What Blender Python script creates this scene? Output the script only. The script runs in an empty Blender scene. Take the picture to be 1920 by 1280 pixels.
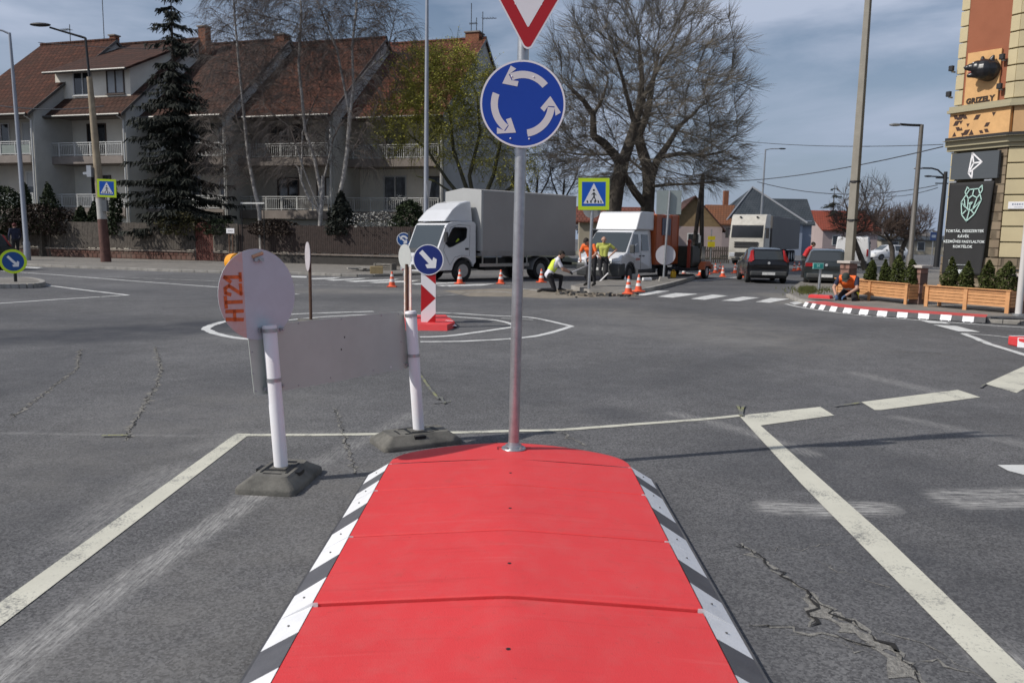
import bpy, math, random
import numpy as np
from mathutils import Vector, Matrix, Euler
R = math.radians
sc = bpy.context.scene
COL = sc.collection
# ---------------------------------------------------------------- camera model (eye height 1.65 m, 28 mm lens)
FL, EYE = 1500.0, 1.65
PITCH, ROLL = math.atan(195/1500), R(0.9)
_F = Vector((0, math.cos(PITCH), -math.sin(PITCH)))
_R0, _U0 = Vector((1, 0, 0)), Vector((0, math.sin(PITCH), math.cos(PITCH)))
_R = _R0*math.cos(ROLL)+_U0*math.sin(ROLL)
_U = _U0*math.cos(ROLL)-_R0*math.sin(ROLL)
ORG = Vector((0, 0, EYE))
def ray(px, py): return _F+_R*((px-960)/FL)+_U*((640-py)/FL)
def G(px, py, z=0.0):
    d = ray(px, py); return ORG+d*((z-EYE)/d.z)
def A(px, py, Y):
    d = ray(px, py); return ORG+d*(Y/d.y)
def Zof(b, py):
    k = (640-py)/FL; v = Vector(b)-ORG
    return b[2]+(k*v.dot(_F)-v.dot(_U))/(_U.z-k*_F.z)
def ppm(b): return FL/(Vector(b)-ORG).dot(_F)

cam_d = bpy.data.cameras.new("camera"); cam = bpy.data.objects.new("camera", cam_d); COL.objects.link(cam)
cam_d.sensor_width = 36; cam_d.lens = FL/1920*36; cam_d.clip_end = 3000; cam_d.clip_start = 0.05
cam.matrix_world = Matrix((( _R.x, _U.x, -_F.x, 0), (_R.y, _U.y, -_F.y, 0), (_R.z, _U.z, -_F.z, EYE), (0, 0, 0, 1)))
cam_d.dof.use_dof = True; cam_d.dof.focus_distance = 7.0; cam_d.dof.aperture_fstop = 4.5
sc.camera = cam
# ---------------------------------------------------------------- helpers
def tag(o, label=None, cat=None, group=None, kind=None):
    if label: o["label"] = label
    if cat: o["category"] = cat
    if group: o["group"] = group
    if kind: o["kind"] = kind
    return o
def thing(name, label, cat, loc=(0, 0, 0), rz=0.0, group=None, rot=None):
    o = bpy.data.objects.new(name, None); COL.objects.link(o)
    o.empty_display_size = .2; o.location = loc
    o.rotation_euler = rot if rot else (0, 0, rz)
    return tag(o, label, cat, group)
def copy_tree(o, parent=None):
    c = o.copy(); COL.objects.link(c)
    if parent is not None: c.parent = parent
    for ch in list(o.children): copy_tree(ch, c)
    return c
def T(x=0, y=0, z=0): return Matrix.Translation((x, y, z))
def RZ(a): return Matrix.Rotation(a, 4, 'Z')
def RX(a): return Matrix.Rotation(a, 4, 'X')
def RY(a): return Matrix.Rotation(a, 4, 'Y')
class MB:
    def __init__(s): s.v = []; s.f = []; s.m = []
    def add(s, vs, fs, m=0, M=None):
        b = len(s.v)
        if M is not None: vs = [tuple(M @ Vector(p)) for p in vs]
        s.v += [tuple(p) for p in vs]
        for i, f in enumerate(fs):
            s.f.append(tuple(b+k for k in f)); s.m.append(m[i] if isinstance(m, (list, tuple)) else m)
        return s
    def box(s, c, d, m=0, M=None, rz=0.0):
        x, y, z = d[0]/2, d[1]/2, d[2]/2
        vs = [(-x,-y,-z),(x,-y,-z),(x,y,-z),(-x,y,-z),(-x,-y,z),(x,-y,z),(x,y,z),(-x,y,z)]
        MM = T(*c) @ RZ(rz)
        if M is not None: MM = M @ MM
        return s.add(vs, [(0,3,2,1),(4,5,6,7),(0,1,5,4),(1,2,6,5),(2,3,7,6),(3,0,4,7)], m, MM)
    def tube(s, pts, r, n=8, m=0, cap=True, M=None):
        pts = [Vector(p) for p in pts]; k = len(pts)
        rs = list(r) if isinstance(r, (list, tuple)) else [r]*k
        vs = []; ref = None
        for i in range(k):
            t = (pts[min(i+1, k-1)]-pts[max(i-1, 0)])
            t = t.normalized() if t.length > 1e-9 else Vector((0, 0, 1))
            if ref is None:
                ref = Vector((1, 0, 0)) if abs(t.x) < .8 else Vector((0, 1, 0))
            a = ref-t*ref.dot(t)
            if a.length < 1e-6: a = Vector((0, 1, 0))-t*t.y
            a.normalize(); b = t.cross(a); ref = a
            for j in range(n):
                g = 2*math.pi*j/n
                vs.append(pts[i]+(a*math.cos(g)+b*math.sin(g))*rs[i])
        fs = [(i*n+j, i*n+(j+1) % n, (i+1)*n+(j+1) % n, (i+1)*n+j) for i in range(k-1) for j in range(n)]
        if cap: fs += [tuple(reversed(range(n))), tuple(range((k-1)*n, k*n))]
        return s.add(vs, fs, m, M)
    def cyl(s, p0, p1, r0, r1=None, n=16, m=0, M=None): return s.tube([p0, p1], [r0, r0 if r1 is None else r1], n, m, True, M)
    def prism(s, poly, y0, y1, m=0, M=None, axis='y', mside=None):
        # poly of (a,b): axis y -> (x,z) ; axis z -> (x,y) ; axis x -> (y,z)
        n = len(poly)
        def P(a, b, t): return (a, t, b) if axis == 'y' else ((a, b, t) if axis == 'z' else (t, a, b))
        vs = [P(a, b, y0) for a, b in poly]+[P(a, b, y1) for a, b in poly]
        fs = [tuple(range(n)), tuple(reversed(range(n, 2*n)))]+[(i, (i+1) % n+0, (i+1) % n+n, i+n) for i in range(n)]
        ms = [m, m]+[m if mside is None else mside]*n
        return s.add(vs, fs, ms, M)
    def lathe(s, prof, n=20, m=0, M=None, cap=True):
        vs = []; k = len(prof)
        for r, z in prof:
            for j in range(n):
                g = 2*math.pi*j/n; vs.append((r*math.cos(g), r*math.sin(g), z))
        fs = [(i*n+j, i*n+(j+1) % n, (i+1)*n+(j+1) % n, (i+1)*n+j) for i in range(k-1) for j in range(n)]
        if cap: fs += [tuple(reversed(range(n))), tuple(range((k-1)*n, k*n))]
        return s.add(vs, fs, m, M)
    def ell(s, c, r, n=12, k=8, m=0, M=None):
        vs = []; fs = []
        for i in range(k+1):
            t = math.pi*i/k
            for j in range(n):
                g = 2*math.pi*j/n
                vs.append((c[0]+r[0]*math.sin(t)*math.cos(g), c[1]+r[1]*math.sin(t)*math.sin(g), c[2]-r[2]*math.cos(t)))
        fs = [(i*n+j, i*n+(j+1) % n, (i+1)*n+(j+1) % n, (i+1)*n+j) for i in range(k) for j in range(n)]
        return s.add(vs, fs, m, M)
    def face(s, pts, m=0, M=None): return s.add(pts, [tuple(range(len(pts)))], m, M)
    def build(s, name, mats, parent=None, smooth=None, bevel=None, fix=True):
        me = bpy.data.meshes.new(name); me.from_pydata([tuple(p) for p in s.v], [], s.f)
        for m in (mats if isinstance(mats, (list, tuple)) else [mats]): me.materials.append(m)
        me.polygons.foreach_set("material_index", s.m)
        if fix:
            import bmesh
            bm = bmesh.new(); bm.from_mesh(me)
            bmesh.ops.remove_doubles(bm, verts=bm.verts, dist=1e-5) if smooth else None
            bmesh.ops.recalc_face_normals(bm, faces=bm.faces)
            bm.to_mesh(me); bm.free()
        me.update()
        o = bpy.data.objects.new(name, me); COL.objects.link(o)
        if parent is not None: o.parent = parent
        if smooth:
            me.polygons.foreach_set("use_smooth", [True]*len(me.polygons))
            try: me.set_sharp_from_angle(angle=R(smooth))
            except Exception: pass
        if bevel:
            bv = o.modifiers.new("bevel", 'BEVEL'); bv.width = bevel; bv.segments = 2; bv.limit_method = 'ANGLE'; bv.angle_limit = R(35)
        return o
def text_geo(s, size=1.0, extrude=0.0, align='CENTER', bold=0.0, shear=0.0, spacing=1.0):
    cu = bpy.data.curves.new("t", 'FONT'); cu.body = s; cu.size = size; cu.extrude = extrude
    cu.align_x = align; cu.align_y = 'CENTER'; cu.offset = bold; cu.shear = shear; cu.space_character = spacing; cu.resolution_u = 3
    ob = bpy.data.objects.new("t", cu); COL.objects.link(ob)
    dg = bpy.context.evaluated_depsgraph_get(); dg.update()
    me = bpy.data.meshes.new_from_object(ob.evaluated_get(dg))
    vs = [tuple(v.co) for v in me.vertices]; fs = [tuple(p.vertices) for p in me.polygons]
    bpy.data.objects.remove(ob); bpy.data.curves.remove(cu); bpy.data.meshes.remove(me)
    return vs, fs
# ---------------------------------------------------------------- materials
def lin(r, g, b):
    f = lambda c: (c/255)/12.92 if c/255 <= .04045 else ((c/255+.055)/1.055)**2.4
    return (f(r), f(g), f(b))
_mats = {}
def mat(name, rgb, rough=.6, metal=0.0, var=.08, vs=4.0, bump=0.0, bs=60.0, spec=.5, dirt=None, dvs=1.2, damt=.5, coat=0.0):
    if name in _mats: return _mats[name]
    m = bpy.data.materials.new(name); m.use_nodes = True; nt = m.node_tree; N = nt.nodes; L = nt.links
    b = N["Principled BSDF"]; b.inputs["Roughness"].default_value = rough; b.inputs["Metallic"].default_value = metal
    b.inputs["Specular IOR Level"].default_value = spec; b.inputs["Coat Weight"].default_value = coat
    tc = N.new("ShaderNodeTexCoord")
    nz = N.new("ShaderNodeTexNoise"); nz.inputs["Scale"].default_value = vs; nz.inputs["Detail"].default_value = 6; nz.inputs["Roughness"].default_value = .62
    L.new(tc.outputs["Object"], nz.inputs["Vector"])
    rp = N.new("ShaderNodeMapRange"); rp.inputs["From Min"].default_value = .3; rp.inputs["From Max"].default_value = .7
    L.new(nz.outputs["Fac"], rp.inputs["Value"])
    mx = N.new("ShaderNodeMix"); mx.data_type = 'RGBA'
    mx.inputs["A"].default_value = (*[c*(1-var) for c in rgb], 1); mx.inputs["B"].default_value = (*[min(1, c*(1+var)) for c in rgb], 1)
    L.new(rp.outputs["Result"], mx.inputs["Factor"]); out = mx.outputs["Result"]
    if dirt:
        n2 = N.new("ShaderNodeTexNoise"); n2.inputs["Scale"].default_value = dvs; n2.inputs["Detail"].default_value = 9; n2.inputs["Roughness"].default_value = .7
        L.new(tc.outputs["Object"], n2.inputs["Vector"])
        r2 = N.new("ShaderNodeMapRange"); r2.inputs["From Min"].default_value = .45; r2.inputs["From Max"].default_value = .75; r2.inputs["To Max"].default_value = damt
        L.new(n2.outputs["Fac"], r2.inputs["Value"])
        m2 = N.new("ShaderNodeMix"); m2.data_type = 'RGBA'; m2.inputs["B"].default_value = (*dirt, 1)
        L.new(out, m2.inputs["A"]); L.new(r2.outputs["Result"], m2.inputs["Factor"]); out = m2.outputs["Result"]
    L.new(out, b.inputs["Base Color"])
    if bump:
        n3 = N.new("ShaderNodeTexNoise"); n3.inputs["Scale"].default_value = bs; n3.inputs["Detail"].default_value = 4
        L.new(tc.outputs["Object"], n3.inputs["Vector"])
        bp = N.new("ShaderNodeBump"); bp.inputs["Strength"].default_value = bump; bp.inputs["Distance"].default_value = .01
        L.new(n3.outputs["Fac"], bp.inputs["Height"]); L.new(bp.outputs["Normal"], b.inputs["Normal"])
    _mats[name] = m
    return m
def glass(name, rgb=(.02, .025, .03), rough=.06, alpha=1.0):
    if name in _mats: return _mats[name]
    m = bpy.data.materials.new(name); m.use_nodes = True
    b = m.node_tree.nodes["Principled BSDF"]; b.inputs["Base Color"].default_value = (*rgb, 1)
    b.inputs["Roughness"].default_value = rough; b.inputs["Specular IOR Level"].default_value = .8
    b.inputs["Alpha"].default_value = alpha
    _mats[name] = m; return m
# ---------------------------------------------------------------- world, sun
SUN_EL, SUN_AZ = R(41), math.atan2(-.317, -.948)          # direction towards the sun (angle from +X)
to_sun = Vector((math.cos(SUN_AZ)*math.cos(SUN_EL), math.sin(SUN_AZ)*math.cos(SUN_EL), math.sin(SUN_EL)))
w = bpy.data.worlds.new("World"); sc.world = w; w.use_nodes = True
N, L = w.node_tree.nodes, w.node_tree.links
bg = N["Background"]; bg.inputs["Strength"].default_value = .108
sky = N.new("ShaderNodeTexSky"); sky.sky_type = 'NISHITA'; sky.sun_disc = False
sky.sun_elevation = SUN_EL; sky.sun_rotation = math.atan2(to_sun.x, to_sun.y); sky.air_density = 1.0; sky.dust_density = 2.0; sky.ozone_density = 2.0
tc = N.new("ShaderNodeTexCoord")
mp = N.new("ShaderNodeMapping"); mp.inputs["Scale"].default_value = (1.0, 1.0, 4.2); mp.inputs["Rotation"].default_value = (0, R(5), R(75))
L.new(tc.outputs["Generated"], mp.inputs["Vector"])
nz = N.new("ShaderNodeTexNoise"); nz.inputs["Scale"].default_value = 2.6; nz.inputs["Detail"].default_value = 10; nz.inputs["Roughness"].default_value = .55; nz.inputs["Distortion"].default_value = .35
L.new(mp.outputs["Vector"], nz.inputs["Vector"])
rp = N.new("ShaderNodeMapRange"); rp.inputs["From Min"].default_value = .40; rp.inputs["From Max"].default_value = .64; rp.inputs["To Min"].default_value = .05; rp.inputs["To Max"].default_value = .95
L.new(nz.outputs["Fac"], rp.inputs["Value"])
hs = N.new("ShaderNodeHueSaturation"); hs.inputs["Saturation"].default_value = 1.0; hs.inputs["Value"].default_value = .78
L.new(sky.outputs["Color"], hs.inputs["Color"])
mx = N.new("ShaderNodeMix"); mx.data_type = 'RGBA'; mx.inputs["B"].default_value = (4.6, 5.2, 6.5, 1)
L.new(hs.outputs["Color"], mx.inputs["A"]); L.new(rp.outputs["Result"], mx.inputs["Factor"])
sz = N.new("ShaderNodeSeparateXYZ"); L.new(tc.outputs["Generated"], sz.inputs[0])
hr = N.new("ShaderNodeMapRange"); hr.inputs["From Min"].default_value = .0; hr.inputs["From Max"].default_value = .30; hr.inputs["To Min"].default_value = .85; hr.inputs["To Max"].default_value = 0; L.new(sz.outputs["Z"], hr.inputs["Value"])
m2 = N.new("ShaderNodeMix"); m2.data_type = 'RGBA'; m2.inputs["B"].default_value = (3.0, 3.65, 4.9, 1); L.new(mx.outputs["Result"], m2.inputs["A"]); L.new(hr.outputs["Result"], m2.inputs["Factor"])
L.new(m2.outputs["Result"], bg.inputs["Color"])
sl = bpy.data.lights.new("sun", 'SUN'); sl.energy = 3.7; sl.angle = R(.6); sl.color = (1.0, .955, .89)
so = bpy.data.objects.new("sun", sl); COL.objects.link(so)
so.rotation_euler = (-to_sun).to_track_quat('-Z', 'Y').to_euler()
sc.view_settings.view_transform = 'Standard'; sc.view_settings.look = 'None'; sc.view_settings.exposure = 0.0
# ================================================================ ground
rnd = random.Random(5)
def axis(lo, hi, step, far_lo, far_hi, g=1.18):
    a = [lo+i*step for i in range(int((hi-lo)/step)+1)]
    s, x = step, a[-1]
    while x < far_hi: s = min(s*g, 60); x += s; a.append(x)
    s, x, b = step, a[0], []
    while x > far_lo: s = min(s*g, 60); x -= s; b.append(x)
    return np.array(b[::-1]+a)
gx = axis(-5, 6, .055, -900, 900, 1.035); gy = axis(1.6, 9, .055, -40, 1500, 1.03)
XX, YY = np.meshgrid(gx, gy); nx, ny = len(gx), len(gy)
def seg_field(pts, w, soft):
    d = np.full(XX.shape, 1e9)
    for (a, b) in zip(pts[:-1], pts[1:]):
        dx, dy = b[0]-a[0], b[1]-a[1]; l2 = dx*dx+dy*dy+1e-12
        t = np.clip(((XX-a[0])*dx+(YY-a[1])*dy)/l2, 0, 1)
        d = np.minimum(d, np.hypot(XX-a[0]-t*dx, YY-a[1]-t*dy))
    return np.clip((w+soft-d)/soft, 0, 1)
def gp(pts): return [tuple(G(*p)[:2]) for p in pts]
scrub = np.zeros(XX.shape); scrub2 = np.zeros(XX.shape); dark = np.zeros(XX.shape); pale = np.zeros(XX.shape)
for pts, w, soft, amt in [
    ([(-60, 1310), (150, 1150), (480, 930)], .06, .06, .95), ([(480, 930), (640, 845), (780, 775)], .05, .08, .45),
    ([(1450, 950), (1540, 957), (1650, 952)], .08, .07, 1.15), ([(1800, 935), (1990, 930)], .14, .1, 1.0),
    ([(1265, 775), (1330, 790), (1410, 812), (1520, 850)], .05, .07, .6), ([(1610, 700), (1700, 722), (1760, 735)], .08, .12, .5),
    ([(1690, 783), (1800, 805), (1990, 850)], .05, .1, .45),
    ([(150, 1005), (250, 930), (330, 880)], .05, .2, .5), ([(380, 840), (450, 812), (640, 812)], .03, .18, .35),
    ([(1880, 1230), (1990, 1275)], .05, .16, .6), ([(600, 630), (480, 640), (390, 628)], .1, .5, .25), ([(1100, 615), (1250, 630), (1400, 640)], .2, .6, .25),
    ([(0, 812), (240, 816), (430, 816)], .01, .03, .5)]:
    fld = seg_field(gp(pts), w, soft)*amt
    if pts[0] in ((1450, 950), (1800, 935), (600, 630), (1100, 615)): scrub2 = np.maximum(scrub2, fld)
    else: scrub = np.maximum(scrub, fld)
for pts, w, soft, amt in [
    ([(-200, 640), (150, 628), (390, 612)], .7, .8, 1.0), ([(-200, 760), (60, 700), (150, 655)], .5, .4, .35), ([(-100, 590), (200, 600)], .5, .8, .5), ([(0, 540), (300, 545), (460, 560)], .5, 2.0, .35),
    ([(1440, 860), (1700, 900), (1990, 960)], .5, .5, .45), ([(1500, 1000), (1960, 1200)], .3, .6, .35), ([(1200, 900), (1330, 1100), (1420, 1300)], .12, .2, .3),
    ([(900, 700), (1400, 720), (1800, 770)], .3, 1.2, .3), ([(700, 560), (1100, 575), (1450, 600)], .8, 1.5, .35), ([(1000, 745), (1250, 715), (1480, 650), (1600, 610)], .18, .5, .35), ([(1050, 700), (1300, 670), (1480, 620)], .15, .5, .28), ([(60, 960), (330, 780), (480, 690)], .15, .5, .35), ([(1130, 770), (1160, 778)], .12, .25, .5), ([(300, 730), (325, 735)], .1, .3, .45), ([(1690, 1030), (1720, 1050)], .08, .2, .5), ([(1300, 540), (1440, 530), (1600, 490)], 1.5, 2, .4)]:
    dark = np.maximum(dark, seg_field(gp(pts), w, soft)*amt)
for pts, w, soft, amt in [
    ([(600, 545), (900, 548), (1100, 556)], .3, 1.2, .6), ([(1150, 585), (1300, 600), (1450, 640)], .5, 1.5, .4), ([(120, 880), (420, 760)], .3, 1.2, .25),
    ([(1450, 552), (1500, 560), (1490, 568)], .3, .8, .7), ([(860, 510), (1050, 512)], 1.5, 2, .5), ([(250, 1250), (560, 1000), (640, 900)], .3, .5, .25)]:
    pale = np.maximum(pale, seg_field(gp(pts), w, soft)*amt)
me = bpy.data.meshes.new("ground")
V = np.zeros((nx*ny, 3)); V[:, 0] = XX.ravel(); V[:, 1] = YY.ravel()
i0 = (np.arange(ny-1)[:, None]*nx+np.arange(nx-1)[None, :]).ravel()
Fq = np.stack([i0, i0+1, i0+nx+1, i0+nx], 1)
me.vertices.add(nx*ny); me.vertices.foreach_set("co", V.ravel())
me.loops.add(len(Fq)*4); me.loops.foreach_set("vertex_index", Fq.ravel().astype(np.int32))
me.polygons.add(len(Fq)); me.polygons.foreach_set("loop_start", np.arange(0, len(Fq)*4, 4, dtype=np.int32))
me.update(calc_edges=True)
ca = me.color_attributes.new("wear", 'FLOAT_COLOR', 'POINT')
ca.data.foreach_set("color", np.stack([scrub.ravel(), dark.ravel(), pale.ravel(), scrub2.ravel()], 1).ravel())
m = bpy.data.materials.new("asphalt"); m.use_nodes = True; N, L = m.node_tree.nodes, m.node_tree.links
b = N["Principled BSDF"]; b.inputs["Roughness"].default_value = .88; b.inputs["Specular IOR Level"].default_value = .3
tc = N.new("ShaderNodeTexCoord")
def noise(scale, detail=4, rough=.6, vec=None, dist=0):
    n = N.new("ShaderNodeTexNoise"); n.inputs["Scale"].default_value = scale; n.inputs["Detail"].default_value = detail; n.inputs["Roughness"].default_value = rough; n.inputs["Distortion"].default_value = dist
    L.new(vec or tc.outputs["Object"], n.inputs["Vector"]); return n.outputs["Fac"]
def mrange(v, a, b_, c, d):
    n = N.new("ShaderNodeMapRange"); n.inputs["From Min"].default_value = a; n.inputs["From Max"].default_value = b_; n.inputs["To Min"].default_value = c; n.inputs["To Max"].default_value = d
    L.new(v, n.inputs["Value"]); return n.outputs["Result"]
def mth(op, a, b_):
    n = N.new("ShaderNodeMath"); n.operation = op
    for i, q in enumerate((a, b_)):
        if isinstance(q, (int, float)): n.inputs[i].default_value = q
        else: L.new(q, n.inputs[i])
    return n.outputs[0]
def mixc(f, a, b_):
    n = N.new("ShaderNodeMix"); n.data_type = 'RGBA'
    for k, q in (("Factor", f), ("A", a), ("B", b_)):
        if isinstance(q, tuple): n.inputs[k].default_value = (*q, 1)
        elif isinstance(q, (int, float)): n.inputs[k].default_value = q
        else: L.new(q, n.inputs[k])
    return n.outputs["Result"]
at = N.new("ShaderNodeAttribute"); at.attribute_name = "wear"
sp = N.new("ShaderNodeSeparateColor"); L.new(at.outputs["Color"], sp.inputs["Color"])
vor = N.new("ShaderNodeTexVoronoi"); vor.inputs["Scale"].default_value = 95; L.new(tc.outputs["Object"], vor.inputs["Vector"])
vs2 = N.new("ShaderNodeSeparateColor"); L.new(vor.outputs["Color"], vs2.inputs["Color"])
grain = mth('ADD', mth('MULTIPLY', vs2.outputs["Red"], .6), mth('MULTIPLY', noise(180, 2), .5))
base = mixc(mrange(grain, .25, .85, 0, 1), (.068, .067, .070), (.182, .180, .180))
big = mth("MULTIPLY", mrange(noise(.35, 6, .65), .3, .7, .80, 1.18), mrange(noise(.11, 4, .6, None, .6), .35, .65, .86, 1.12))
mid = mrange(noise(3.1, 6, .7), .3, .7, .86, 1.14)
vm = N.new("ShaderNodeVectorMath"); vm.operation = 'SCALE'; L.new(base, vm.inputs[0]); L.new(mth('MULTIPLY', big, mid), vm.inputs["Scale"])
col = vm.outputs["Vector"]
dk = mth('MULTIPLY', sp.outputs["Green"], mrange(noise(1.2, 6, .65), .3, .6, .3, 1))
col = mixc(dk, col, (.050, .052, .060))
pl = mth('MULTIPLY', sp.outputs["Blue"], mrange(noise(2.2, 7, .7), .3, .65, .1, 1))
col = mixc(pl, col, (.25, .235, .21))
mpn = N.new("ShaderNodeMapping"); mpn.inputs["Rotation"].default_value = (0, 0, R(-12)); mpn.inputs["Scale"].default_value = (1, .07, 1)
mpb = N.new("ShaderNodeMapping"); mpb.inputs["Scale"].default_value = (.07, 1, 1); L.new(tc.outputs["Object"], mpb.inputs["Vector"])
L.new(tc.outputs["Object"], mpn.inputs["Vector"])
st = mth('MULTIPLY', mrange(noise(75, 4, .75, mpn.outputs["Vector"]), .38, .66, 0, 1), mrange(noise(7, 5, .7), .3, .55, .25, 1))
st2 = mth('MULTIPLY', mrange(noise(60, 4, .7, mpb.outputs["Vector"]), .40, .62, 0, 1), mrange(noise(7, 5, .7), .3, .55, .25, 1))
scr = mth('ADD', mth('MULTIPLY', sp.outputs["Red"], st), mth('MULTIPLY', at.outputs["Alpha"], st2))
col = mixc(scr, col, (.42, .41, .39))
L.new(col, b.inputs["Base Color"])
bp = N.new("ShaderNodeBump"); bp.inputs["Strength"].default_value = .55; bp.inputs["Distance"].default_value = .006
L.new(grain, bp.inputs["Height"]); L.new(bp.outputs["Normal"], b.inputs["Normal"])
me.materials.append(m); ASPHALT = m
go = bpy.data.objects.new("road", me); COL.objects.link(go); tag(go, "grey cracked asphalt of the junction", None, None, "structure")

# ---------------------------------------------------------------- painted markings
def paint_mat(name, rgb, wear):
    m = bpy.data.materials.new(name); m.use_nodes = True; nt = m.node_tree; N2, L2 = nt.nodes, nt.links
    b = N2["Principled BSDF"]; b.inputs["Roughness"].default_value = .75
    tc = N2.new("ShaderNodeTexCoord")
    n1 = N2.new("ShaderNodeTexNoise"); n1.inputs["Scale"].default_value = 70; n1.inputs["Detail"].default_value = 5; n1.inputs["Roughness"].default_value = .75
    n2 = N2.new("ShaderNodeTexNoise"); n2.inputs["Scale"].default_value = 2.6; n2.inputs["Detail"].default_value = 6; n2.inputs["Roughness"].default_value = .7
    L2.new(tc.outputs["Object"], n1.inputs["Vector"]); L2.new(tc.outputs["Object"], n2.inputs["Vector"])
    ad = N2.new("ShaderNodeMath"); ad.operation = 'MULTIPLY'; L2.new(n1.outputs["Fac"], ad.inputs[0]); L2.new(n2.outputs["Fac"], ad.inputs[1])
    r = N2.new("ShaderNodeMapRange"); r.inputs["From Min"].default_value = wear; r.inputs["From Max"].default_value = wear+.09
    L2.new(ad.outputs[0], r.inputs["Value"])
    n3 = N2.new("ShaderNodeTexNoise"); n3.inputs["Scale"].default_value = 1.7; n3.inputs["Detail"].default_value = 7; n3.inputs["Roughness"].default_value = .7
    L2.new(tc.outputs["Object"], n3.inputs["Vector"])
    r3 = N2.new("ShaderNodeMapRange"); r3.inputs["From Min"].default_value = .35; r3.inputs["From Max"].default_value = .7; L2.new(n3.outputs["Fac"], r3.inputs["Value"])
    c1 = N2.new("ShaderNodeMix"); c1.data_type = 'RGBA'; c1.inputs["A"].default_value = (*rgb, 1); c1.inputs["B"].default_value = (*[c*.82 for c in rgb], 1); L2.new(r3.outputs["Result"], c1.inputs["Factor"])
    mx = N2.new("ShaderNodeMix"); mx.data_type = 'RGBA'; mx.inputs["A"].default_value = (.13, .13, .13, 1); L2.new(c1.outputs["Result"], mx.inputs["B"])
    L2.new(r.outputs["Result"], mx.inputs["Factor"]); L2.new(mx.outputs["Result"], b.inputs["Base Color"])
    bp = N2.new("ShaderNodeBump"); bp.inputs["Strength"].default_value = .3; bp.inputs["Distance"].default_value = .004
    L2.new(n1.outputs["Fac"], bp.inputs["Height"]); L2.new(bp.outputs["Normal"], b.inputs["Normal"])
    return m
CREAM = paint_mat("cream_road_paint", (.62, .60, .50), .135); WHITE_P = paint_mat("white_road_paint", (.66, .66, .64), .14); WORN = paint_mat("worn_road_paint", (.48, .48, .46), .19)
CHALK = paint_mat("yellow_chalk", (.34, .34, .11), .245)
Z1 = .004
_mk = [0]
def mz(z): _mk[0] += 1; return z+.00012*_mk[0]
def mark_poly(pts, m, z=Z1, name="road_marking"):
    mb = MB(); P = [G(x, y) for x, y in pts]
    z = mz(z); mb.face([(p.x, p.y, z) for p in P]); o = mb.build(name, m); tag(o, None, None, None, "structure"); return o
def smooth_pts(P, n=8):
    out = []
    for i in range(len(P)-1):
        p0, p1, p2, p3 = P[max(i-1, 0)], P[i], P[i+1], P[min(i+2, len(P)-1)]
        for k in range(n):
            t = k/n
            out.append(.5*((2*p1)+(p2-p0)*t+(2*p0-5*p1+4*p2-p3)*t*t+(3*p1-p0-3*p2+p3)*t**3))
    return out+[P[-1]]
def ribbon(P, w, z=Z1, jit=0.0, seed=1):
    rr = random.Random(seed); mb = MB(); n = len(P); vs = []
    for i in range(n):
        t = (P[min(i+1, n-1)]-P[max(i-1, 0)]); t.z = 0; t.normalize(); nn = Vector((-t.y, t.x, 0))
        ww = w[i] if isinstance(w, list) else w
        a = ww*(.5+rr.uniform(-jit, jit)); c = ww*(.5+rr.uniform(-jit, jit))
        vs += [(P[i]+nn*a)[:2]+(z,), (P[i]-nn*c)[:2]+(z,)]
    mb.add(vs, [(2*i, 2*i+1, 2*i+3, 2*i+2) for i in range(n-1)]); return mb
def mark_line(pts, w, m, curved=True, z=Z1, jit=.06):
    P = [G(x, y) for x, y in pts]
    if curved and len(P) > 2: P = smooth_pts(P)
    else:
        Q = []
        for a, c in zip(P[:-1], P[1:]):
            k = max(2, int((c-a).length/.15)); Q += [a.lerp(c, i/k) for i in range(k)]
        P = Q+[P[-1]]
    o = ribbon(P, w, mz(z), jit, len(pts)).build("road_marking", m); tag(o, None, None, None, "structure"); return o
# near approach: long diagonals, thin give-way line, dashes
mark_poly([(-60, 1173), (440, 815), (446, 813), (469, 813.5), (462, 819), (-60, 1221)], CREAM)
mark_line([(455, 816), (640, 815), (860, 811), (960, 808), (1050, 806), (1200, 795), (1320, 786), (1392, 779)], .075, CREAM, True)
mark_poly([(1388, 782), (1402, 777.5), (1538, 763), (1564, 779), (1426, 798), (1660, 1006), (1925, 1262), (1990, 1330), (1925, 1330), (1868, 1280), (1500, 905)], CREAM)
mark_poly([(1615, 754), (1796, 731), (1838, 745), (1652, 769), (1640, 769)], CREAM)
mark_poly([(1847, 720), (1935, 680), (1990, 690), (1906, 737)], CREAM)
mark_poly([(1870, 872), (1990, 872), (1990, 905), (1940, 896), (1890, 883)], WHITE_P)
# lens-shaped mini roundabout outlines
mark_line([(590, 641), (465, 636), (410, 627), (392, 620), (386, 616.5), (400, 609), (440, 600), (543, 589.5), (700, 584)], .15, WHITE_P)
mark_line([(787, 632), (850, 629), (960, 613.5)], .13, WHITE_P)
mark_line([(790, 585.5), (850, 587.5), (925, 592), (990, 595), (1030, 602), (1072, 612)], .12, WHITE_P)
mark_line([(788, 641), (880, 639.5), (1000, 631), (1072, 612)], .12, WHITE_P)
mark_line([(539, 600.5), (612, 594), (700, 590), (780, 590), (850, 594), (925, 600), (960, 608), (962, 613)], .12, WHITE_P)
# left approach
mark_line([(0, 508), (100, 515), (250, 527), (430, 540), (560, 552)], .13, WHITE_P, False)
mark_line([(200, 519), (300, 523), (430, 528), (560, 534), (730, 537)], .12, WORN, False)
mark_line([(80, 534), (150, 543), (240, 553.5)], .13, WHITE_P, False); mark_line([(-60, 571), (0, 569), (100, 562), (240, 553.5)], .13, WHITE_P, False)
for q in ([(48, 495), (105, 499), (120, 501), (48, 498.5)], [(45, 500), (80, 501.5), (70, 503.5), (45, 502)]): mark_poly(q, WHITE_P)
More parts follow.
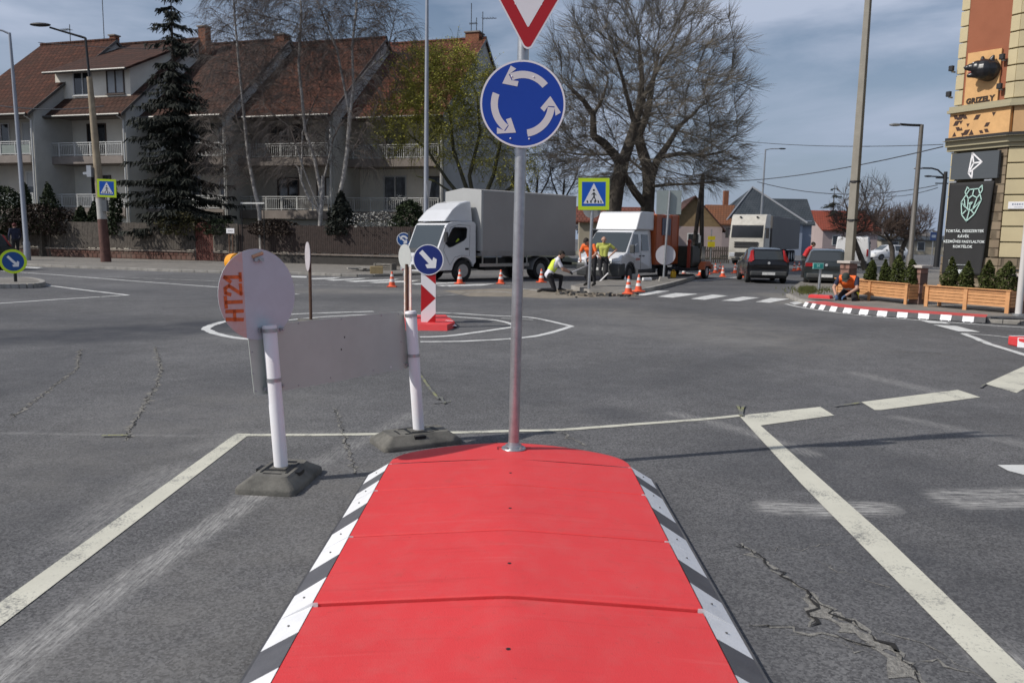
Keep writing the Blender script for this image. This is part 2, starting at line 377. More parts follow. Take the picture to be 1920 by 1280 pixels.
# left zebra in front of the lorry
for q in ([(533, 517), (575, 518), (575, 521), (540, 520)], [(580, 522), (640, 520), (625, 523), (588, 524)], [(608, 525), (695, 521), (670, 524), (625, 526.5)],
          [(645, 527), (750, 523), (735, 526), (665, 529)], [(690, 529.5), (790, 525), (770, 529), (705, 531)], [(770, 532), (860, 529), (850, 531.5), (780, 534)], [(815, 535), (930, 532), (905, 535.5), (830, 537)]): mark_poly(q, WHITE_P)
mark_line([(830, 534), (850, 538), (900, 537), (960, 536)], .1, WORN); mark_line([(860, 548), (930, 547), (960, 549)], .12, WORN); mark_line([(820, 555), (880, 551)], .08, WORN, False)
mark_line([(965, 540), (1010, 545)], .15, WORN, False); mark_line([(940, 597), (1000, 600)], .1, WORN, False)
# right zebra
for q in ([(1180, 553), (1195, 548), (1232, 545), (1256, 546), (1205, 555)], [(1232, 556.5), (1267, 549.5), (1309, 551.5), (1262, 558.5)], [(1295, 560.5), (1336, 552.5), (1365, 555), (1321, 562.5)],
          [(1352, 564), (1393, 556.5), (1424, 558.5), (1384, 565)], [(1416, 566.5), (1445, 559), (1481, 560.5), (1443, 568)]): mark_poly(q, WHITE_P)
mark_line([(1300, 527), (1345, 524), (1392, 519)], .2, WHITE_P, False)
mark_line([(1473, 570), (1510, 578), (1600, 590), (1700, 599), (1850, 610), (1990, 619)], .11, WHITE_P); mark_poly([(1480, 568), (1497, 565), (1512, 567), (1490, 572)], WHITE_P)
mark_poly([(1722, 600), (1771, 604), (1781, 608), (1742, 606)], WHITE_P); mark_poly([(1749, 609), (1795, 612), (1838, 623), (1797, 622)], WHITE_P)
mark_line([(1803, 625), (1865, 630), (1900, 634.5)], .07, WHITE_P, False); mark_line([(1806, 626), (1830, 635), (1853, 645), (1990, 687)], .13, WHITE_P, False)
# yellow setting-out chalk
for q in ([(780, 690), (800, 722), (822, 750)], [(812, 757), (845, 754)], [(826, 746), (834, 758)], [(1382, 760), (1392, 782)], [(1394, 762), (1388, 781)], [(1565, 763), (1612, 757)], [(1838, 728), (1848, 721)], [(190, 819), (240, 818)]): mark_line(q, .03, CHALK, False, .009, .12)
# ---------------------------------------------------------------- cracks
CRK = mat("crack_dark", (.016, .015, .014), .95, var=.4, vs=30); CRG = mat("crack_grit", (.21, .20, .18), .95, var=.5, vs=45, bump=.8, bs=120)
def crack(pts, w0, seed, m, z, jit=.45, disp=.05, name="asphalt_crack"):
    rr = random.Random(seed); P = [G(x, y) for x, y in pts]; Q = []
    for a, c in zip(P[:-1], P[1:]):
        k = max(3, int((c-a).length/.035))
        for i in range(k):
            q = a.lerp(c, i/k); q.x += rr.gauss(0, disp*.35); q.y += rr.gauss(0, disp*.35); Q.append(q)
    Q.append(P[-1]); n = len(Q)
    ws = [max(.002, w0*min(1, i/3+.2, (n-1-i)/3+.2)*rr.uniform(.25, 1.5)) for i in range(n)]
    o = ribbon(Q, ws, z, jit, seed).build(name, m); tag(o, None, None, None, "structure")
for i, (pts, w) in enumerate([
    ([(1382, 1016), (1425, 1048), (1470, 1082), (1515, 1112), (1560, 1145), (1610, 1175), (1680, 1225), (1740, 1290)], .012),
    ([(1515, 1112), (1522, 1140), (1517, 1175)], .015), ([(1400, 1172), (1480, 1175), (1560, 1190), (1640, 1215)], .005),
    ([(290, 650), (302, 690), (295, 720), (270, 760), (245, 800), (236, 826)], .016), ([(150, 655), (145, 690), (100, 725), (60, 755), (20, 785)], .012),
    ([(627, 765), (640, 800), (655, 850), (668, 890)], .008), ([(1053, 810), (1070, 822), (1095, 835)], .012), ([(1670, 658), (1740, 662), (1800, 668)], .012),
    ([(1500, 660), (1560, 668)], .01), ([(700, 650), (720, 700)], .006)]):
    crack(pts, w*(2.6 if i < 3 else 2.2), 20+i, CRG, .0022+.0001*i); crack([(x+1, y) for x, y in pts], w*(1 if i < 3 else .5), 50+i, CRK, .006)
for i, (pts, w) in enumerate([([(1440, 1030), (1500, 1025), (1570, 1020)], .008), ([(1535, 1050), (1600, 1080), (1660, 1105)], .006), ([(1660, 1180), (1740, 1210), (1800, 1245), (1850, 1275)], .007),
    ([(1490, 1190), (1560, 1200), (1640, 1230)], .007), ([(1700, 1240), (1760, 1240), (1830, 1262)], .012)]): crack(pts, w, 80+i, CRG, .0032+.0001*i)
crack([(1525, 1125), (1560, 1160), (1620, 1195), (1690, 1250), (1740, 1290)], .085, 99, CRG, .003, .3, .03, "crack_rubble")
# ---------------------------------------------------------------- pavements and islands
PAVE = mat("pavement_asphalt", (.20, .185, .165), .9, var=.22, vs=2.0, bump=.4, bs=90, dirt=(.12, .11, .095), dvs=.9); KERB = mat("kerb_concrete", (.30, .285, .26), .85, var=.25, vs=3, bump=.3, bs=50, dirt=(.13, .12, .10), dvs=2)
SOIL = mat("garden_soil", (.085, .085, .045), .95, var=.45, vs=1.2, bump=.6, bs=20); DIRT = mat("bare_dirt", (.22, .19, .15), .95, var=.3, vs=2.5, bump=.6, bs=40)
def slab(name, P, z, m, kerb=.12, zb=-.05):
    n = len(P); mb = MB(); vs = [(p[0], p[1], z) for p in P]+[(p[0], p[1], zb) for p in P]
    mb.add(vs, [tuple(range(n))]+[(i, i+n, (i+1) % n+n, (i+1) % n) for i in range(n)], [0]+[1]*n)
    o = mb.build(name, [m, KERB]); tag(o, None, None, None, "structure"); return o
def kerb_run(pts, z, name="kerb", w=.15):
    P = smooth_pts([Vector(p) for p in pts], 5); mb = MB()
    for i, (a, c) in enumerate(zip(P[:-1], P[1:])):
        d = c-a; L_ = d.length
        k = max(1, round(L_/1.0))
        for j in range(k):
            p = a.lerp(c, (j+.5)/k); mb.box((p.x, p.y, z/2), (L_/k*.985, w, z+.012), 0, None, math.atan2(d.y, d.x))
    o = mb.build(name, KERB, None, None, .012); tag(o, None, None, None, "structure")
PZ = .10
kl = [G(x, y) for x, y in [(-260, 484), (-40, 494), (100, 501), (220, 505.5), (320, 509.5), (440, 513), (560, 515), (700, 519), (830, 512), (900, 505)]]
FE = [G(x, y) for x, y in [(-300, 470), (60, 484.5), (382, 493)]]
slab("pavement", [(p.x, p.y) for p in kl]+[(4, 46), (-8, 47), (-18, 50), (-30, 53), (-70, 66), (-70, 50)], PZ, PAVE)
kerb_run([(p.x, p.y, 0) for p in kl], PZ)
kr = [G(x, y) for x, y in [(1560, 505), (1520, 520), (1490, 540), (1478, 556), (1500, 566), (1560, 578), (1700, 592), (1850, 604), (1990, 613)]]
slab("pavement", [(p.x, p.y) for p in kr]+[(16, 14.6), (40, 13), (40, 40), (22, 60), (20, 50)], PZ, PAVE)
kerb_run([(p.x, p.y, 0) for p in kr[3:]], PZ-.02)
isl = [G(x, y) for x, y in [(1105, 551), (1180, 553), (1222, 545), (1272, 532), (1300, 522), (1285, 516), (1200, 522), (1120, 533), (1070, 542)]]
slab("traffic_refuge", [(p.x, p.y) for p in isl], .13, PAVE); kerb_run([(p.x, p.y, 0) for p in isl[1:6]], .13)
lis = [G(x, y) for x, y in [(-150, 530), (0, 529), (45, 527), (72, 531), (80, 536), (60, 540), (0, 541), (-150, 544)]]
slab("traffic_refuge", [(p.x, p.y) for p in lis], .13, PAVE); kerb_run([(p.x, p.y, 0) for p in lis[1:7]], .13)
mb = MB(); mb.face([(p.x, p.y, .003) for p in [G(x, y) for x, y in [(830, 545), (930, 541), (1060, 542), (1130, 549), (1190, 554), (1120, 557), (1030, 560), (960, 556), (880, 556)]]])
tag(mb.build("dirt_patch", DIRT), None, None, None, "structure")
mb = MB(); mb.face([(p[0], p[1], PZ+.006) for p in [(4, 46.1), (-8, 45.0), (-12, 43.5), (-17.5, 45.6), (-28, 48.2), (-68, 60), (-68, 110), (6, 110)]])
tag(mb.build("garden_ground", SOIL), None, None, None, "structure")
VERGE = mat("verge_ground", (.16, .15, .10), .95, var=.4, vs=.6, bump=.4, bs=15)
mb = MB(); mb.face([(x, y, .012) for x, y in [(8.2, 46), (13, 62), (30, 98), (60, 150), (20, 160), (7, 100), (6, 60)]]); tag(mb.build("verge", VERGE), None, None, None, "structure")
# ================================================================ shared materials
def scuff(m):
    nt = m.node_tree; N, L = nt.nodes, nt.links; b = N["Principled BSDF"]; src = b.inputs["Base Color"].links[0].from_socket
    tc = N.new("ShaderNodeTexCoord"); out = src
    for rot, sc_, lo, hi, amt, c in ((20, (1.5, 26, 1), .60, .74, .20, (.34, .03, .03)), (-65, (1.2, 34, 1), .62, .76, .13, (.72, .26, .25)), (0, (70, 70, 70), .66, .74, .45, (.30, .05, .05)), (0, (9, 9, 9), .62, .80, .35, (.40, .07, .06))):
        mp = N.new("ShaderNodeMapping"); mp.inputs["Rotation"].default_value = (0, 0, R(rot)); mp.inputs["Scale"].default_value = sc_; L.new(tc.outputs["Object"], mp.inputs["Vector"])
        n = N.new("ShaderNodeTexNoise"); n.inputs["Scale"].default_value = 1; n.inputs["Detail"].default_value = 5; L.new(mp.outputs["Vector"], n.inputs["Vector"])
        r = N.new("ShaderNodeMapRange"); r.inputs["From Min"].default_value = lo; r.inputs["From Max"].default_value = hi; r.inputs["To Max"].default_value = amt; L.new(n.outputs["Fac"], r.inputs["Value"])
        x = N.new("ShaderNodeMix"); x.data_type = 'RGBA'; x.inputs["B"].default_value = (*c, 1); L.new(out, x.inputs["A"]); L.new(r.outputs["Result"], x.inputs["Factor"]); out = x.outputs["Result"]
    L.new(out, b.inputs["Base Color"])
GALV = mat("galvanised_steel", (.42, .43, .44), .38, .75, var=.18, vs=14, bump=.05, bs=120); ALU = mat("aluminium_back", (.40, .405, .40), .5, .25, var=.10, vs=3, dirt=(.25, .245, .23), dvs=2, damt=.4)
WHITEPL = mat("white_plastic", (.78, .78, .78), .45, var=.05, vs=8, dirt=(.55, .52, .47), dvs=5, damt=.35)
SIGNW = mat("sign_white", (.80, .79, .80), .4, var=.02); SIGNB = mat("sign_blue", (.006, .050, .36), .35, var=.04, vs=2); SIGNR = mat("sign_red", (.42, .008, .012), .35, var=.05)
SIGNY = mat("sign_fluo", (.62, .82, .02), .4, var=.03); BLACK = mat("sign_black", (.01, .01, .01), .5)
RUBRED = mat("red_rubber", (.68, .053, .057), .60, var=.05, vs=1.6, bump=.2, bs=170, dirt=(.57, .12, .115), dvs=6.5, damt=.38, spec=.3); scuff(RUBRED)
RUBBLK = mat("dark_rubber", (.07, .07, .075), .7, var=.25, vs=9, bump=.3, bs=80, dirt=(.16, .15, .14), dvs=3)
RUBWH = mat("white_edge_rubber", (.76, .76, .77), .55, var=.06, vs=12, bump=.15, bs=120, dirt=(.55, .55, .55), dvs=4, damt=.3); RUBGR = mat("grey_edge_rubber", (.085, .085, .095), .6, var=.12, vs=9, bump=.15, bs=120, dirt=(.2, .2, .2), dvs=4, damt=.3)
FOOTM = mat("recycled_rubber_foot", (.11, .105, .092), .85, var=.35, vs=14, bump=.5, bs=90, dirt=(.22, .205, .175), dvs=4, damt=.7)
ORANGE = mat("cone_orange", (.75, .10, .03), .5, var=.08, dirt=(.4, .1, .05), dvs=6, damt=.4)
RUST = mat("rusty_steel", (.10, .055, .035), .8, var=.35, vs=12)
# ================================================================ red rubber island
isl = thing("traffic_island", "long red rubber traffic island with black and white striped edges, in the foreground", "traffic island", (0, 0, 0))
HW, HO = .825, .965
def prof(h=0.0):  # cross-section x -> z
    return [(-HW, .108+h), (-HW*.66, .127+h), (-HW*.33, .144+h), (-.06, .157+h), (0, .159+h), (.06, .157+h), (HW*.33, .144+h), (HW*.66, .127+h), (HW, .108+h)]
seams = [5.30, 4.72, 3.97, 3.215, 2.465, 1.715, .965, .215, -.535]
hs_ = [0, -.002, -.005, -.019, -.021, -.021, -.021, -.021]
for i in range(8):
    y1, y0 = seams[i]-.004, seams[i+1]+.004; mb = MB(); P = prof(hs_[i]); n = len(P)
    rows = []
    for (yy, drop) in ((y0, .006), (y0+.006, 0), (y0+.03, -.0005), (y1-.03, -.0005), (y1-.006, 0), (y1, .006)): rows.append([(x, yy, z-drop) for x, z in P])
    rows = [[(x, y0, .0) for x, z in P]]+rows+[[(x, y1, .0) for x, z in P]]
    vs = [p for r in rows for p in r]; mb.add(vs, [(a*n+j, a*n+j+1, (a+1)*n+j+1, (a+1)*n+j) for a in range(len(rows)-1) for j in range(n-1)])
    o = mb.build("rubber_panel", RUBRED, isl, 30)
    hb = MB(); hy = (y0+y1)/2-.05
    hb.lathe([(.009, 0), (.009, .0012), (.004, .0012)], 10, 0, T(.004, hy, .1595+hs_[i])); hb.build("bolt_hole", BLACK, isl)
    # striped edges
    for sgn in (-1, 1):
        eb = MB(); ys0, ys1 = y0, y1; y0, y1 = seams[i+1]+.0007, seams[i]-.0007; L_ = y1-y0
        for (a, c, mi) in ((0, .32, 0), (.32, .67, 1), (.67, 1.0, 0)):
            ya, yc = y0+L_*a, y0+L_*c; sh = .02
            q = [(sgn*(HW+.003), ya+(sh if a > 0 else 0), .110+hs_[i]), (sgn*HO, ya-(sh if a > 0 else 0), .028), (sgn*HO, yc-(sh if c < 1 else 0), .028), (sgn*(HW+.003), yc+(sh if c < 1 else 0), .110+hs_[i])]
            eb.face(q, mi)
            for hx in ((.5,) if mi == 0 else ()):
                hyy = ya+(yc-ya)*hx; p = Vector((sgn*(HW+.07), hyy, .0725+hs_[i]*.5))
                eb.ell(p, (.006, .006, .0035), 8, 4, 2)
        for ye in (y0, y1): eb.face([(sgn*(HW+.003), ye, .110+hs_[i]), (sgn*HO, ye, .028), (sgn*HO, ye, 0), (sgn*(HW-.02), ye, 0), (sgn*(HW-.02), ye, .110+hs_[i])], 0)
        eb.box((sgn*(HO+.004), (y0+y1)/2, .014), (.014, L_, .028), 2)
        y0, y1 = ys0, ys1
        eb.build("striped_edge", [RUBWH, RUBGR, RUBBLK], isl)
# rounded nose
mb = MB(); NP = 24; rows = []
for k, (sc_, zz) in enumerate(((1.0, 0), (.965, -.010), (.90, -.016), (.75, -.016), (.5, -.010), (.25, -.004), (0.0, 0))): pass
nose_len = .60; vs = []; P = prof(); xs = [HW*math.cos(math.pi*j/NP) for j in range(NP+1)]
def crown(x): 
    a = abs(x)/HW; return .155-.047*(a**1.25)
lay = [(0.0, 1.0), (.35, .985), (.65, .95), (.85, .87), (.96, .74), (1.0, .62), (1.0, .0)]
for (t, zf) in lay:
    for j in range(NP+1):
        a = math.pi*j/NP; x = HW*math.cos(a)
        y = 5.303+nose_len*t*(math.sin(a)**.72)
        vs.append((x, y, crown(x)*(1-(1-zf)*min(1, math.sin(a)*1.5))))
mb.add(vs, [(r*(NP+1)+j, r*(NP+1)+j+1, (r+1)*(NP+1)+j+1, (r+1)*(NP+1)+j) for r in range(len(lay)-1) for j in range(NP)])
mb.build("rubber_nose", RUBRED, isl, 35)
# fine slots beside the sign base
PB = G(963, 841, .15)
mb = MB(); mb.box((PB.x-.115, PB.y, .1545), (.004, .06, .003)); mb.box((PB.x-.07, PB.y+.03, .1555), (.09, .004, .003)); mb.box((PB.x+.10, PB.y+.03, .1545), (.05, .004, .003)); mb.box((PB.x-.13, PB.y+.19, .147), (.02, .012, .004))
mb.build("cover_slot", BLACK, isl)
# ================================================================ sign faces (plane x,z facing -y)
def circ(r, n=48, c=(0, 0)): return [(c[0]+r*math.cos(2*math.pi*i/n), c[1]+r*math.sin(2*math.pi*i/n)) for i in range(n)]
def flat(mb, poly, y, m, M=None): mb.face([(x, y, z) for x, z in poly], m, M)
def plate(mb, poly, m, M=None, t=.0025, y=0.0): mb.prism(poly, y, y+t, m, M)
def ring(mb, r0, r1, y, m, n=48, M=None):
    a, b = circ(r0, n), circ(r1, n); vs = [(x, y, z) for x, z in a]+[(x, y, z) for x, z in b]
    mb.add(vs, [(i, (i+1) % n, n+(i+1) % n, n+i) for i in range(n)], m, M)
def arc_arrow(mb, r, w, a0, a1, hl, y, m):
    n = 14; vs = []
    am = a1-hl
    for i in range(n+1):
        a = a0+(am+R(4)-a0)*i/n; vs += [((r-w/2)*math.cos(a), y, (r-w/2)*math.sin(a)), ((r+w/2)*math.cos(a), y, (r+w/2)*math.sin(a))]
    mb.add(vs, [(2*i, 2*i+1, 2*i+3, 2*i+2) for i in range(n)], m)
    tip = (r*math.cos(a1), r*math.sin(a1)); pol = lambda rr, a: (rr*math.cos(a), rr*math.sin(a))
    bw = w*1.55
    pts = [tip, pol(r+bw*.95, am-R(2)), pol(r+bw*.55, am-R(9)), pol(r+w*.45, am+R(6)), pol(r-w*.45, am+R(6)), pol(r-bw*.55, am-R(9)), pol(r-bw*.98, am-R(2))]
    for tri in ((0, 1, 2, 3), (0, 3, 4), (0, 4, 5, 6)): mb.face([(pts[k][0], y-.0004, pts[k][1]) for k in tri], m)
def straight_arrow(mb, L_, w, ang, y, m, hw=2.3, c=(0, 0)):
    p = [(-L_/2, -w/2), (L_/2-w*1.7, -w/2), (L_/2-w*2.1, -w*hw/2*1.05), (L_/2-w*1.25, -w*hw/2*1.25), (L_/2, 0), (L_/2-w*1.25, w*hw/2*1.25), (L_/2-w*2.1, w*hw/2*1.05), (L_/2-w*1.7, w/2), (-L_/2, w/2)]
    p = [(c[0]+x*math.cos(ang)-z*math.sin(ang), c[1]+x*math.sin(ang)+z*math.cos(ang)) for x, z in p]
    for tri in ((0, 1, 7, 8), (1, 4, 7), (1, 2, 3, 4), (4, 5, 6, 7)): mb.face([(p[k][0], y, p[k][1]) for k in tri], m)
# ---------------------------------------------------------------- give-way / roundabout sign post
sp = thing("sign_post", "steel post on the red island with round blue roundabout sign under a give way triangle", "road sign", (PB.x, PB.y, .150))
dz = lambda py: Zof((PB.x, PB.y, .15), py)-.15
cz = (dz(279)+dz(116))/2; rz_ = (dz(116)-dz(279))/2; zb = dz(106)
LEAN = (979-963-0)/ppm(PB)                                # the post leans very slightly
def postx(z): 
    return .017*z/2.2
mb = MB(); mb.tube([(0, 0, 0), (postx(1.2), 0, 1.2), (postx(3.6), 0, 3.62)], .0385, 20); mb.build("pole", GALV, sp, 40)
mb = MB(); mb.lathe([(.085, -.002), (.088, .004), (.084, .012), (.058, .014), (.055, .026), (.046, .03), (.042, .05), (.0385, .05)], 28)
for k in range(4): mb.cyl((.07*math.cos(.8+k*1.57), .07*math.sin(.8+k*1.57), .01), (.07*math.cos(.8+k*1.57), .07*math.sin(.8+k*1.57), .024), .009, n=6)
mb.build("base_flange", GALV, sp, 40)
s1 = MB(); plate(s1, circ(rz_, 64), 3, None, .003, -.058); ring(s1, rz_*.955, rz_*.999, -.0585, 0, 64); flat(s1, circ(rz_*.956, 64), -.0586, 1)
for a in (40, 160, 280): arc_arrow(s1, rz_*.67, rz_*.165, R(a), R(a+97), R(26), -.0595, 2)
for (bx, bz) in ((-.27, .62), (.24, .62), (.16, -.79), (-.28, -.79)): s1.ell((rz_*bx, -.060, rz_*bz), (.006, .003, .006), 8, 4, 0)
o1 = s1.build("roundabout_sign", [SIGNW, SIGNB, mat("sign_grey_white", (.70, .68, .68), .4, var=.02), ALU], sp); o1.location = (postx(cz)+.004, 0, cz); o1.rotation_euler = (0, 0, R(2))
s2 = MB(); S = .90; hh = S*math.sqrt(3)/2
def rtri(s, r=.03, off=0):     # rounded point-down triangle, bottom at z=0
    h = s*math.sqrt(3)/2; C = [(0, 0+2*r), (s/2-r*math.sqrt(3), h-r), (-s/2+r*math.sqrt(3), h-r)]; out = []
    for (cx, cz_), a0 in zip(C, (-150, -30, 90)):
        for k in range(7): a = R(a0+120*k/6); out.append((cx+r*math.cos(a), cz_+r*math.sin(a)))
    return out
def inset_tri(s, d, r): 
    t = s-2*math.sqrt(3)*d; return [(x, z+2*d) for x, z in rtri(t, r)]
plate(s2, rtri(S, .035), 2, None, .003, -.058); flat(s2, rtri(S, .035), -.0585, 0); flat(s2, inset_tri(S, .010, .028), -.0592, 1); flat(s2, inset_tri(S, .085, .006), -.0599, 0)
for bx in (-.085, .085): s2.ell((bx, -.0585, .32), (.006, .003, .006), 8, 4, 0)
o2 = s2.build("give_way_sign", [SIGNW, SIGNR, ALU], sp); o2.location = (postx(3)+.025, 0, zb); o2.rotation_euler = (0, 0, R(2))
mb = MB()
for z in (cz-.18, cz+.18, zb+.3, zb+.5): mb.box((postx(z), -.03, z), (.1, .055, .03))
mb.build("sign_clamp", GALV, sp)
# ---------------------------------------------------------------- temporary diversion board seen from behind
bL, bR = G(527, 872, .11), G(785, 803, .11)
tL, tR = A(505, 611, bL.y), A(770, 584, bR.y)
ub = (bR-bL); ub.z = 0; ub.normalize(); upv = (tL-bL).normalized(); nb = ub.cross(upv).normalized()
if nb.y > 0: nb = -nb                                       # towards the viewer
upv = nb.cross(ub).normalized()
if upv.z < 0: upv = -upv
tb = thing("diversion_sign", "large grey back of a road board on two leaning white posts, disc sprayed HT21 above", "road sign", (bL.x, bL.y, 0))
o0 = Vector((bL.x, bL.y, 0))
PP = tL-nb*.062
def onb(px, py, off=0.0):
    d = ray(px, py); q = PP-nb*off; t = (q-ORG).dot(nb)/d.dot(nb); return ORG+d*t-o0
def post_mesh(b, t, r):
    mb = MB(); d = (t-b).normalized(); mb.tube([b-o0-d*.09, t-o0-d*.002, t-o0+d*.004], [r, r, r*.9], 20); return mb
WPOST = mat("white_post", (.76, .76, .78), .45, var=.06, vs=6, dirt=(.60, .50, .47), dvs=3, damt=.5)
post_mesh(bL, tL, .046).build("post", WPOST, tb, 40); post_mesh(bR, tR, .046).build("post", WPOST, tb, 40)
# board with rounded corners, 2 mm aluminium with folded edge
cs = [onb(463, 612), onb(757, 583), onb(768, 689), onb(477, 743)]
cen = sum(cs, Vector())/4
def rounded(cs, r, n=5):
    out = []
    for i in range(4):
        p, a, c = cs[i], cs[i-1], cs[(i+1) % 4]; da, dc = (a-p).normalized(), (c-p).normalized()
        for k in range(n+1):
            t = k/n; out.append(p+da*r*(1-t)**2+dc*r*t**2)
    return out
def plate3(mb, poly, th, m): 
    n = len(poly); vs = [tuple(p) for p in poly]+[tuple(p-nb*th) for p in poly]
    mb.add(vs, [tuple(range(n)), tuple(range(2*n-1, n-1, -1))]+[(i, (i+1) % n, n+(i+1) % n, n+i) for i in range(n)], m)
mb = MB(); rc = rounded(cs, .035); plate3(mb, rc, .004, 0)
BOARD = mat("board_back_grey", (.475, .53, .475), .55, .1, var=.07, vs=2.5, dirt=(.38, .42, .37), dvs=2.2, damt=.5)
mb.build("board", BOARD, tb)
mb = MB()
for (px, py) in ((646, 632), (640, 655), (733, 688)): 
    p = onb(px, py, -.002); mb.face([p+ub*.006+upv*.008, p-ub*.006+upv*.006, p-ub*.004-upv*.008, p+ub*.006-upv*.006], 0 if px < 700 else 1)
mb.build("sticker_remnant", [mat("sticker_dark", (.08, .08, .08), .8), SIGNW], tb)
rv = MB()
for (px, py) in [(470, 622), (473, 660), (475, 700), (480, 733), (560, 606), (640, 598), (715, 591), (748, 589), (752, 640), (757, 680), (700, 694), (620, 708), (560, 722)]:
    p = onb(px, py, -.001); rv.ell(tuple(p), (.006, .006, .006), 8, 4)
rv.build("rivets", GALV, tb)
# HT21 disc
dc = onb(484, 552, -.006); RD = .297; nn = 44; fold = -.105
pts = [(RD*math.cos(2*math.pi*i/nn), RD*math.sin(2*math.pi*i/nn)) for i in range(nn)]
mb = MB(); plate3(mb, [dc+ub*a+upv*c for a, c in pts], .003, 0)
lp = [(a, c) for a, c in pts if a < fold]; lp.sort(key=lambda q: q[1]); ce = math.sqrt(RD**2-fold**2)
seg = [(fold, -ce)]+lp+[(fold, ce)]
mb.face([dc+ub*a+upv*c+nb*.0012 for a, c in seg], 1)
mb.build("round_disc", [mat("disc_back_white", (.50, .55, .59), .5, var=.06, vs=5, dirt=(.40, .43, .45), dvs=3), mat("disc_orange_stain", (.60, .46, .44), .55, var=.1, vs=6, dirt=(.55, .22, .12), dvs=6, damt=.75)], tb)
mb = MB()
def stroke(P2):   # (along reading direction s, height h) ; text reads upwards
    P3 = [dc+ub*(-.130-h)+upv*s+nb*.003 for s, h in P2]
    for a, c in zip(P3[:-1], P3[1:]):
        d = (c-a).normalized(); w_ = nb.cross(d)*.0115; e = d*.008
        mb.face([a-e+w_, c+e+w_, c+e-w_, a-e-w_])
lh = .115; b0 = -.155
stroke([(b0, 0), (b0+.01, lh)]); stroke([(b0+.055, -.004), (b0+.06, lh)]); stroke([(b0, lh*.5), (b0+.06, lh*.5)])
stroke([(b0+.085, lh), (b0+.15, lh*1.02)]); stroke([(b0+.115, 0), (b0+.117, lh)])
stroke([(b0+.165, lh*.7), (b0+.175, lh*.98), (b0+.205, lh), (b0+.22, lh*.75), (b0+.165, .0), (b0+.225, .002)])
stroke([(b0+.245, lh*.65), (b0+.275, lh), (b0+.272, 0)]); stroke([(b0+.25, 0), (b0+.295, 0)])
mb.build("spray_lettering", mat("orange_spray", (.62, .13, .03), .7, var=.3, vs=25), tb)
mb = MB()
for (px, py, w_, h_) in ((493, 618, .075, .03), (527, 617, .03, .022), (501, 728, .06, .025), (527, 723, .03, .02), (764, 587, .045, .025), (765, 683, .05, .022), (484, 487, .07, .022)):
    p = onb(px, py, -.012); a = ub*w_/2; c = upv*h_/2; f_ = nb*.016
    vs = [p-a-c, p+a-c, p+a+c, p-a+c, p-a-c+f_, p+a-c+f_, p+a+c+f_, p-a+c+f_]
    mb.add(vs, [(0, 3, 2, 1), (4, 5, 6, 7), (0, 1, 5, 4), (1, 2, 6, 5), (2, 3, 7, 6), (3, 0, 4, 7)])
    mb.ell(p+nb*.02, (.009, .009, .009), 8, 5)
for b_, t_, zz in ((bL, tL, (.97, .62)), (bR, tR, (.97, .63))):
    for k in zz: 
        p = b_.lerp(t_, k)-o0; mb.tube([p-upv*.012, p+upv*.012], .05, 20)
mb.build("clamp", GALV, tb)
mb = MB(); p = onb(485, 478, -.01); mb.tube([p-ub*.05-upv*.012, p+ub*.03+upv*.012], .012, 6); mb.build("wooden_wedge", mat("pale_wood", (.55, .33, .2), .7, var=.2, vs=20), tb)
AMBER = mat("amber_lens", (.80, .33, .01), .25, var=.12, vs=30)
mb = MB(); p = onb(440, 492, .09); Mx = Matrix.Translation(p) @ nb.to_track_quat('Z', 'Y').to_matrix().to_4x4()
mb.lathe([(.05, -.035), (.058, -.03), (.06, 0), (.058, .03), (.05, .035), (.02, .038)], 20, 0, Mx)
lamp = mb.build("warning_lamp", AMBER, tb, 40)
mb = MB(); q = onb(428, 512, .07); mb.tube([q+upv*.05, q-ub*.03+upv*.02, q-ub*.04-upv*.01, q-ub*.01-upv*.035, q+ub*.03-upv*.03], .004, 6); mb.tube([p-upv*.05, p-upv*.12+ub*.06, p-upv*.18+ub*.12], .012, 6); mb.build("lamp_bracket", mat("dark_cable", (.03, .03, .03), .6), tb)
# rubber feet
def foot(c, ang, w_, l_, label):
    t = thing("rubber_foot", label, "sign base", (c.x, c.y, 0), ang, "rubber feet of the diversion board")
    h = .10; i_ = .075
    mb = MB(); o = [(-w_/2, -l_/2), (w_/2, -l_/2), (w_/2, l_/2), (-w_/2, l_/2)]
    def rr(s, z, r=.04):
        out = []
        for (x, y), a0 in zip([(-1, -1), (1, -1), (1, 1), (-1, 1)], (180, 270, 0, 90)):
            for k in range(4): a = R(a0+30*k); out.append((x*(w_/2-s-r)+r*math.cos(a), y*(l_/2-s-r)+r*math.sin(a), z))
        return out
    rows = [rr(0, .0), rr(0, .03), rr(.006, .042), rr(i_, h-.01, .03), rr(i_+.008, h, .03)]
    n = 16; vs = [p for r_ in rows for p in r_]
    mb.add(vs, [(a*n+j, a*n+(j+1) % n, (a+1)*n+(j+1) % n, (a+1)*n+j) for a in range(len(rows)-1) for j in range(n)]+[tuple((len(rows)-1)*n+j for j in range(n))])
    mb.build("rubber_block", FOOTM, t, 40)
    mb = MB()
    mb.box((0, 0, h+.001), (.15, .15, .004)); mb.box((w_*.33, -.02, h-.022), (.05, .09, .03), 0, RY(0)); mb.box((-w_*.33, .02, h-.022), (.05, .09, .03)); mb.box((0, l_*.24, h), (.12, .035, .008)); mb.box((0, -l_*.24, h), (.12, .012, .006)); mb.box((.085, 0, h+.001), (.012, .24, .006)); mb.box((-.085, 0, h+.001), (.012, .24, .006))
    mb.build("post_socket", BLACK, t)
    mb = MB(); mb.box((0, 0, h+.004), (.11, .11, .008)); mb.build("socket_collar", FOOTM, t)
    # raised moulded bars on the sloped face
    return t
foot(bL+Vector((-.0, -.02, 0)), R(-5), .40, .58, "squared rubber foot holding the post beside the striped edge, nearer the viewer")
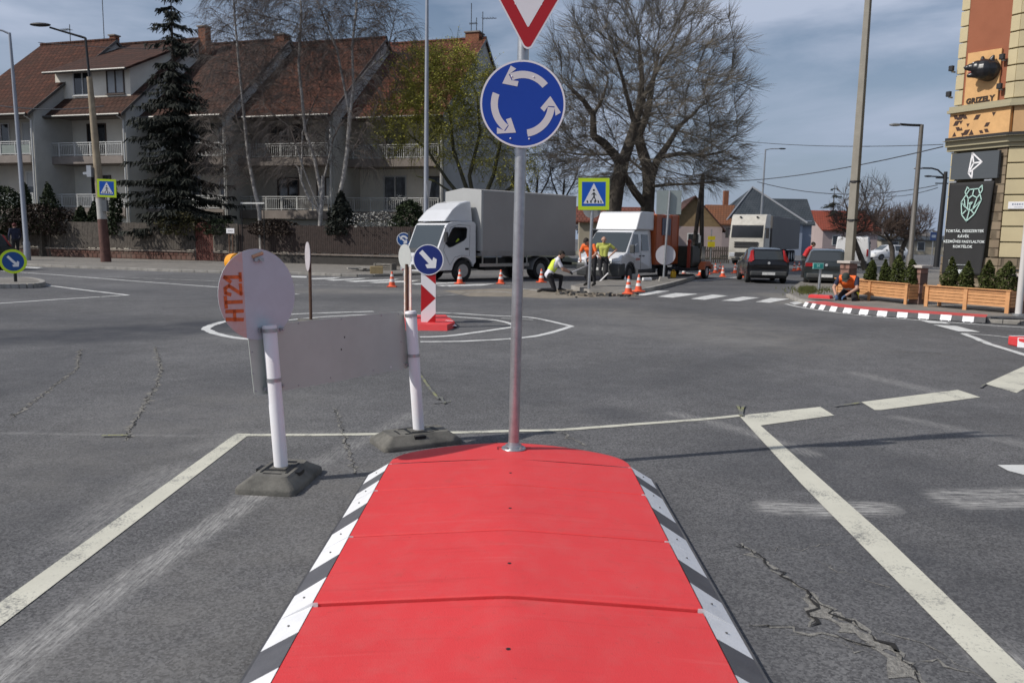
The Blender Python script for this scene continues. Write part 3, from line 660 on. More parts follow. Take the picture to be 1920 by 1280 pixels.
foot(bR+Vector((-.02, -.03, 0)), R(-62), .40, .66, "skewed rubber foot tucked against the rounded nose of the red island")
# ---------------------------------------------------------------- mini signs on the small central island
SL = thing("central_island", "small red rubber island with a white edge block at the middle of the painted lens", "traffic island", tuple(G(815, 602)))
mb = MB(); q = G(815, 602)
def loc(px, py, z=0.0): return G(px, py, z)-Vector((q.x, q.y, 0))
top = [loc(700, 590, .1), loc(835, 590, .1), loc(853, 603, .1), loc(838, 609, .1), loc(700, 607, .1)]
n = len(top); mb.add([tuple(p) for p in top]+[(p.x*1.03, p.y*1.03, 0) for p in top], [tuple(range(n))]+[(i, (i+1) % n, n+(i+1) % n, n+i) for i in range(n)]); mb.build("rubber_top", RUBRED, SL)
mb = MB(); a, c, d, e = loc(835, 600, .105), loc(849, 601, .105), loc(856, 611, .04), loc(843, 612, .04); mb.face([a, c, d, e]); f_, g_ = loc(790, 607, .105), loc(790, 612, .04)
mb.face([loc(787, 606, .106), loc(800, 606, .106), loc(800, 611, .05), loc(787, 611, .05)]); mb.build("white_edge_block", RUBWH, SL)
mb = MB(); mb.face([loc(800, 606.5, .10), loc(836, 606, .10), loc(846, 613, 0.02), loc(800, 613, .02)]); mb.face([loc(843, 612, .038), loc(856, 611, .038), loc(857, 613.5, .0), loc(844, 614.5, .0)]); mb.build("black_edge_block", RUBBLK, SL)
def beacon_panel(mb, w_, h_, z0, y, mr, mw):
    U_ = lambda u, v: ((u-.5)*w_, y, z0+h_*(1-v))
    for poly, m in (([(0, 0), (1, 0), (1, .235), (0, .02)], mr), ([(0, .02), (1, .235), (1, .48), (0, .24)], mw), ([(0, .24), (1, .49), (0, .74)], mr), ([(1, .49), (1, .76), (.15, 1), (0, 1), (0, .74)], mw), ([(1, .76), (1, 1), (.15, 1)], mr)):
        mb.face([U_(*p) for p in poly], m)
kb = G(803, 614); kt = thing("keep_right_beacon", "blue disc with white diagonal arrow above a red and white striped panel, facing the viewer", "road sign", tuple(kb), R(-3), "keep right signs on the junction")
zz = lambda py: Zof(kb, py)
mb = MB(); w_ = 27.5/ppm(kb); h_ = zz(508)-zz(612)
mb.box((0, .012, zz(612)+h_/2), (w_, .02, h_), 2); beacon_panel(mb, w_, h_, zz(612), -.001, 0, 1); mb.build("striped_panel", [SIGNR, SIGNW, ALU], kt)
mb = MB(); rr = 28.5/ppm(kb); M_ = T(0, 0, zz(487))
plate(mb, circ(rr, 40), 2, M_, .003, -.012); ring(mb, rr*.94, rr, -.0126, 0, 40, M_); flat(mb, circ(rr*.945, 40), -.0127, 1, M_)
m2 = MB(); straight_arrow(m2, rr*1.45, rr*.30, R(-47), -.0135, 0); mb.add(m2.v, m2.f, 0, M_)
mb.build("arrow_sign", [SIGNW, mat("sign_blue_dark", (.012, .025, .17), .35), ALU], kt)
mb = MB(); mb.box((0, .045, zz(487)/2+.1), (.04, .04, zz(487)), 0); mb.build("post", GALV, kt)
mb = MB(); mb.prism([(-.20, 0), (.34, 0), (.30, .05), (.12, .085), (-.2, .085)], -.12, .2); mb.build("rubber_base", FOOTM, kt, None, .008)
# beacon seen from behind
rb = G(763, 606); rt = thing("keep_right_beacon", "pale round sign back with an orange stained slat, left of the blue arrow disc", "road sign", tuple(rb), R(-52), "keep right signs on the junction")
zz = lambda py: Zof(rb, py); k_ = ppm(rb)
mb = MB(); plate(mb, circ(23/k_, 36), 0, T(-.08, 0, zz(481)), .004, .0); mb.build("round_disc", mat("disc_back_pale", (.46, .48, .46), .5, var=.06), rt)
mb = MB(); mb.box((0, .02, (zz(500)+.1)/2), (.26, .014, zz(500)-.1)); mb.build("slat", mat("slat_white_orange", (.66, .62, .58), .6, var=.08, vs=6, dirt=(.6, .28, .14), dvs=9, damt=.8), rt)
mb = MB(); mb.box((.02, -.02, zz(495)/2), (.05, .03, zz(495))); mb.build("post", RUST, rt)
mb = MB(); mb.prism([(-.3, 0), (.3, 0), (.24, .08), (-.24, .08)], -.18, .18); mb.build("rubber_base", FOOTM, rt)
# edge-on sign
eb = G(581, 607); et = thing("keep_right_beacon", "thin round sign seen nearly edge on, on a dark rusty post", "road sign", tuple(eb), R(-66), "keep right signs on the junction")
zz = lambda py: Zof(eb, py); k_ = ppm(eb)
mb = MB(); mb.tube([(0, .02, 0), (-.02, .02, zz(470))], .028, 8); mb.build("post", RUST, et)
mb = MB(); plate(mb, circ(27/k_, 36), 0, T(-.03, 0, zz(481)) @ RY(R(-8)), .01, -.02); mb.build("round_disc", mat("disc_back_mauve", (.50, .46, .48), .5, var=.08, dirt=(.3, .25, .22), dvs=6), et)
mb = MB(); mb.prism([(-.3, 0), (.3, 0), (.24, .08), (-.24, .08)], -.18, .18); mb.build("rubber_base", FOOTM, et)
# far-left keep right sign with yellow rim
lb = G(29, 528, .13); lt = thing("keep_right_sign", "round blue arrow sign with broad yellow rim on the far kerbed refuge", "road sign", tuple(lb), R(24), "keep right signs on the junction")
zz = lambda py: Zof(lb, py)-lb.z; k_ = ppm(lb); rr = 22.5/k_
mb = MB(); mb.tube([(0, 0, 0), (-.01, 0, zz(500))], .035, 10); mb.tube([(.005, 0, 0), (.005, 0, .28)], .045, 10, 1); mb.build("post", [GALV, BLACK], lt)
mb = MB(); M_ = T(-.02, 0, zz(490)); plate(mb, circ(rr, 40), 2, M_, .004, -.05); flat(mb, circ(rr*.995, 40), -.051, 0, M_); flat(mb, circ(rr*.79, 40), -.0518, 1, M_)
m2 = MB(); straight_arrow(m2, rr*1.15, rr*.2, R(-48), -.0526, 0, 2.4); mb.add(m2.v, m2.f, 3, M_); mb.build("arrow_sign", [SIGNY, mat("sign_blue_mid", (.008, .07, .26), .35), ALU, SIGNW], lt)
# small blue sign in front of the lorry
nb_ = G(757, 521); nt_ = thing("roundabout_sign_post", "small round blue sign with white bent arrows on a striped post by the lorry cab", "road sign", tuple(nb_), R(6))
zz = lambda py: Zof(nb_, py); k_ = ppm(nb_); rr = 13/k_
mb = MB(); mb.tube([(0, .03, 0), (0, .03, zz(447))], .03, 8); mb.build("post", GALV, nt_)
mb = MB(); M_ = T(0, 0, zz(449)); plate(mb, circ(rr, 32), 2, M_, .004, -.01); flat(mb, circ(rr*.99, 32), -.011, 0, M_); flat(mb, circ(rr*.9, 32), -.0118, 1, M_)
m2 = MB(); arc_arrow(m2, rr*.45, rr*.28, R(10), R(185), R(40), -.0126, 0); straight_arrow(m2, rr*.9, rr*.24, R(-40), -.013, 0, 2.2, (rr*.15, -rr*.25)); mb.add(m2.v, m2.f, 0, M_); mb.build("arrow_sign", [SIGNW, mat("sign_blue_mid", (.008, .07, .26), .35), ALU], nt_)
mb = MB(); beacon_panel(mb, .26, .9, zz(449)-rr-.92, .005, 0, 1); mb.box((0, .015, zz(449)-rr-.47), (.26, .015, .9), 2); mb.build("striped_panel", [SIGNR, SIGNW, ALU], nt_)
# ---------------------------------------------------------------- pedestrian crossing signs
def ped_face(mb, s, M, y=-.06):
    q = lambda k: [(-s/2*k, -s/2*k), (s/2*k, -s/2*k), (s/2*k, s/2*k), (-s/2*k, s/2*k)]
    plate(mb, q(1), 4, M, .004, y); flat(mb, q(.995), y-.001, 0, M); flat(mb, q(.76), y-.0018, 1, M)
    flat(mb, [(-s*.33, -s*.30), (s*.33, -s*.30), (0, s*.34)], y-.0026, 2, M)
    k = s*.01
    bars = [(-22, -28, -17, -20), (-11, -28, -6, -20), (2, -28, 7, -20), (13, -28, 18, -20), (22, -28, 26, -20)]
    for (x0, z0, x1, z1) in bars: flat(mb, [(x0*k, z0*k), (x1*k, z0*k), (x1*k-2*k, z1*k), (x0*k-1*k, z1*k)], y-.0034, 3, M)
    for a, c, w_ in (((0, 5), (1, -8), 5.5), ((1, -8), (8, -24), 3.4), ((0, -8), (-8, -22), 3.4), ((1, 4), (8, -4), 2.6), ((-1, 4), (-7, -3), 2.6)):
        a = Vector((a[0], a[1])); c = Vector((c[0], c[1])); d = (c-a).normalized(); nn_ = Vector((-d.y, d.x))*w_/2
        flat(mb, [tuple((a+nn_)*k), tuple((c+nn_*.8)*k), tuple((c-nn_*.8)*k), tuple((a-nn_)*k)], y-.0040, 3, M)
    flat(mb, circ(3.4*k, 14, (0, 12*k)), y-.0040, 3, M)
PEDM = [SIGNY, mat("sign_blue_bright", (.006, .10, .52), .35), SIGNW, BLACK, ALU]
pb = G(1104, 541, .13); pt = thing("pedestrian_crossing_sign", "square pedestrian crossing sign with bright yellow border on a steel post beside the bending worker", "road sign", tuple(pb), R(4), "pedestrian crossing signs")
zz = lambda py: Zof(pb, py)-pb.z; k_ = ppm(pb)
mb = MB(); mb.tube([(0, 0, 0), (.05, 0, zz(340))], .05, 14); mb.build("post", GALV, pt, 40)
mb = MB(); ped_face(mb, 58/k_, T((1109-1104)/k_-.02, 0, zz(364)) @ RY(R(-1))); mb.build("sign_plate", PEDM, pt)
mb = MB(); plate(mb, circ(17.5/k_, 32), 0, T(.05, .11, zz(391)), .004); mb.build("disc_back", ALU, pt)
# blank-backed signs right of the orange van
bb = G(1243, 527, .13); bt = thing("sign_post", "slim post with a blank rectangular sign back above a round one, beside the orange box", "road sign", tuple(bb), R(0))
zz = lambda py: Zof(bb, py)-bb.z; k_ = ppm(bb)
mb = MB(); mb.tube([(0, -.06, 0), (.11, -.06, zz(358))], .04, 12); mb.build("post", GALV, bt, 40)
mb = MB(); x0 = .1; mb.box((x0+.03, 0, (zz(357)+zz(402))/2), (46/k_, .006, zz(357)-zz(402)), 0, RY(R(-.5))); mb.build("rectangular_plate", mat("sign_back_green_grey", (.30, .34, .33), .5, .1, var=.05), bt)
mb = MB(); plate(mb, circ(18.5/k_, 36), 0, T(.06, 0, zz(478)), .004); mb.build("round_plate", mat("sign_back_pale", (.52, .50, .52), .5, var=.05), bt)
mb = MB(); mb.box((.1, -.035, zz(366)), (.12, .05, .03)); mb.box((.08, -.035, zz(396)), (.12, .05, .03)); mb.build("clamp", GALV, bt)
mb = MB(); mb.prism([(-.17, 0), (.17, 0), (.13, .16), (-.13, .16)], -.2, .08); mb.build("concrete_foot", KERB, bt)
# ================================================================ row houses
def tile_mat(name, c0, c1, dirt):
    m = bpy.data.materials.new(name); m.use_nodes = True; nt = m.node_tree; N, L = nt.nodes, nt.links
    b = N["Principled BSDF"]; b.inputs["Roughness"].default_value = .85; b.inputs["Specular IOR Level"].default_value = .15
    tc = N.new("ShaderNodeTexCoord")
    br = N.new("ShaderNodeTexBrick"); br.offset = .5; br.inputs["Scale"].default_value = 1.0; br.inputs["Mortar Size"].default_value = .05; br.inputs["Mortar Smooth"].default_value = .6
    br.inputs["Brick Width"].default_value = .34; br.inputs["Row Height"].default_value = .40; br.inputs["Bias"].default_value = .1
    mp = N.new("ShaderNodeMapping"); mp.vector_type = 'POINT'
    sx = N.new("ShaderNodeSeparateXYZ"); L.new(tc.outputs["Object"], sx.inputs[0])
    zz = N.new("ShaderNodeMath"); zz.operation = 'MULTIPLY'; zz.inputs[1].default_value = 1.55; L.new(sx.outputs["Z"], zz.inputs[0])
    cb = N.new("ShaderNodeCombineXYZ"); L.new(sx.outputs["X"], cb.inputs["X"]); L.new(zz.outputs[0], cb.inputs["Y"])
    L.new(cb.outputs[0], br.inputs["Vector"])
    br.inputs["Color1"].default_value = (*c0, 1); br.inputs["Color2"].default_value = (*c1, 1); br.inputs["Mortar"].default_value = (*[c*.35 for c in c0], 1)
    nz = N.new("ShaderNodeTexNoise"); nz.inputs["Scale"].default_value = .9; nz.inputs["Detail"].default_value = 8; nz.inputs["Roughness"].default_value = .7; L.new(tc.outputs["Object"], nz.inputs["Vector"])
    r = N.new("ShaderNodeMapRange"); r.inputs["From Min"].default_value = .4; r.inputs["From Max"].default_value = .75; r.inputs["To Max"].default_value = .75; L.new(nz.outputs["Fac"], r.inputs["Value"])
    mx = N.new("ShaderNodeMix"); mx.data_type = 'RGBA'; mx.inputs["B"].default_value = (*dirt, 1); L.new(br.outputs["Color"], mx.inputs["A"]); L.new(r.outputs["Result"], mx.inputs["Factor"])
    L.new(mx.outputs["Result"], b.inputs["Base Color"])
    bp = N.new("ShaderNodeBump"); bp.inputs["Strength"].default_value = .7; bp.inputs["Distance"].default_value = .03; L.new(br.outputs["Fac"], bp.inputs["Height"]); bp.invert = True
    L.new(bp.outputs["Normal"], b.inputs["Normal"])
    return m
TILE = tile_mat("roof_tiles_brown_red", (.108, .042, .026), (.058, .025, .017), (.036, .023, .017))
TILE2 = tile_mat("roof_tiles_red", (.19, .062, .040), (.12, .046, .032), (.075, .052, .030))
TILE3 = tile_mat("roof_tiles_dusty", (.095, .045, .032), (.060, .033, .025), (.045, .030, .024))
PLAS = mat("plaster_grey_beige", (.50, .465, .40), .92, var=.10, vs=.8, bump=.2, bs=40, dirt=(.37, .345, .30), dvs=.5)
PLASG = mat("plaster_grey", (.50, .495, .465), .92, var=.12, vs=.6, bump=.2, bs=40, dirt=(.36, .355, .33), dvs=.4, damt=.7)
PLASW = mat("plaster_pale", (.74, .70, .61), .92, var=.10, vs=.8, bump=.2, bs=40, dirt=(.56, .53, .46), dvs=.6)
FASC = mat("concrete_band", (.24, .205, .18), .9, var=.15, vs=2, dirt=(.15, .13, .115), dvs=1.5)
RAILM = mat("railing_white", (.52, .52, .50), .5, var=.06); RAILP = mat("railing_panel", (.20, .23, .21), .6, var=.1)
WFRAME = mat("window_frame_white", (.55, .55, .53), .5, var=.04); WBROWN = mat("window_frame_brown", (.06, .04, .03), .6); PANE = glass("window_glass", (.018, .022, .026), .08); CURT = mat("window_curtain", (.36, .38, .39), .6, var=.1, vs=3)
SHUT = mat("roller_shutter", (.42, .43, .43), .6, var=.04); GUT = mat("gutter_zinc", (.10, .097, .09), .45, .3, var=.1); BRICKC = mat("chimney_brick", (.22, .085, .045), .9, var=.35, vs=9)
ANG = R(17.5); ZE, ZR, DEP, RIDGE = 8.75, 14.1, 13.2, 6.55
def window(parent, x0, x1, z0, z1, y, frame=WFRAME, pane=PANE, mull=1, blind=0.0, sill=True):
    f = MB(); t = .07
    f.box(((x0+x1)/2, y-.03, z0+t/2), (x1-x0, .06, t)); f.box(((x0+x1)/2, y-.03, z1-t/2), (x1-x0, .06, t))
    for x in [x0+t/2, x1-t/2]+[x0+(x1-x0)*k/(mull+1) for k in range(1, mull+1)]: f.box((x, y-.031, (z0+z1)/2), (t, .058, z1-z0-2*t-.002))
    if sill: f.box(((x0+x1)/2, y-.06, z0-.03), (x1-x0+.1, .12, .05))
    o = f.build("window", frame, parent)
    p = MB(); p.box(((x0+x1)/2, y-.012, (z0+z1)/2), (x1-x0-2*t, .012, z1-z0-2*t)); p.build("pane", pane, o)
    if blind > 0:
        s = MB(); h = (z1-z0-2*t)*blind; s.box(((x0+x1)/2, y-.024, z1-t-h/2), (x1-x0-2*t, .01, h)); s.build("shutter", SHUT, o)
    return o
def house(pxc, depth, label, w_, roofm, wallm, gablem, dormer=False, wins=None, dgap=.3, chim=(), ant=(), rails=('p', 'p'), left_gable=False):
    C = A(pxc, 440, depth*1.06); h = thing("row_house", label, "house", (C.x, C.y, 0), -ANG, "stepped row of terraced houses")
    h.scale = (1.06, 1.06, 1.045)
    LD = 1.5; xl, xr = -w_, 0.0
    wb = MB()   # rear body with gables
    prof_ = [(LD, 0), (DEP, 0), (DEP, ZE), (RIDGE, ZR-.12), (LD, ZE+(ZR-ZE)*(LD/RIDGE)-.12)]
    wb.prism(prof_, xl, xr-.02, 0, None, 'x')
    wb.build("rear_wall", wallm, h)
    gb = MB(); g = [(0, 0), (DEP, 0), (DEP, ZE), (RIDGE, ZR-.10), (0, ZE-.02)]
    gb.prism(g, -.26, .004, 0, None, 'x'); gb.build("gable_wall", gablem, h)
    if left_gable: gb = MB(); gb.prism(g, xl-.25, xl, 0, None, 'x'); gb.build("gable_wall", gablem, h)
    # loggia slabs and parapet
    for z0, z1 in ((2.45, 2.95), (5.55, 6.0), (8.35, 8.6)):
        s = MB(); s.box(((xl+xr-.27)/2, LD/2-.06, (z0+z1)/2), (w_-.27, LD+.1, z1-z0)); s.build("balcony_slab" if z1 < 8 else "eave_soffit", FASC, h, None, .01)
    s = MB(); s.box(((xl+xr-.27)/2, .3, 1.2), (w_-.3, .2, 2.5)); s.build("plinth_wall", wallm, h)
    for z, kind in zip((2.95, 6.0), rails):
        r = MB(); a, c = xl+.05, xr-.30
        r.box(((a+c)/2, -.05, z+.80), (c-a, .05, .05)); r.box(((a+c)/2, -.05, z+.68), (c-a, .03, .03)); r.box(((a+c)/2, -.05, z+.08), (c-a, .04, .04))
        k = int((c-a)/1.25)+1
        for i in range(k+1): r.box((a+.03+(c-a-.06)*i/k, -.05, z+.4), (.05, .05, .8))
        if kind == 'p':
            n = int((c-a)/.13)
            for i in range(n): r.box((a+(c-a)*(i+.5)/n, -.05, z+.37), (.022, .022, .58))
        o = r.build("balcony_railing", RAILM, h)
        if kind == 'b': q = MB(); q.box(((a+c)/2, -.03, z+.36), (c-a, .02, .5)); q.build("infill_panel", RAILP, o)
    for (x0, x1, z0, z1, fr, pn, ml, bl) in wins: window(h, x0, x1, z0, z1, LD, fr, pn, ml, bl, z0 > 3.5 and (z0-6.0) % 3 > .3)
    # roof
    ov = .5; sl = (ZR-ZE)/RIDGE; rf = MB(); th = .16
    def slope(y0, y1, x0, x1, flip=1):
        zf = lambda y: ZE+(y*sl if flip > 0 else (DEP-y)*(ZR-ZE)/(DEP-RIDGE))
        rf.add([(x0, y0, zf(y0)), (x1, y0, zf(y0)), (x1, y1, zf(y1)), (x0, y1, zf(y1)), (x0, y0, zf(y0)-th), (x1, y0, zf(y0)-th), (x1, y1, zf(y1)-th), (x0, y1, zf(y1)-th)],
               [(0, 1, 2, 3), (7, 6, 5, 4), (0, 4, 5, 1), (1, 5, 6, 2), (2, 6, 7, 3), (3, 7, 4, 0)])
    slope(-ov, RIDGE, xl-.12, xr+.12); slope(RIDGE, DEP+ov, xl-.12, xr+.12, -1)
    ro = rf.build("roof", roofm, h)
    rc = MB(); rc.tube([(xl-.12, RIDGE, ZR+.02), (xr+.12, RIDGE, ZR+.02)], .11, 8); rc.build("ridge_tiles", roofm, ro)
    vb = MB(); d = .10
    for y0, y1, f in ((-ov, RIDGE, 1), (RIDGE, DEP+ov, -1)):
        zf = lambda y: ZE+(y*sl if f > 0 else (DEP-y)*(ZR-ZE)/(DEP-RIDGE))
        vb.add([(xr+.125, y0, zf(y0)+.02), (xr+.155, y0, zf(y0)+.02), (xr+.155, y1, zf(y1)+.02), (xr+.125, y1, zf(y1)+.02), (xr+.125, y0, zf(y0)-.18), (xr+.155, y0, zf(y0)-.18), (xr+.155, y1, zf(y1)-.18), (xr+.125, y1, zf(y1)-.18)],
               [(0, 1, 2, 3), (7, 6, 5, 4), (0, 4, 5, 1), (1, 5, 6, 2), (2, 6, 7, 3), (3, 7, 4, 0)])
    vb.build("verge_board", GUT, ro)
    gt = MB(); gt.tube([(xl, -ov-.06, ZE-ov*sl-.05), (xr+.05, -ov-.06, ZE-ov*sl-.05)], .075, 8); gt.build("gutter", GUT, h)
    dp = MB(); dp.tube([(xr-.12, -ov-.04, ZE-ov*sl-.1), (xr-.12, -.09, ZE-.75), (xr-.12, -.09, .1)], .055, 8); dp.build("downpipe", RAILM, h)
    if dormer:
        dm = MB(); yd = 1.05; z0 = ZE+yd*sl-.3; zt = 11.45; xa, xb = xl+.05, xr-.55
        ye = (zt-ZE)/sl+2.3; zr_ = ZE+sl*(RIDGE-.25)
        dm.prism([(yd, z0), (yd, zt-.14), (RIDGE-.3, zr_-.22), ((z0-ZE)/sl+.4, z0)], xa, xb, 0, None, 'x'); do = dm.build("dormer", wallm, h)
        ds = MB(); ya = yd-.75; s2 = (zr_-zt)/(RIDGE-.3-yd); zq = zt-.02-.75*s2
        ds.add([(xa-.1, ya, zq), (xb+.4, ya, zq), (xb+.4, RIDGE-.2, zr_+.1), (xa-.1, RIDGE-.2, zr_+.1), (xa-.1, ya, zq-.14), (xb+.4, ya, zq-.14), (xb+.4, RIDGE-.2, zr_-.06), (xa-.1, RIDGE-.2, zr_-.06)],
               [(0, 1, 2, 3), (7, 6, 5, 4), (0, 4, 5, 1), (1, 5, 6, 2), (2, 6, 7, 3), (3, 7, 4, 0)]); ds.build("dormer_roof", TILE3, do)
        dg_ = MB(); dg_.tube([(xa-.1, ya-.05, zq-.06), (xb+.42, ya-.05, zq-.06)], .07, 8); dg_.build("dormer_gutter", GUT, do)
        for (x0, x1) in ((-4.75, -3.35), (-2.25, -.95)): window(h, x0, x1, 9.75, 11.15, yd, WBROWN if x0 > -3 else WFRAME, PANE if x0 < -3 else CURT, 1, 0)
    for (x, y, s, hgt) in chim:
        c = MB(); c.box((x, y, ZR+hgt/2-.5), (s, s, hgt+1)); co = c.build("chimney", BRICKC, ro); k = MB(); k.box((x, y, ZR+hgt+.04), (s+.14, s+.14, .08)); k.build("chimney_cap", FASC, co)
    for (x, y, hh_, kind) in ant:
        a = MB(); a.cyl((x, y, ZR-.4), (x, y, ZR+hh_), .025, n=6)
        if kind:
            a.tube([(x, y, ZR+hh_*.75), (x+kind, y, ZR+hh_*.72)], .02, 6)
            for q in range(5): a.tube([(x+kind*q/5, y-.25, ZR+hh_*.74), (x+kind*q/5, y+.25, ZR+hh_*.74)], .012, 4)
        a.build("aerial", BLACK, ro)
    return h
W2 = lambda x0, x1, z, h_=2.1, fr=WFRAME, pn=PANE, ml=1, bl=0: (x0, x1, z, z+h_, fr, pn, ml, bl)
house(76, 47.9, "terraced house with plain dark red roof and white roller shutters, ending the row", 6.1, TILE, PLAS, PLASG,
      wins=[W2(-2.6, -1.1, 6.05, 2.1, WFRAME, CURT, 0, .55), W2(-.9, -.35, 6.05, 2.1, WFRAME, CURT, 0, .9), W2(-2.5, -.95, 3.3, 1.9, WFRAME, PANE, 0, .5), W2(-.85, -.35, 3.3, 1.8, WFRAME, CURT, 0, .9), W2(-5, -3.6, 6.05)],
      chim=((-.35, RIDGE+.3, .42, .3),), ant=((-3.7, RIDGE, 1.2, -.7), (-.9, RIDGE, 2.6, 0)), rails=('b', 'b'), left_gable=True)
house(246, 47.4, "terraced house with wide tiled dormer of two windows above its eave", 6.2, TILE3, PLASW, PLASG, True,
      [W2(-4.35, -2.9, 6.03, 2.1, WBROWN), W2(-1.45, -.45, 6.5, 1.7, WBROWN, CURT), W2(-4.2, -2.7, 3.0, 2.0, WBROWN), W2(-1.6, -.45, 3.1, 1.8, WBROWN)], chim=((.3, RIDGE+.2, .55, .75),))
house(430, 47.1, "terraced house half hidden behind the tall spruce and the first birch", 6.6, TILE3, PLAS, PLASG,
      wins=[W2(-4.4, -3.0, 6.03), W2(-1.7, -.6, 6.6, 1.5), W2(-4.4, -3.0, 3.0), W2(-1.7, -.6, 3.4, 1.5)], chim=((-.6, RIDGE+.2, .7, .3),))
house(627, 46.3, "terraced house behind the forked birch trunks, curtain in its upper window", 6.6, TILE, PLAS, PLASG,
      wins=[W2(-5.2, -3.9, 6.03, 2.1, WBROWN), W2(-3.6, -2.6, 6.03, 2.1, WBROWN), W2(-1.35, -.45, 6.25, 1.75, WFRAME, CURT, 0), W2(-4.7, -3.2, 3.0, 2.0, WBROWN), W2(-2.0, -.8, 3.3, 1.7, WBROWN, CURT)])
house(832, 46.0, "end terrace house with bright red tiles and a grey gable facing the big bare tree", 6.8, TILE2, PLASW, mat("plaster_gable_grey", (.42, .415, .40), .92, var=.1, vs=.5, bump=.2, bs=40, dirt=(.30, .295, .28), dvs=.4),
      wins=[W2(-4.35, -3.1, 6.03, 2.15, WBROWN), W2(-1.6, -.7, 6.3, 1.8, WFRAME, CURT, 0), W2(-4.5, -3.0, 3.0, 2.15, WFRAME), W2(-1.9, -.45, 3.0, 2.1, WBROWN, PANE, 0)], chim=((-.75, RIDGE+.2, .9, .35),), ant=((-.9, RIDGE, 2.2, 0), (-.55, RIDGE, 1.3, -.5), (-.1, RIDGE-.1, 1.6, .9)))
# ================================================================ fence
WOOD1 = mat("weathered_wood", (.085, .072, .060), .9, var=.45, vs=5, bump=.3, bs=30, dirt=(.135, .12, .10), dvs=2, damt=.6); WOOD2 = mat("dark_fence_wood", (.038, .025, .021), .85, var=.4, vs=5, bump=.3, bs=30); REDW = mat("red_gate_wood", (.115, .032, .022), .75, var=.25, vs=6, dirt=(.06, .022, .018), dvs=3)
BRK = tile_mat("red_brick", (.17, .085, .065), (.13, .07, .055), (.20, .16, .13)); COPE = mat("coping_concrete", (.20, .165, .14), .9, var=.25, vs=4)
FA, FB = Vector((-34, 49.6, PZ)), Vector((-5.0, 40.9, PZ)); fd = (FB-FA).normalized(); FANG = math.atan2(fd.y, fd.x)
def fpx(px, z=1.0):     # distance along the fence line seen at pixel column px
    d = ray(px, 470); n_ = Vector((-fd.y, fd.x, 0)); t = (FA-ORG).dot(n_)/d.dot(n_); return (ORG+d*t-FA).dot(fd)
def fence(px0, px1, label, wood, base, seed, hh=1.98, gap=.012):
    rr = random.Random(seed); s0, s1 = fpx(px0), fpx(px1); L_ = s1-s0; p = FA+fd*s0
    f = thing("wooden_fence", label, "fence", (p.x, p.y, PZ), FANG)
    bz = .52
    m = MB(); n = int(L_/.112)
    for i in range(n):
        x = L_*(i+.5)/n; m.box((x, rr.uniform(-.006, .006), (bz+.06+hh+rr.uniform(-.03, .03))/2+.03), (L_/n-gap, .022, hh-bz+rr.uniform(-.02, .04)))
    m.build("palings", wood, f)
    for z in (bz+.25, hh-.35): r_ = MB(); r_.box((L_/2, .05, z), (L_, .05, .09)); r_.build("rail", wood, f)
    k = max(1, int(L_/2.4))
    for i in range(k+1): q = MB(); q.box((L_*i/k, .07, hh/2), (.1, .08, hh)); q.build("post", wood, f)
    b = MB(); b.box((L_/2, .05, bz/2-.04), (L_, .28, bz-.08)); b.build("base_wall", base, f)
    c = MB(); c.box((L_/2, .03, bz-.02), (L_, .36, .08)); c.build("coping", COPE, f)
fence(-250, 367, "long weathered wooden fence on a low brick wall, ending at the red gate", WOOD1, BRK, 3)
fence(402, 447, "short stretch of weathered wooden fence between the red gate and the dark fence", WOOD1, BRK, 4)
fence(449, 840, "dark brown wooden fence running behind the birches and the grey lorry", WOOD2, mat("dark_plinth", (.05, .045, .04), .9, var=.2), 5, 1.93)
s0, s1 = fpx(368), fpx(401); p = FA+fd*s0; gw = s1-s0; gt = thing("garden_gate", "arched red wooden garden gate in the fence", "gate", (p.x, p.y-.03, PZ), FANG)
m = MB(); n = 8
for i in range(n):
    x = gw*(i+.5)/n; z = 1.78+.30*math.sqrt(max(0, 1-((x-gw/2)/(gw/2))**2)); m.box((x, 0, z/2+.03), (gw/n-.025, .03, z))
m.build("boards", REDW, gt)
for z in (.5, 1.45): m = MB(); m.box((gw/2, .035, z), (gw, .035, .1)); m.build("rail", REDW, gt)
for x in (-.06, gw+.06): m = MB(); m.box((x, .05, .35), (.14, .14, .7)); m.build("gate_post", COPE, gt)
p = FA+fd*fpx(437)-Vector((0, .25, 0)); ns = thing("house_number_sign", "small white plate on two thin posts in front of the fence beside the gate", "sign", (p.x, p.y, PZ), FANG)
for x in (-.12, .1): m = MB(); m.box((x, 0, .9), (.05, .05, 1.8)); m.build("post", RUST, ns)
m = MB(); m.box((0, -.04, 1.66), (.5, .04, .27)); m.build("plate", SIGNW, ns); m = MB()
for i in range(5): m.box((-.13+.065*i, -.062, 1.66), (.03, .004, .08))
m.build("lettering", mat("grey_print", (.2, .2, .2)), ns)
# white steel pergola frame behind the fence
p = A(475, 440, 42.6); pg = thing("steel_frame", "thin steel goalpost frame with pale top bar behind the dark fence", "frame", (p.x, p.y, PZ), -ANG)
for x in (-.68, .68): m = MB(); m.cyl((x, 0, 0), (x, 0, Zof((p.x, p.y, 0), 382)-PZ), .03, n=6); m.build("post", BLACK, pg)
m = MB(); m.box((0, 0, Zof((p.x, p.y, 0), 381)-PZ), (1.45, .05, .08)); m.build("top_bar", RAILM, pg)
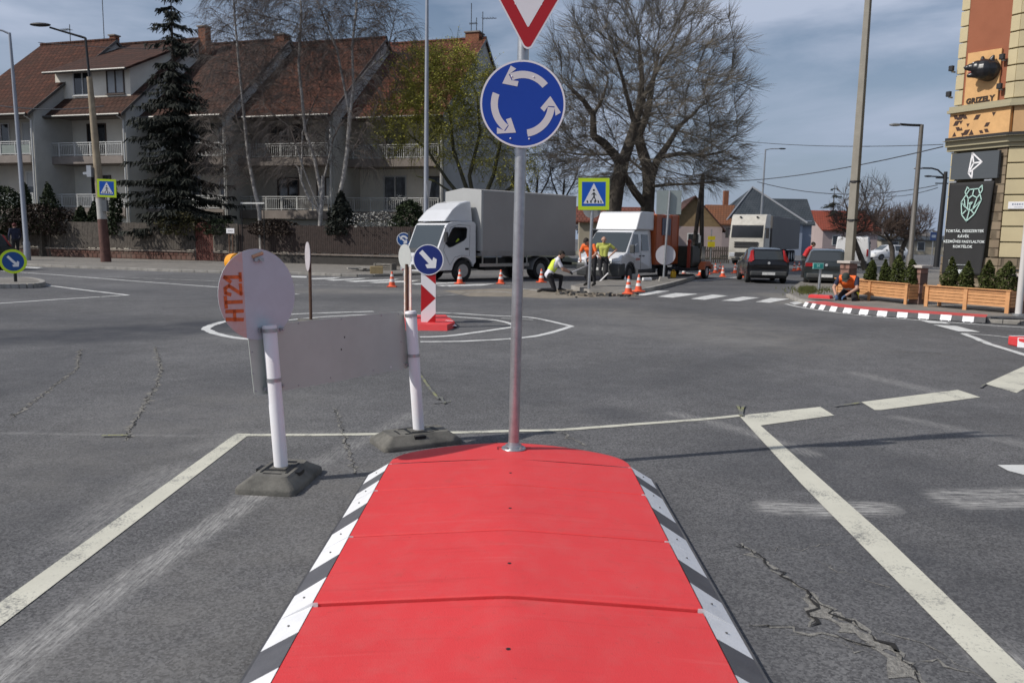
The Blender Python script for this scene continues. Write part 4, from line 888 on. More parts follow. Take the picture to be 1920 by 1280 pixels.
# ================================================================ lamps and poles on the left
LAMPG = mat("lamp_pole_grey", (.30, .32, .36), .5, .3, var=.08, vs=2); DARKM = mat("dark_metal", (.03, .03, .032), .55, .3)
p = G(52, 488, PZ); t = thing("street_lamp", "tall plain grey steel lamp post standing on the pavement behind the yellow rimmed arrow sign", "street lamp", tuple(p)); zz = lambda py: Zof(p, py)-PZ
ht = zz(62); m = MB(); m.tube([(0, 0, 0), (0, 0, .9), (-.02, 0, 1.0), (-.10, 0, ht*.6), (-.2, 0, ht)], [.16, .16, .12, .1, .06], 12); m.build("pole", LAMPG, t, 40)
m = MB(); m.tube([(-.2, 0, ht-.05), (-.5, -.05, ht+.08), (-1.3, -.2, ht+.22)], [.05, .045, .04], 8); m.build("arm", LAMPG, t, 40)
m = MB(); m.ell((-1.65, -.26, ht+.25), (.42, .15, .07)); m.build("lamp_head", DARKM, t, 40)
p = G(199, 491, PZ); t = thing("street_lamp", "old tan lamp pole with reddish foot, carrying a dark lamp arm, before the wooden fence", "street lamp", tuple(p)); zz = lambda py: Zof(p, py)-PZ; k_ = ppm(p)
lean = -.42
TANC = mat("tan_concrete", (.30, .245, .17), .9, var=.25, vs=3, bump=.3, bs=20, dirt=(.17, .13, .10), dvs=1.3); 
def at_(z): return (lean*z/10.2, 0, z)
m = MB(); m.tube([at_(zz(404)), at_(zz(300)), at_(zz(145))], [.2, .18, .125], 12, 0); m.build("pole", TANC, t, 40)
m = MB(); m.tube([at_(0), at_(zz(410))], [.25, .22], 12); m.build("reddish_foot", mat("reddish_paint", (.105, .05, .04), .85, var=.35, vs=5), t, 40)
m = MB(); m.tube([at_(zz(411)), at_(zz(372))], [.222, .212], 12); m.build("white_band", mat("faded_white_band", (.42, .41, .38), .85, var=.2, vs=4), t, 40)
m = MB(); m.tube([at_(zz(146)), (lean-.05, 0, zz(72)), (lean-.3, 0, zz(69))], .06, 8); m.tube([(lean-.05, 0, zz(72)), (lean-1.6, -.3, zz(56))], [.055, .045], 8); m.build("arm", DARKM, t, 40)
m = MB(); m.ell((lean-2.0, -.38, zz(52)), (.52, .18, .09)); m.build("lamp_head", DARKM, t, 40)
m = MB(); m.box((lean*.5-.32, -.1, zz(322)), (.22, .25, .55)); m.box((lean*.5-.42, -.15, zz(326)), (.4, .1, .12)); m.build("camera_box", mat("box_grey", (.40, .42, .45), .5, var=.1), t)
m = MB(); m.box((lean*.3+.28, -.12, zz(386)), (.24, .2, .55)); m.build("meter_box", mat("box_dark", (.10, .11, .12), .5), t)
q = A(200, 353, p.y-.28); t2 = thing("pedestrian_crossing_sign", "square pedestrian crossing sign with yellow border fixed to the tan lamp pole before the fence", "road sign", (q.x, q.y, q.z), R(10), "pedestrian crossing signs")
m = MB(); ped_face(m, 33/k_, T(0, 0, 0) @ RY(R(1)), 0); m.build("sign_plate", PEDM, t2)
for z in (.3, -.3): m = MB(); m.box((0, .12, z), (.42, .2, .04)); m.build("bracket", GALV, t2)
p = A(798.5, 505, 37.5); p.z = PZ; t = thing("street_lamp", "very tall slim grey pole behind the grey lorry cab, its top out of sight", "street lamp", tuple(p)); zz = lambda py: Zof(p, py)-PZ
m = MB(); m.tube([(0, 0, 0), (0, 0, 1.0), (.0, 0, 1.1), (.02, 0, 7.5), (.04, 0, 14.5)], [.14, .14, .125, .095, .055], 14); m.build("pole", LAMPG, t, 40)
m = MB(); m.tube([(.04, 0, 14.45), (.3, 0, 14.8), (1.6, -.1, 15)], [.05, .05, .04], 8); m.ell((1.9, -.1, 15.0), (.42, .15, .07)); m.build("lamp_arm", LAMPG, t, 40)
m = MB(); mt = RZ(R(68)); plate(m, [(x*.55, zz(378)+z*1.05) for x, z in inset_tri(1.05, 0, .03)], 0, mt, .01, -.14); m.build("sign_back", mat("sign_back_light", (.5, .5, .5), .5), t)
# ================================================================ trees
from mathutils import kdtree
def leaf_mat(name, c0, c1, rough=.75, trans=.0):
    if name in _mats: return _mats[name]
    m = bpy.data.materials.new(name); m.use_nodes = True; nt = m.node_tree; N, L = nt.nodes, nt.links
    b = N["Principled BSDF"]; b.inputs["Roughness"].default_value = rough; b.inputs["Specular IOR Level"].default_value = .25
    tc = N.new("ShaderNodeTexCoord"); n1 = N.new("ShaderNodeTexNoise"); n1.inputs["Scale"].default_value = 3.0; n1.inputs["Detail"].default_value = 5; L.new(tc.outputs["Object"], n1.inputs["Vector"])
    wn = N.new("ShaderNodeTexWhiteNoise"); ge = N.new("ShaderNodeNewGeometry"); L.new(ge.outputs["Random Per Island"], wn.inputs["Vector"]) 
    ad = N.new("ShaderNodeMath"); ad.operation = 'MULTIPLY_ADD'; ad.inputs[1].default_value = .45; L.new(ge.outputs["Random Per Island"], ad.inputs[0])
    mr = N.new("ShaderNodeMapRange"); mr.inputs["From Min"].default_value = .3; mr.inputs["From Max"].default_value = .7; mr.inputs["To Max"].default_value = .6; L.new(n1.outputs["Fac"], mr.inputs["Value"]); L.new(mr.outputs["Result"], ad.inputs[2])
    mx = N.new("ShaderNodeMix"); mx.data_type = 'RGBA'; mx.inputs["A"].default_value = (*c0, 1); mx.inputs["B"].default_value = (*c1, 1); L.new(ad.outputs[0], mx.inputs["Factor"])
    L.new(mx.outputs["Result"], b.inputs["Base Color"]); _mats[name] = m; return m
def tube_fast(mb, P, rs, n):
    mb.tube(P, rs, n, 0, False)
def colonize(seed, starts, attract, step=.3, di=2.0, dk=.5, iters=90, tropism=Vector((0, 0, .1)), jitter=.07, inertia=.75):
    """starts: list of polylines (list of Vectors, parent index or None) -> node positions, parents"""
    rr = random.Random(seed); pos = []; par = []
    for poly, pi in starts:
        last = pi
        for q in poly:
            pos.append(Vector(q)); par.append(-1 if last is None else last); last = len(pos)-1
    dirs = [(pos[i]-pos[par[i]]).normalized() if par[i] >= 0 else Vector((0, 0, 1)) for i in range(len(pos))]
    att = [Vector(a) for a in attract]; alive = list(range(len(att)))
    childn = {}
    for it in range(iters):
        if not alive: break
        kd = kdtree.KDTree(len(pos))
        for i, p in enumerate(pos): kd.insert(p, i)
        kd.balance(); acc = {}; nxt = []
        for a in alive:
            co, i, d = kd.find(att[a])
            if d < dk: continue
            nxt.append(a)
            if d < di: acc.setdefault(i, Vector((0, 0, 0))); acc[i] += (att[a]-co).normalized()
        alive = nxt
        if not acc: break
        grew = 0
        for i, v in acc.items():
            if childn.get(i, 0) > 2: continue
            v = v.normalized()+dirs[i]*inertia+tropism+Vector((rr.gauss(0, jitter), rr.gauss(0, jitter), rr.gauss(0, jitter)))
            if v.length < 1e-3: continue
            pos.append(pos[i]+v.normalized()*step); par.append(i); dirs.append(v.normalized()); childn[i] = childn.get(i, 0)+1; grew += 1
        if not grew: break
    return pos, par
def grow_mesh(seed, pos, par, rtip, gamma, rmax, fixed, twig=None, rfix=None):
    n = len(pos); kids = [[] for _ in range(n)]
    for i, p in enumerate(par):
        if p >= 0: kids[p].append(i)
    r = [0.0]*n
    for i in range(n-1, -1, -1):
        r[i] = rtip if not kids[i] else min(rmax, sum(r[k]**gamma for k in kids[i])**(1/gamma))
    if rfix:
        for i, v in rfix.items(): r[i] = max(r[i], v)
    trunk, crown = MB(), MB()
    done = set(); chains = []
    for i in range(n):
        if par[i] < 0 or len(kids[par[i]]) > 1 and max(kids[par[i]], key=lambda k: r[k]) != i:
            ch = [par[i], i] if par[i] >= 0 else [i]
            while kids[ch[-1]]: ch.append(max(kids[ch[-1]], key=lambda k: r[k]))
            chains.append(ch)
    for ch in chains:
        rs = [r[k] for k in ch]
        if len(ch) < 2: continue
        if par[ch[0]] >= 0 or True: rs[0] = min(rs[0], rs[1]*1.3) if par[ch[1]] == ch[0] and ch[0] != 0 else rs[0]
        P = [pos[k] for k in ch]
        cut = len(ch)
        for q in range(len(ch)):
            if rs[q] < fixed: cut = q; break
        if cut >= 2: tube_fast(trunk, P[:cut+1], rs[:cut+1], 9 if rs[0] > .12 else 6)
        if cut < len(ch)-0:
            s = max(0, cut-0)
            if len(P)-s >= 2: tube_fast(crown, P[s:], rs[s:-1]+[rs[-1]*.5], 4 if rs[s] > .03 else 3)
    tips = [(pos[i], (pos[i]-pos[par[i]]).normalized(), r[i]) for i in range(n) if par[i] >= 0 and r[i] < rtip*2.6]
    return trunk, crown, tips
def add_twigs(rr, crown, tips, per, L0, L1, rad, dirf, segs=3, cen=None):
    ends = []
    for p, d, r in tips:
        for _ in range(per):
            v = (d+Vector((rr.gauss(0, .42), rr.gauss(0, .42), rr.gauss(0, .36)))+((p-cen).normalized()*.8 if cen is not None else Vector((0, 0, 0)))).normalized(); L_ = rr.uniform(L0, L1); P = [p]; q = p.copy()
            for k in range(segs):
                v = (v+dirf).normalized(); q = q+v*L_/segs; P.append(q.copy())
            tube_fast(crown, P, [rad]*segs+[rad*.35], 3); ends.append((P, v))
    return ends
def leaf_quads(rr, mb, pts, s, m=0, flatv=None):
    for p in pts:
        a = Vector((rr.gauss(0, 1), rr.gauss(0, 1), rr.gauss(0, 1))).normalized(); b = a.orthogonal().normalized(); k = s*rr.uniform(.6, 1.4)
        b = (b+a.cross(b)*rr.uniform(-1, 1)).normalized()
        mb.face([p-a*k*.5, p+b*k*.28, p+a*k*.5, p-b*k*.28], m)
def ellipsoid_pts(rr, n, c, r, shell=.0, lowcut=None):
    out = []
    while len(out) < n:
        v = Vector((rr.uniform(-1, 1), rr.uniform(-1, 1), rr.uniform(-1, 1)))
        if v.length > 1 or v.length < shell: continue
        p = Vector((c[0]+v.x*r[0], c[1]+v.y*r[1], c[2]+v.z*r[2]))
        if lowcut is not None and p.z < lowcut: continue
        out.append(p)
    return out
BARK = mat("dark_bark", (.075, .064, .052), .95, var=.35, vs=6, bump=.8, bs=12); TWIG = mat("twig_brown", (.085, .073, .058), .95, var=.3, vs=1.5); TWIGG = mat("twig_grey", (.10, .09, .085), .95, var=.3, vs=1.5)
TWIGB = mat("twig_pale_brown", (.15, .132, .108), .95, var=.3, vs=1.5); BIRCHB = mat("birch_bark", (.36, .34, .32), .85, var=.5, vs=7, dirt=(.04, .036, .032), dvs=3.6, damt=.9); BTWIG = mat("birch_twig", (.12, .10, .088), .95, var=.3, vs=1.5); BLIMB = mat("birch_limb", (.19, .175, .16), .9, var=.4, vs=3, dirt=(.05, .045, .04), dvs=2.5, damt=.8)
def px_line(pts, Y): return [A(x, y, Y+(dy if len(q_) > 2 else 0)) for q_ in pts for x, y, dy in [(q_+(0,))[:3]]]
def resample(P, step):
    out = [P[0]]
    for a, c in zip(P[:-1], P[1:]):
        k = max(1, round((c-a).length/step)); out += [a.lerp(c, i/k) for i in range(1, k+1)]
    return out
def bare_tree(name, label, cat, base, limbs, radii, attract, seed, mats, group=None, step=.3, di=2.2, dk=.45, rtip=.010, gamma=2.35, trop=Vector((0, 0, .12)), twig=(2, .4, .9, .009, Vector((0, 0, .05))), cut=.055, iters=80):
    """limbs: list of (polyline of world points, attach limb index, attach fraction)"""
    b = Vector(base); t = thing(name, label, cat, tuple(b), 0, group); starts = []; off = []; cnt = 0; rfix = {}
    for li, (P, ai) in enumerate(limbs):
        Q = resample([Vector(p)-b for p in P], step)
        if ai is None: starts.append((Q, None)); idx = list(range(cnt, cnt+len(Q)))
        else:
            allp = [(i, q) for k in range(len(off)) for i, q in off[k]]
            near = min(allp, key=lambda w: (w[1]-Q[0]).length); starts.append((Q[1:], near[0])); idx = list(range(cnt, cnt+len(Q)-1)); Q = Q[1:]
        r0, r1 = radii[li]
        for k, i in enumerate(idx): rfix[i] = r0+(r1-r0)*k/max(1, len(idx)-1)
        off.append(list(zip(idx, Q))); cnt += len(Q)
    pos, par = colonize(seed, starts, [Vector(a)-b for a in attract], step, di, dk, iters, trop)
    tr, cr, tips = grow_mesh(seed, pos, par, rtip, gamma, max(r[0] for r in radii), cut, None, rfix)
    rr = random.Random(seed+1); ends = []
    if twig: ends = add_twigs(rr, cr, tips, *twig)
    o1 = tr.build("trunk", mats[0], t, 60, None, False); o2 = cr.build("crown", mats[1], t, None, None, False)
    return t, o2, ends, tips
# ---------------------------------------------------------------- the big bare tree with two trunks behind the vans
Y0 = 42.0; rr = random.Random(11)
cc = A(1206, 178, Y0)
att = ellipsoid_pts(rr, 2600, (cc.x, cc.y, cc.z), (5.55, 4.6, 5.6), .0, 4.0)
att = [p for p in att if rr.random() < .22+.78*min(1, (Vector(((p.x-cc.x)/5.5, (p.y-cc.y)/4.6, (p.z-cc.z)/5.5))).length**1.2)]
cl = A(1330, 300, Y0); att += ellipsoid_pts(rr, 260, (cl.x, cl.y, cl.z), (1.7, 2.4, 1.9)); cl = A(1060, 250, Y0); att += ellipsoid_pts(rr, 160, (cl.x, cl.y, cl.z), (1.4, 2.2, 2.0))
b0 = G(1152, 500, 0); b0 = A(1150, 500, Y0); b0.z = 0
limbs = [(px_line([(1147, 505), (1150, 400), (1157, 350), (1166, 310)], Y0), None), (px_line([(1166, 310), (1152, 290, -.3), (1132, 268, -.6), (1113, 255, -.9), (1112, 215, -1), (1095, 190, -1.3), (1070, 165, -1.5)], Y0), 0),
         (px_line([(1166, 310), (1178, 275), (1190, 235), (1199, 200), (1204, 150), (1200, 100)], Y0), 0), (px_line([(1199, 200), (1215, 165, .8), (1240, 120, 1.5), (1265, 80, 2)], Y0), 2), (px_line([(1190, 235), (1178, 190, -1), (1165, 140, -1.8), (1150, 95, -2.3)], Y0), 2),
         (px_line([(1113, 215), (1130, 185, .5), (1140, 150, 1)], Y0), 1)]
bare_tree("bare_tree", "big bare tree whose leaning trunk forks behind the pedestrian sign, the denser crowned one", "tree", b0, limbs, [(.44, .36), (.26, .08), (.31, .09), (.14, .05), (.14, .05), (.10, .04)],
          att[::2], 21, [BARK, TWIGB], "pair of big bare trees", .26, 2.3, .46, .0095, 2.3, Vector((0, 0, .05)), (6, .5, 1.2, .006, Vector((0, 0, .02)), 3, Vector((cc.x, cc.y, cc.z-2.5))-b0))
b1 = A(1214, 500, Y0+1.2); b1.z = 0; Y1 = Y0+1.2
limbs = [(px_line([(1213, 505), (1213, 400), (1217, 350), (1213, 310), (1203, 280), (1196, 255)], Y1), None), (px_line([(1217, 345), (1232, 300), (1250, 275, .4), (1275, 235, .8), (1305, 210, 1)], Y1), 0), (px_line([(1238, 295), (1275, 288, -.5), (1320, 292, -1), (1355, 285, -1.2)], Y1), 1),
         (px_line([(1210, 385), (1190, 360, -.4), (1172, 330, -.8), (1160, 318, -1)], Y1), 0), (px_line([(1196, 255), (1215, 210, 1), (1222, 165, 1.5), (1235, 100, 2)], Y1), 0), (px_line([(1215, 350), (1260, 346, -1), (1300, 345, -1.6), (1345, 340, -2)], Y1), 0), (px_line([(1217, 330), (1170, 290, 1), (1090, 290, 2), (1050, 285, 2.4)], Y1), 0)]
bare_tree("bare_tree", "second big bare tree with straighter trunk and low spreading limbs, behind the white van", "tree", b1, limbs, [(.44, .26), (.24, .07), (.12, .05), (.22, .16), (.24, .07), (.09, .04), (.08, .035)],
          att[1::2], 22, [BARK, TWIGB], "pair of big bare trees", .26, 2.3, .46, .0095, 2.3, Vector((0, 0, .05)), (6, .5, 1.2, .006, Vector((0, 0, .02)), 3, Vector((cc.x, cc.y, cc.z-2.5))-b1))
# ---------------------------------------------------------------- birches
def birch(label, stems, Y, crown_blobs, seed, n=560, rt=.16):
    rr = random.Random(seed); limbs = []; radii = []; att = []
    for i, (pts, r0, r1) in enumerate(stems):
        r0 *= .72; r1 *= .8; limbs.append((px_line(pts, Y), None if i == 0 else 0)); radii.append((r0, r1))
    for (px, py, rx, ry, k) in crown_blobs:
        c = A(px, py, Y); s = Y/FL; att += ellipsoid_pts(rr, int(n*k), (c.x, c.y, c.z), (rx*s, rx*s*.85, ry*s))
    b = Vector(limbs[0][0][0]); b.z = PZ; limbs[0][0][0] = b.copy()
    return bare_tree("birch_tree", label, "tree", b, limbs, radii, att, seed, [BIRCHB, BTWIG], "bare birches in front of the houses", .27, 1.9, .42, .0085, 2.2, Vector((0, 0, .10)), (6, .5, 1.3, .0055, Vector((0, 0, -.33)), 4), .04)
birch("slim white birch just right of the spruce, its single trunk bending as it rises", [([(490, 470), (487, 400), (476, 350), (465, 290), (456, 200), (447, 110), (440, 30), (436, -40)], .17, .05), ([(476, 350), (455, 320, -.5), (425, 280, -1), (400, 250, -1.3)], .05, .03), ([(462, 260), (448, 235), (440, 205)], .05, .03)], 43.6,
      [(440, 30, 60, 100, 1.2), (450, 150, 60, 80, .7), (415, 120, 45, 80, .4), (430, 270, 60, 90, .45)], 31)
birch("many stemmed birch with low sweeping limbs between the houses' first floors", [([(597, 470), (600, 430), (602, 395), (606, 330)], .20, .12), ([(602, 400), (580, 375), (565, 340), (560, 315)], .10, .07), ([(565, 345), (567, 250), (580, 215), (590, 190)], .08, .04), ([(603, 370), (590, 300), (572, 245), (560, 120), (565, 20), (560, -40)], .10, .035),
      ([(600, 395), (570, 320, -.5), (545, 240, -.8), (500, 205, -1)], .06, .03), ([(606, 340), (625, 260), (640, 230)], .07, .04)], 43.2, [(535, 30, 75, 90, 1.2), (570, 130, 60, 70, .6), (520, 120, 60, 70, .45), (500, -10, 60, 60, .7), (540, 260, 75, 90, .6), (600, 250, 45, 90, .3)], 32)
birch("tallest white birch, forking in a clear Y against the second roof", [([(622, 470), (630, 400), (643, 340), (652, 280), (656, 220)], .19, .14), ([(656, 220), (645, 160), (632, 95), (610, 40), (590, -10)], .10, .035), ([(656, 220), (663, 165), (660, 90), (668, 20), (672, -50)], .10, .035), ([(660, 165), (690, 130), (725, 100), (735, 60)], .06, .03), ([(650, 300), (690, 235), (720, 215)], .05, .03), ([(652, 290), (685, 260), (705, 262)], .04, .03)],
      42.8, [(655, 20, 90, 100, 1.6), (735, 65, 45, 75, .7), (610, 60, 55, 80, .7), (700, 140, 65, 60, .5), (690, 230, 55, 90, .45)], 33)
# ---------------------------------------------------------------- willow with fresh yellow-green leaves
Yw = 43.5; rr = random.Random(41); att = []
for (px, py, rx, ry, k) in [(800, 150, 70, 65, 260), (850, 130, 50, 50, 200), (830, 220, 80, 90, 340), (900, 230, 60, 110, 340), (960, 280, 50, 100, 300), (745, 235, 45, 55, 150)]:
    c = A(px, py, Yw); s = Yw/FL; att += ellipsoid_pts(rr, k, (c.x, c.y, c.z), (rx*s, rx*s*.8, ry*s))
b = A(895, 470, Yw); b.z = PZ
limbs = [([b, A(893, 400, Yw)], None)]+[(px_line(p, Yw), 0) for p in ([(893, 405), (870, 340), (850, 280), (845, 220)], [(893, 405), (840, 340), (800, 280), (770, 255)], [(893, 405), (880, 330), (900, 250), (895, 180)], [(893, 405), (925, 330), (940, 260), (930, 200)], [(893, 405), (960, 350), (975, 290), (985, 250)], [(893, 405), (860, 370), (815, 340), (780, 330)])]
WLEAF = leaf_mat("willow_leaf", (.25, .24, .035), (.42, .39, .07))
t, co, ends, tips = bare_tree("willow_tree", "many stemmed willow with fresh yellow green shoots in front of the end gable", "tree", b, limbs, [(.35, .3), (.13, .06), (.12, .05), (.13, .05), (.13, .06), (.12, .05), (.09, .04)], att, 42, [mat("willow_bark", (.06, .058, .035), .95, var=.4, vs=4), mat("willow_twig", (.15, .145, .05), .9, var=.3, vs=2)], None, .3, 2.2, .42, .009, 2.25, Vector((0, 0, .15)), (5, .6, 1.5, .0065, Vector((0, 0, -.30)), 4))
lf = MB(); pts = []
kx = [A(px, py, Yw)-b for px, py in ((800, 140), (850, 120), (745, 225), (830, 185), (870, 150))]
for P, v in ends:
    dens = sum(max(0, 1-(P[-1]-k).length/2.2) for k in kx)
    for k in range(22):
        if rr.random() < .22+dens*1.6: i = rr.randrange(len(P)-1); pts.append(P[i].lerp(P[i+1], rr.random())+Vector((rr.gauss(0, .07), rr.gauss(0, .07), rr.gauss(0, .07))))
leaf_quads(rr, lf, pts, .085); lf.build("leaves", WLEAF, t, None, None, False)
# small bare trees behind the lorry
for (px, Yb, top, seed, lab) in ((1005, 58, 285, 51, "thin bare tree showing above the lorry's tarpaulin, nearest the grey gable"), (1055, 62, 290, 52, "thin bare tree above the rear of the lorry, beside the big tree's crown")):
    b = A(px, 480, Yb); b.z = 0; rr = random.Random(seed); c = A(px, 325, Yb); s = Yb/FL
    bare_tree("bare_tree", lab, "tree", b, [([b, A(px-2, 400, Yb), A(px+3, 340, Yb)], None), ([A(px, 390, Yb), A(px-20, 340, Yb), A(px-25, 310, Yb)], 0), ([A(px, 380, Yb), A(px+22, 340, Yb), A(px+28, 320, Yb)], 0)], [(.16, .07), (.07, .04), (.07, .04)],
              ellipsoid_pts(rr, 420, (c.x, c.y, c.z), (55*s, 50*s, 52*s)), seed, [BARK, TWIG], None, .3, 2.5, .45, .010, 2.3, Vector((0, 0, .15)), (3, .5, 1.1, .009, Vector((0, 0, .08))))
# ---------------------------------------------------------------- spruces
NEEDLE = leaf_mat("spruce_needles", (.010, .013, .012), (.032, .036, .026)); CONEB = leaf_mat("spruce_dry", (.05, .03, .02), (.09, .05, .03))
def spruce(label, px, Y, basey, widths, seed, dens=1.0):
    rr = random.Random(seed); b = A(px, 470, Y); b.z = PZ; t = thing("spruce_tree", label, "tree", tuple(b)); zz = lambda py: Zof((b.x, b.y, 0), py)-PZ; s = Y/FL
    top = zz(widths[0][0]); lean = (A(px, widths[0][0], Y)-b); 
    m = MB(); m.tube([(0, 0, 0), (0, 0, top*.5), (0, 0, top)], [.26, .15, .02], 8); m.build("trunk", BARK, t, 60)
    cr = MB(); br = MB()
    for (y0, w0, e0), (y1, w1, e1) in zip(widths[:-1], widths[1:]):
        z0, z1 = zz(y0), zz(y1); k = max(1, int(abs(z0-z1)/.22*dens))
        for i in range(k):
            f = (i+rr.random())/k; z = z0+(z1-z0)*f; wk = (.72+.5*abs(math.sin(z*3.1+seed))) if y1 > 100 else 1.0; w_ = wk* (w0+(w1-w0)*f)*s*rr.uniform(.7, 1.12); dn = (e0+(e1-e0)*f)
            for j in range(max(3, int(7*dn))):
                a = rr.uniform(0, 2*math.pi); d = Vector((math.cos(a), math.sin(a), 0)); P = []; w_0 = w_ if j == 0 else w_0; w_ = w_0*rr.uniform(.68, 1.15)
                for q in range(6):
                    u = q/5; P.append(Vector((0, 0, z))+d*w_*u+Vector((0, 0, w_*(-.42*u+.18*u*u*u))))
                br.tube(P, [.022, .018, .014, .01, .008, .005], 3, 0, False)
                n = int(w_*26*dn)+4
                for q in range(n):
                    u = (q+rr.random())/n; i_ = min(4, int(u*5)); p = P[i_].lerp(P[i_+1], u*5-i_)
                    side = d.cross(Vector((0, 0, 1)))*rr.gauss(0, .30*w_*(1-u*.6)*.45)
                    p = p+side; hang = rr.uniform(.10, .34); v = (d*rr.uniform(.0, .25)+side.normalized()*rr.uniform(-.15, .3)+Vector((0, 0, -hang)))
                    o = Vector((rr.gauss(0, 1), rr.gauss(0, 1), 0)).normalized()*rr.uniform(.03, .06)
                    cr.face([p-o, p+o, p+v+o*.4, p+v-o*.4])
    br.build("branches", BARK, t, None, None, False); cr.build("foliage", NEEDLE, t, None, None, False)
    return t
spruce("tall dark ragged spruce with two separate shelves of branches at its top", 338, 46.2, 430, [(-30, 6, .6), (0, 26, .8), (28, 34, .9), (33, 12, .3), (40, 58, 1.1), (55, 46, .6), (66, 10, .3), (72, 58, 1.1), (92, 40, .6), (100, 16, .6), (115, 34, 1.0), (160, 50, 1.2), (220, 72, 1.25), (300, 84, 1.25), (360, 92, 1.3), (425, 88, 1.2)], 61, .8)
# ---------------------------------------------------------------- conifers, hedges and shrubs behind the fence
THUJA = leaf_mat("thuja_leaf", (.012, .019, .008), (.034, .046, .018)); THUJR = leaf_mat("hedge_reddish", (.018, .013, .009), (.042, .026, .018)); DKGRN = leaf_mat("dark_conifer", (.008, .016, .006), (.028, .042, .014)); PALEB = leaf_mat("pale_blossom", (.22, .21, .19), (.42, .41, .38)); OLIVE = leaf_mat("olive_shrub", (.035, .035, .012), (.075, .065, .022))
def bush(name, label, cat, px, Y, y_top, y_bot, wpx, m, seed, n=1500, size=.16, shape='cone', group=None, zb=None, stems=True):
    rr = random.Random(seed); b = A(px, 460, Y); b.z = PZ if zb is None else zb; s = Y/FL
    zt = Zof((b.x, b.y, b.z), y_top)-b.z; z0 = max(0.0, Zof((b.x, b.y, b.z), y_bot)-b.z) if y_bot else 0.0; w_ = wpx*s/2
    t = thing(name, label, cat, tuple(b), 0, group); mb = MB(); pts = []
    lobes = [(rr.uniform(0, 6.28), rr.uniform(.1, .95), rr.uniform(.15, .35)) for _ in range(16)]
    while len(pts) < n:
        u = rr.random(); a = rr.uniform(0, 2*math.pi)
        prof_ = (1-u)**.75*.95+.05 if shape == 'cone' else math.sqrt(max(0, 1-(2*u-1)**2))*.9+.1 if shape == 'ball' else (1-u**5)**.5
        bump = 1+sum(k*math.exp(-((u-lu)**2)/.012-((math.cos(a-la)-1)**2)*2.0) for la, lu, k in lobes)*.6
        rad = w_*prof_*bump*(rr.random()**.28)*rr.uniform(.75, 1.05)
        pts.append(Vector((rad*math.cos(a), rad*math.sin(a)*.85, z0+(zt-z0)*u*rr.uniform(.94, 1.05))))
    leaf_quads(rr, mb, pts, size); mb.build("foliage", m, t, None, None, False)
    st = MB(); st.tube([(0, 0, 0), (0, 0, zt*.8)], [max(.02, w_*.12), .01], 5)
    for k in range(5): a = k*1.26; st.tube([(0, 0, zt*.15), (w_*.5*math.cos(a), w_*.4*math.sin(a), z0+(zt-z0)*.55)], [.02, .006], 4)
    st.build("stem", BARK, t, None, None, False)
    return t
for i, (px, yt, w_, m, shp, lab) in enumerate([
    (14, 352, 62, THUJA, 'ball', "rounded dark green hedge shrub at the left end of the weathered fence"), (52, 345, 44, THUJA, 'cone', "dark cone shaped thuja directly beside the tall grey lamp post"), (95, 346, 58, THUJA, 'cone', "largest cone shaped thuja in front of the grey side wall, left of the tan pole"),
    (80, 384, 120, THUJR, 'dome', "broad reddish brown hedge mound just above the fence, below the tall thuja"), (155, 388, 44, THUJA, 'cone', "small dark thuja left of the tan lamp pole"), (180, 380, 40, DKGRN, 'cone', "narrow dark thuja touching the left side of the tan lamp pole"),
    (219, 344, 34, DKGRN, 'cone', "very dark narrow conifer rising behind the left pedestrian sign")]):
    bush("conifer_shrub", lab, "shrub", px, 47.6 if i != 6 else 46.4, yt, 440, w_, m, 70+i, 1300 if w_ < 60 else 2600, .17, shp)
bush("shrub", "olive brown shrub under the spruce's lowest branches", "shrub", 345, 45.0, 398, 440, 80, OLIVE, 81, 1200, .15, 'dome')
bush("shrub", "dark spiky evergreen at the foot of the forked birch", "shrub", 640, 42.4, 362, 440, 62, NEEDLE, 82, 2000, .2, 'cone')
bush("shrub", "pale blossoming shrub sprawling over the dark fence in front of the ground floor", "shrub", 705, 42.6, 398, 436, 110, PALEB, 83, 900, .11, 'ball')
bush("shrub", "smaller pale blossoming twigs against the end house's ground floor window", "shrub", 752, 43.6, 366, 400, 40, PALEB, 84, 260, .09, 'ball')
bush("conifer_shrub", "bright green dome shaped conifer behind the lorry cab", "shrub", 768, 42.3, 378, 440, 58, DKGRN, 85, 2600, .15, 'dome')
bush("shrub", "dark tangle of hedge left of the white framed house entrance", "shrub", 515, 43.4, 412, 440, 80, THUJR, 86, 1500, .14, 'dome')
bush("shrub", "low dark hedge between spruce and first birch", "shrub", 415, 44.6, 412, 440, 60, THUJA, 87, 1200, .14, 'dome')
# ================================================================ vehicles (local axes: x forward, y left, z up)
WHITEC = mat("vehicle_white_paint", (.62, .63, .65), .28, var=.04, vs=1.5, dirt=(.52, .52, .50), dvs=1.6, damt=.35, coat=.4); TARP = mat("grey_tarpaulin", (.30, .285, .275), .6, var=.05, vs=.8, bump=.25, bs=1.4, dirt=(.25, .235, .225), dvs=.6); TARPF = mat("pale_tarpaulin", (.37, .375, .37), .6, var=.05, vs=.8)
TYRE = mat("tyre_rubber", (.018, .018, .018), .85, var=.3, vs=8); RIM = mat("steel_rim", (.40, .41, .42), .4, .5, var=.15, vs=9); RIMD = mat("dark_rim", (.10, .10, .105), .45, .4); CHASS = mat("dark_chassis", (.018, .018, .02), .75, var=.3, vs=4); PLAST = mat("grey_bumper_plastic", (.045, .048, .05), .6, var=.12, vs=3, dirt=(.11, .105, .095), dvs=2, damt=.5)
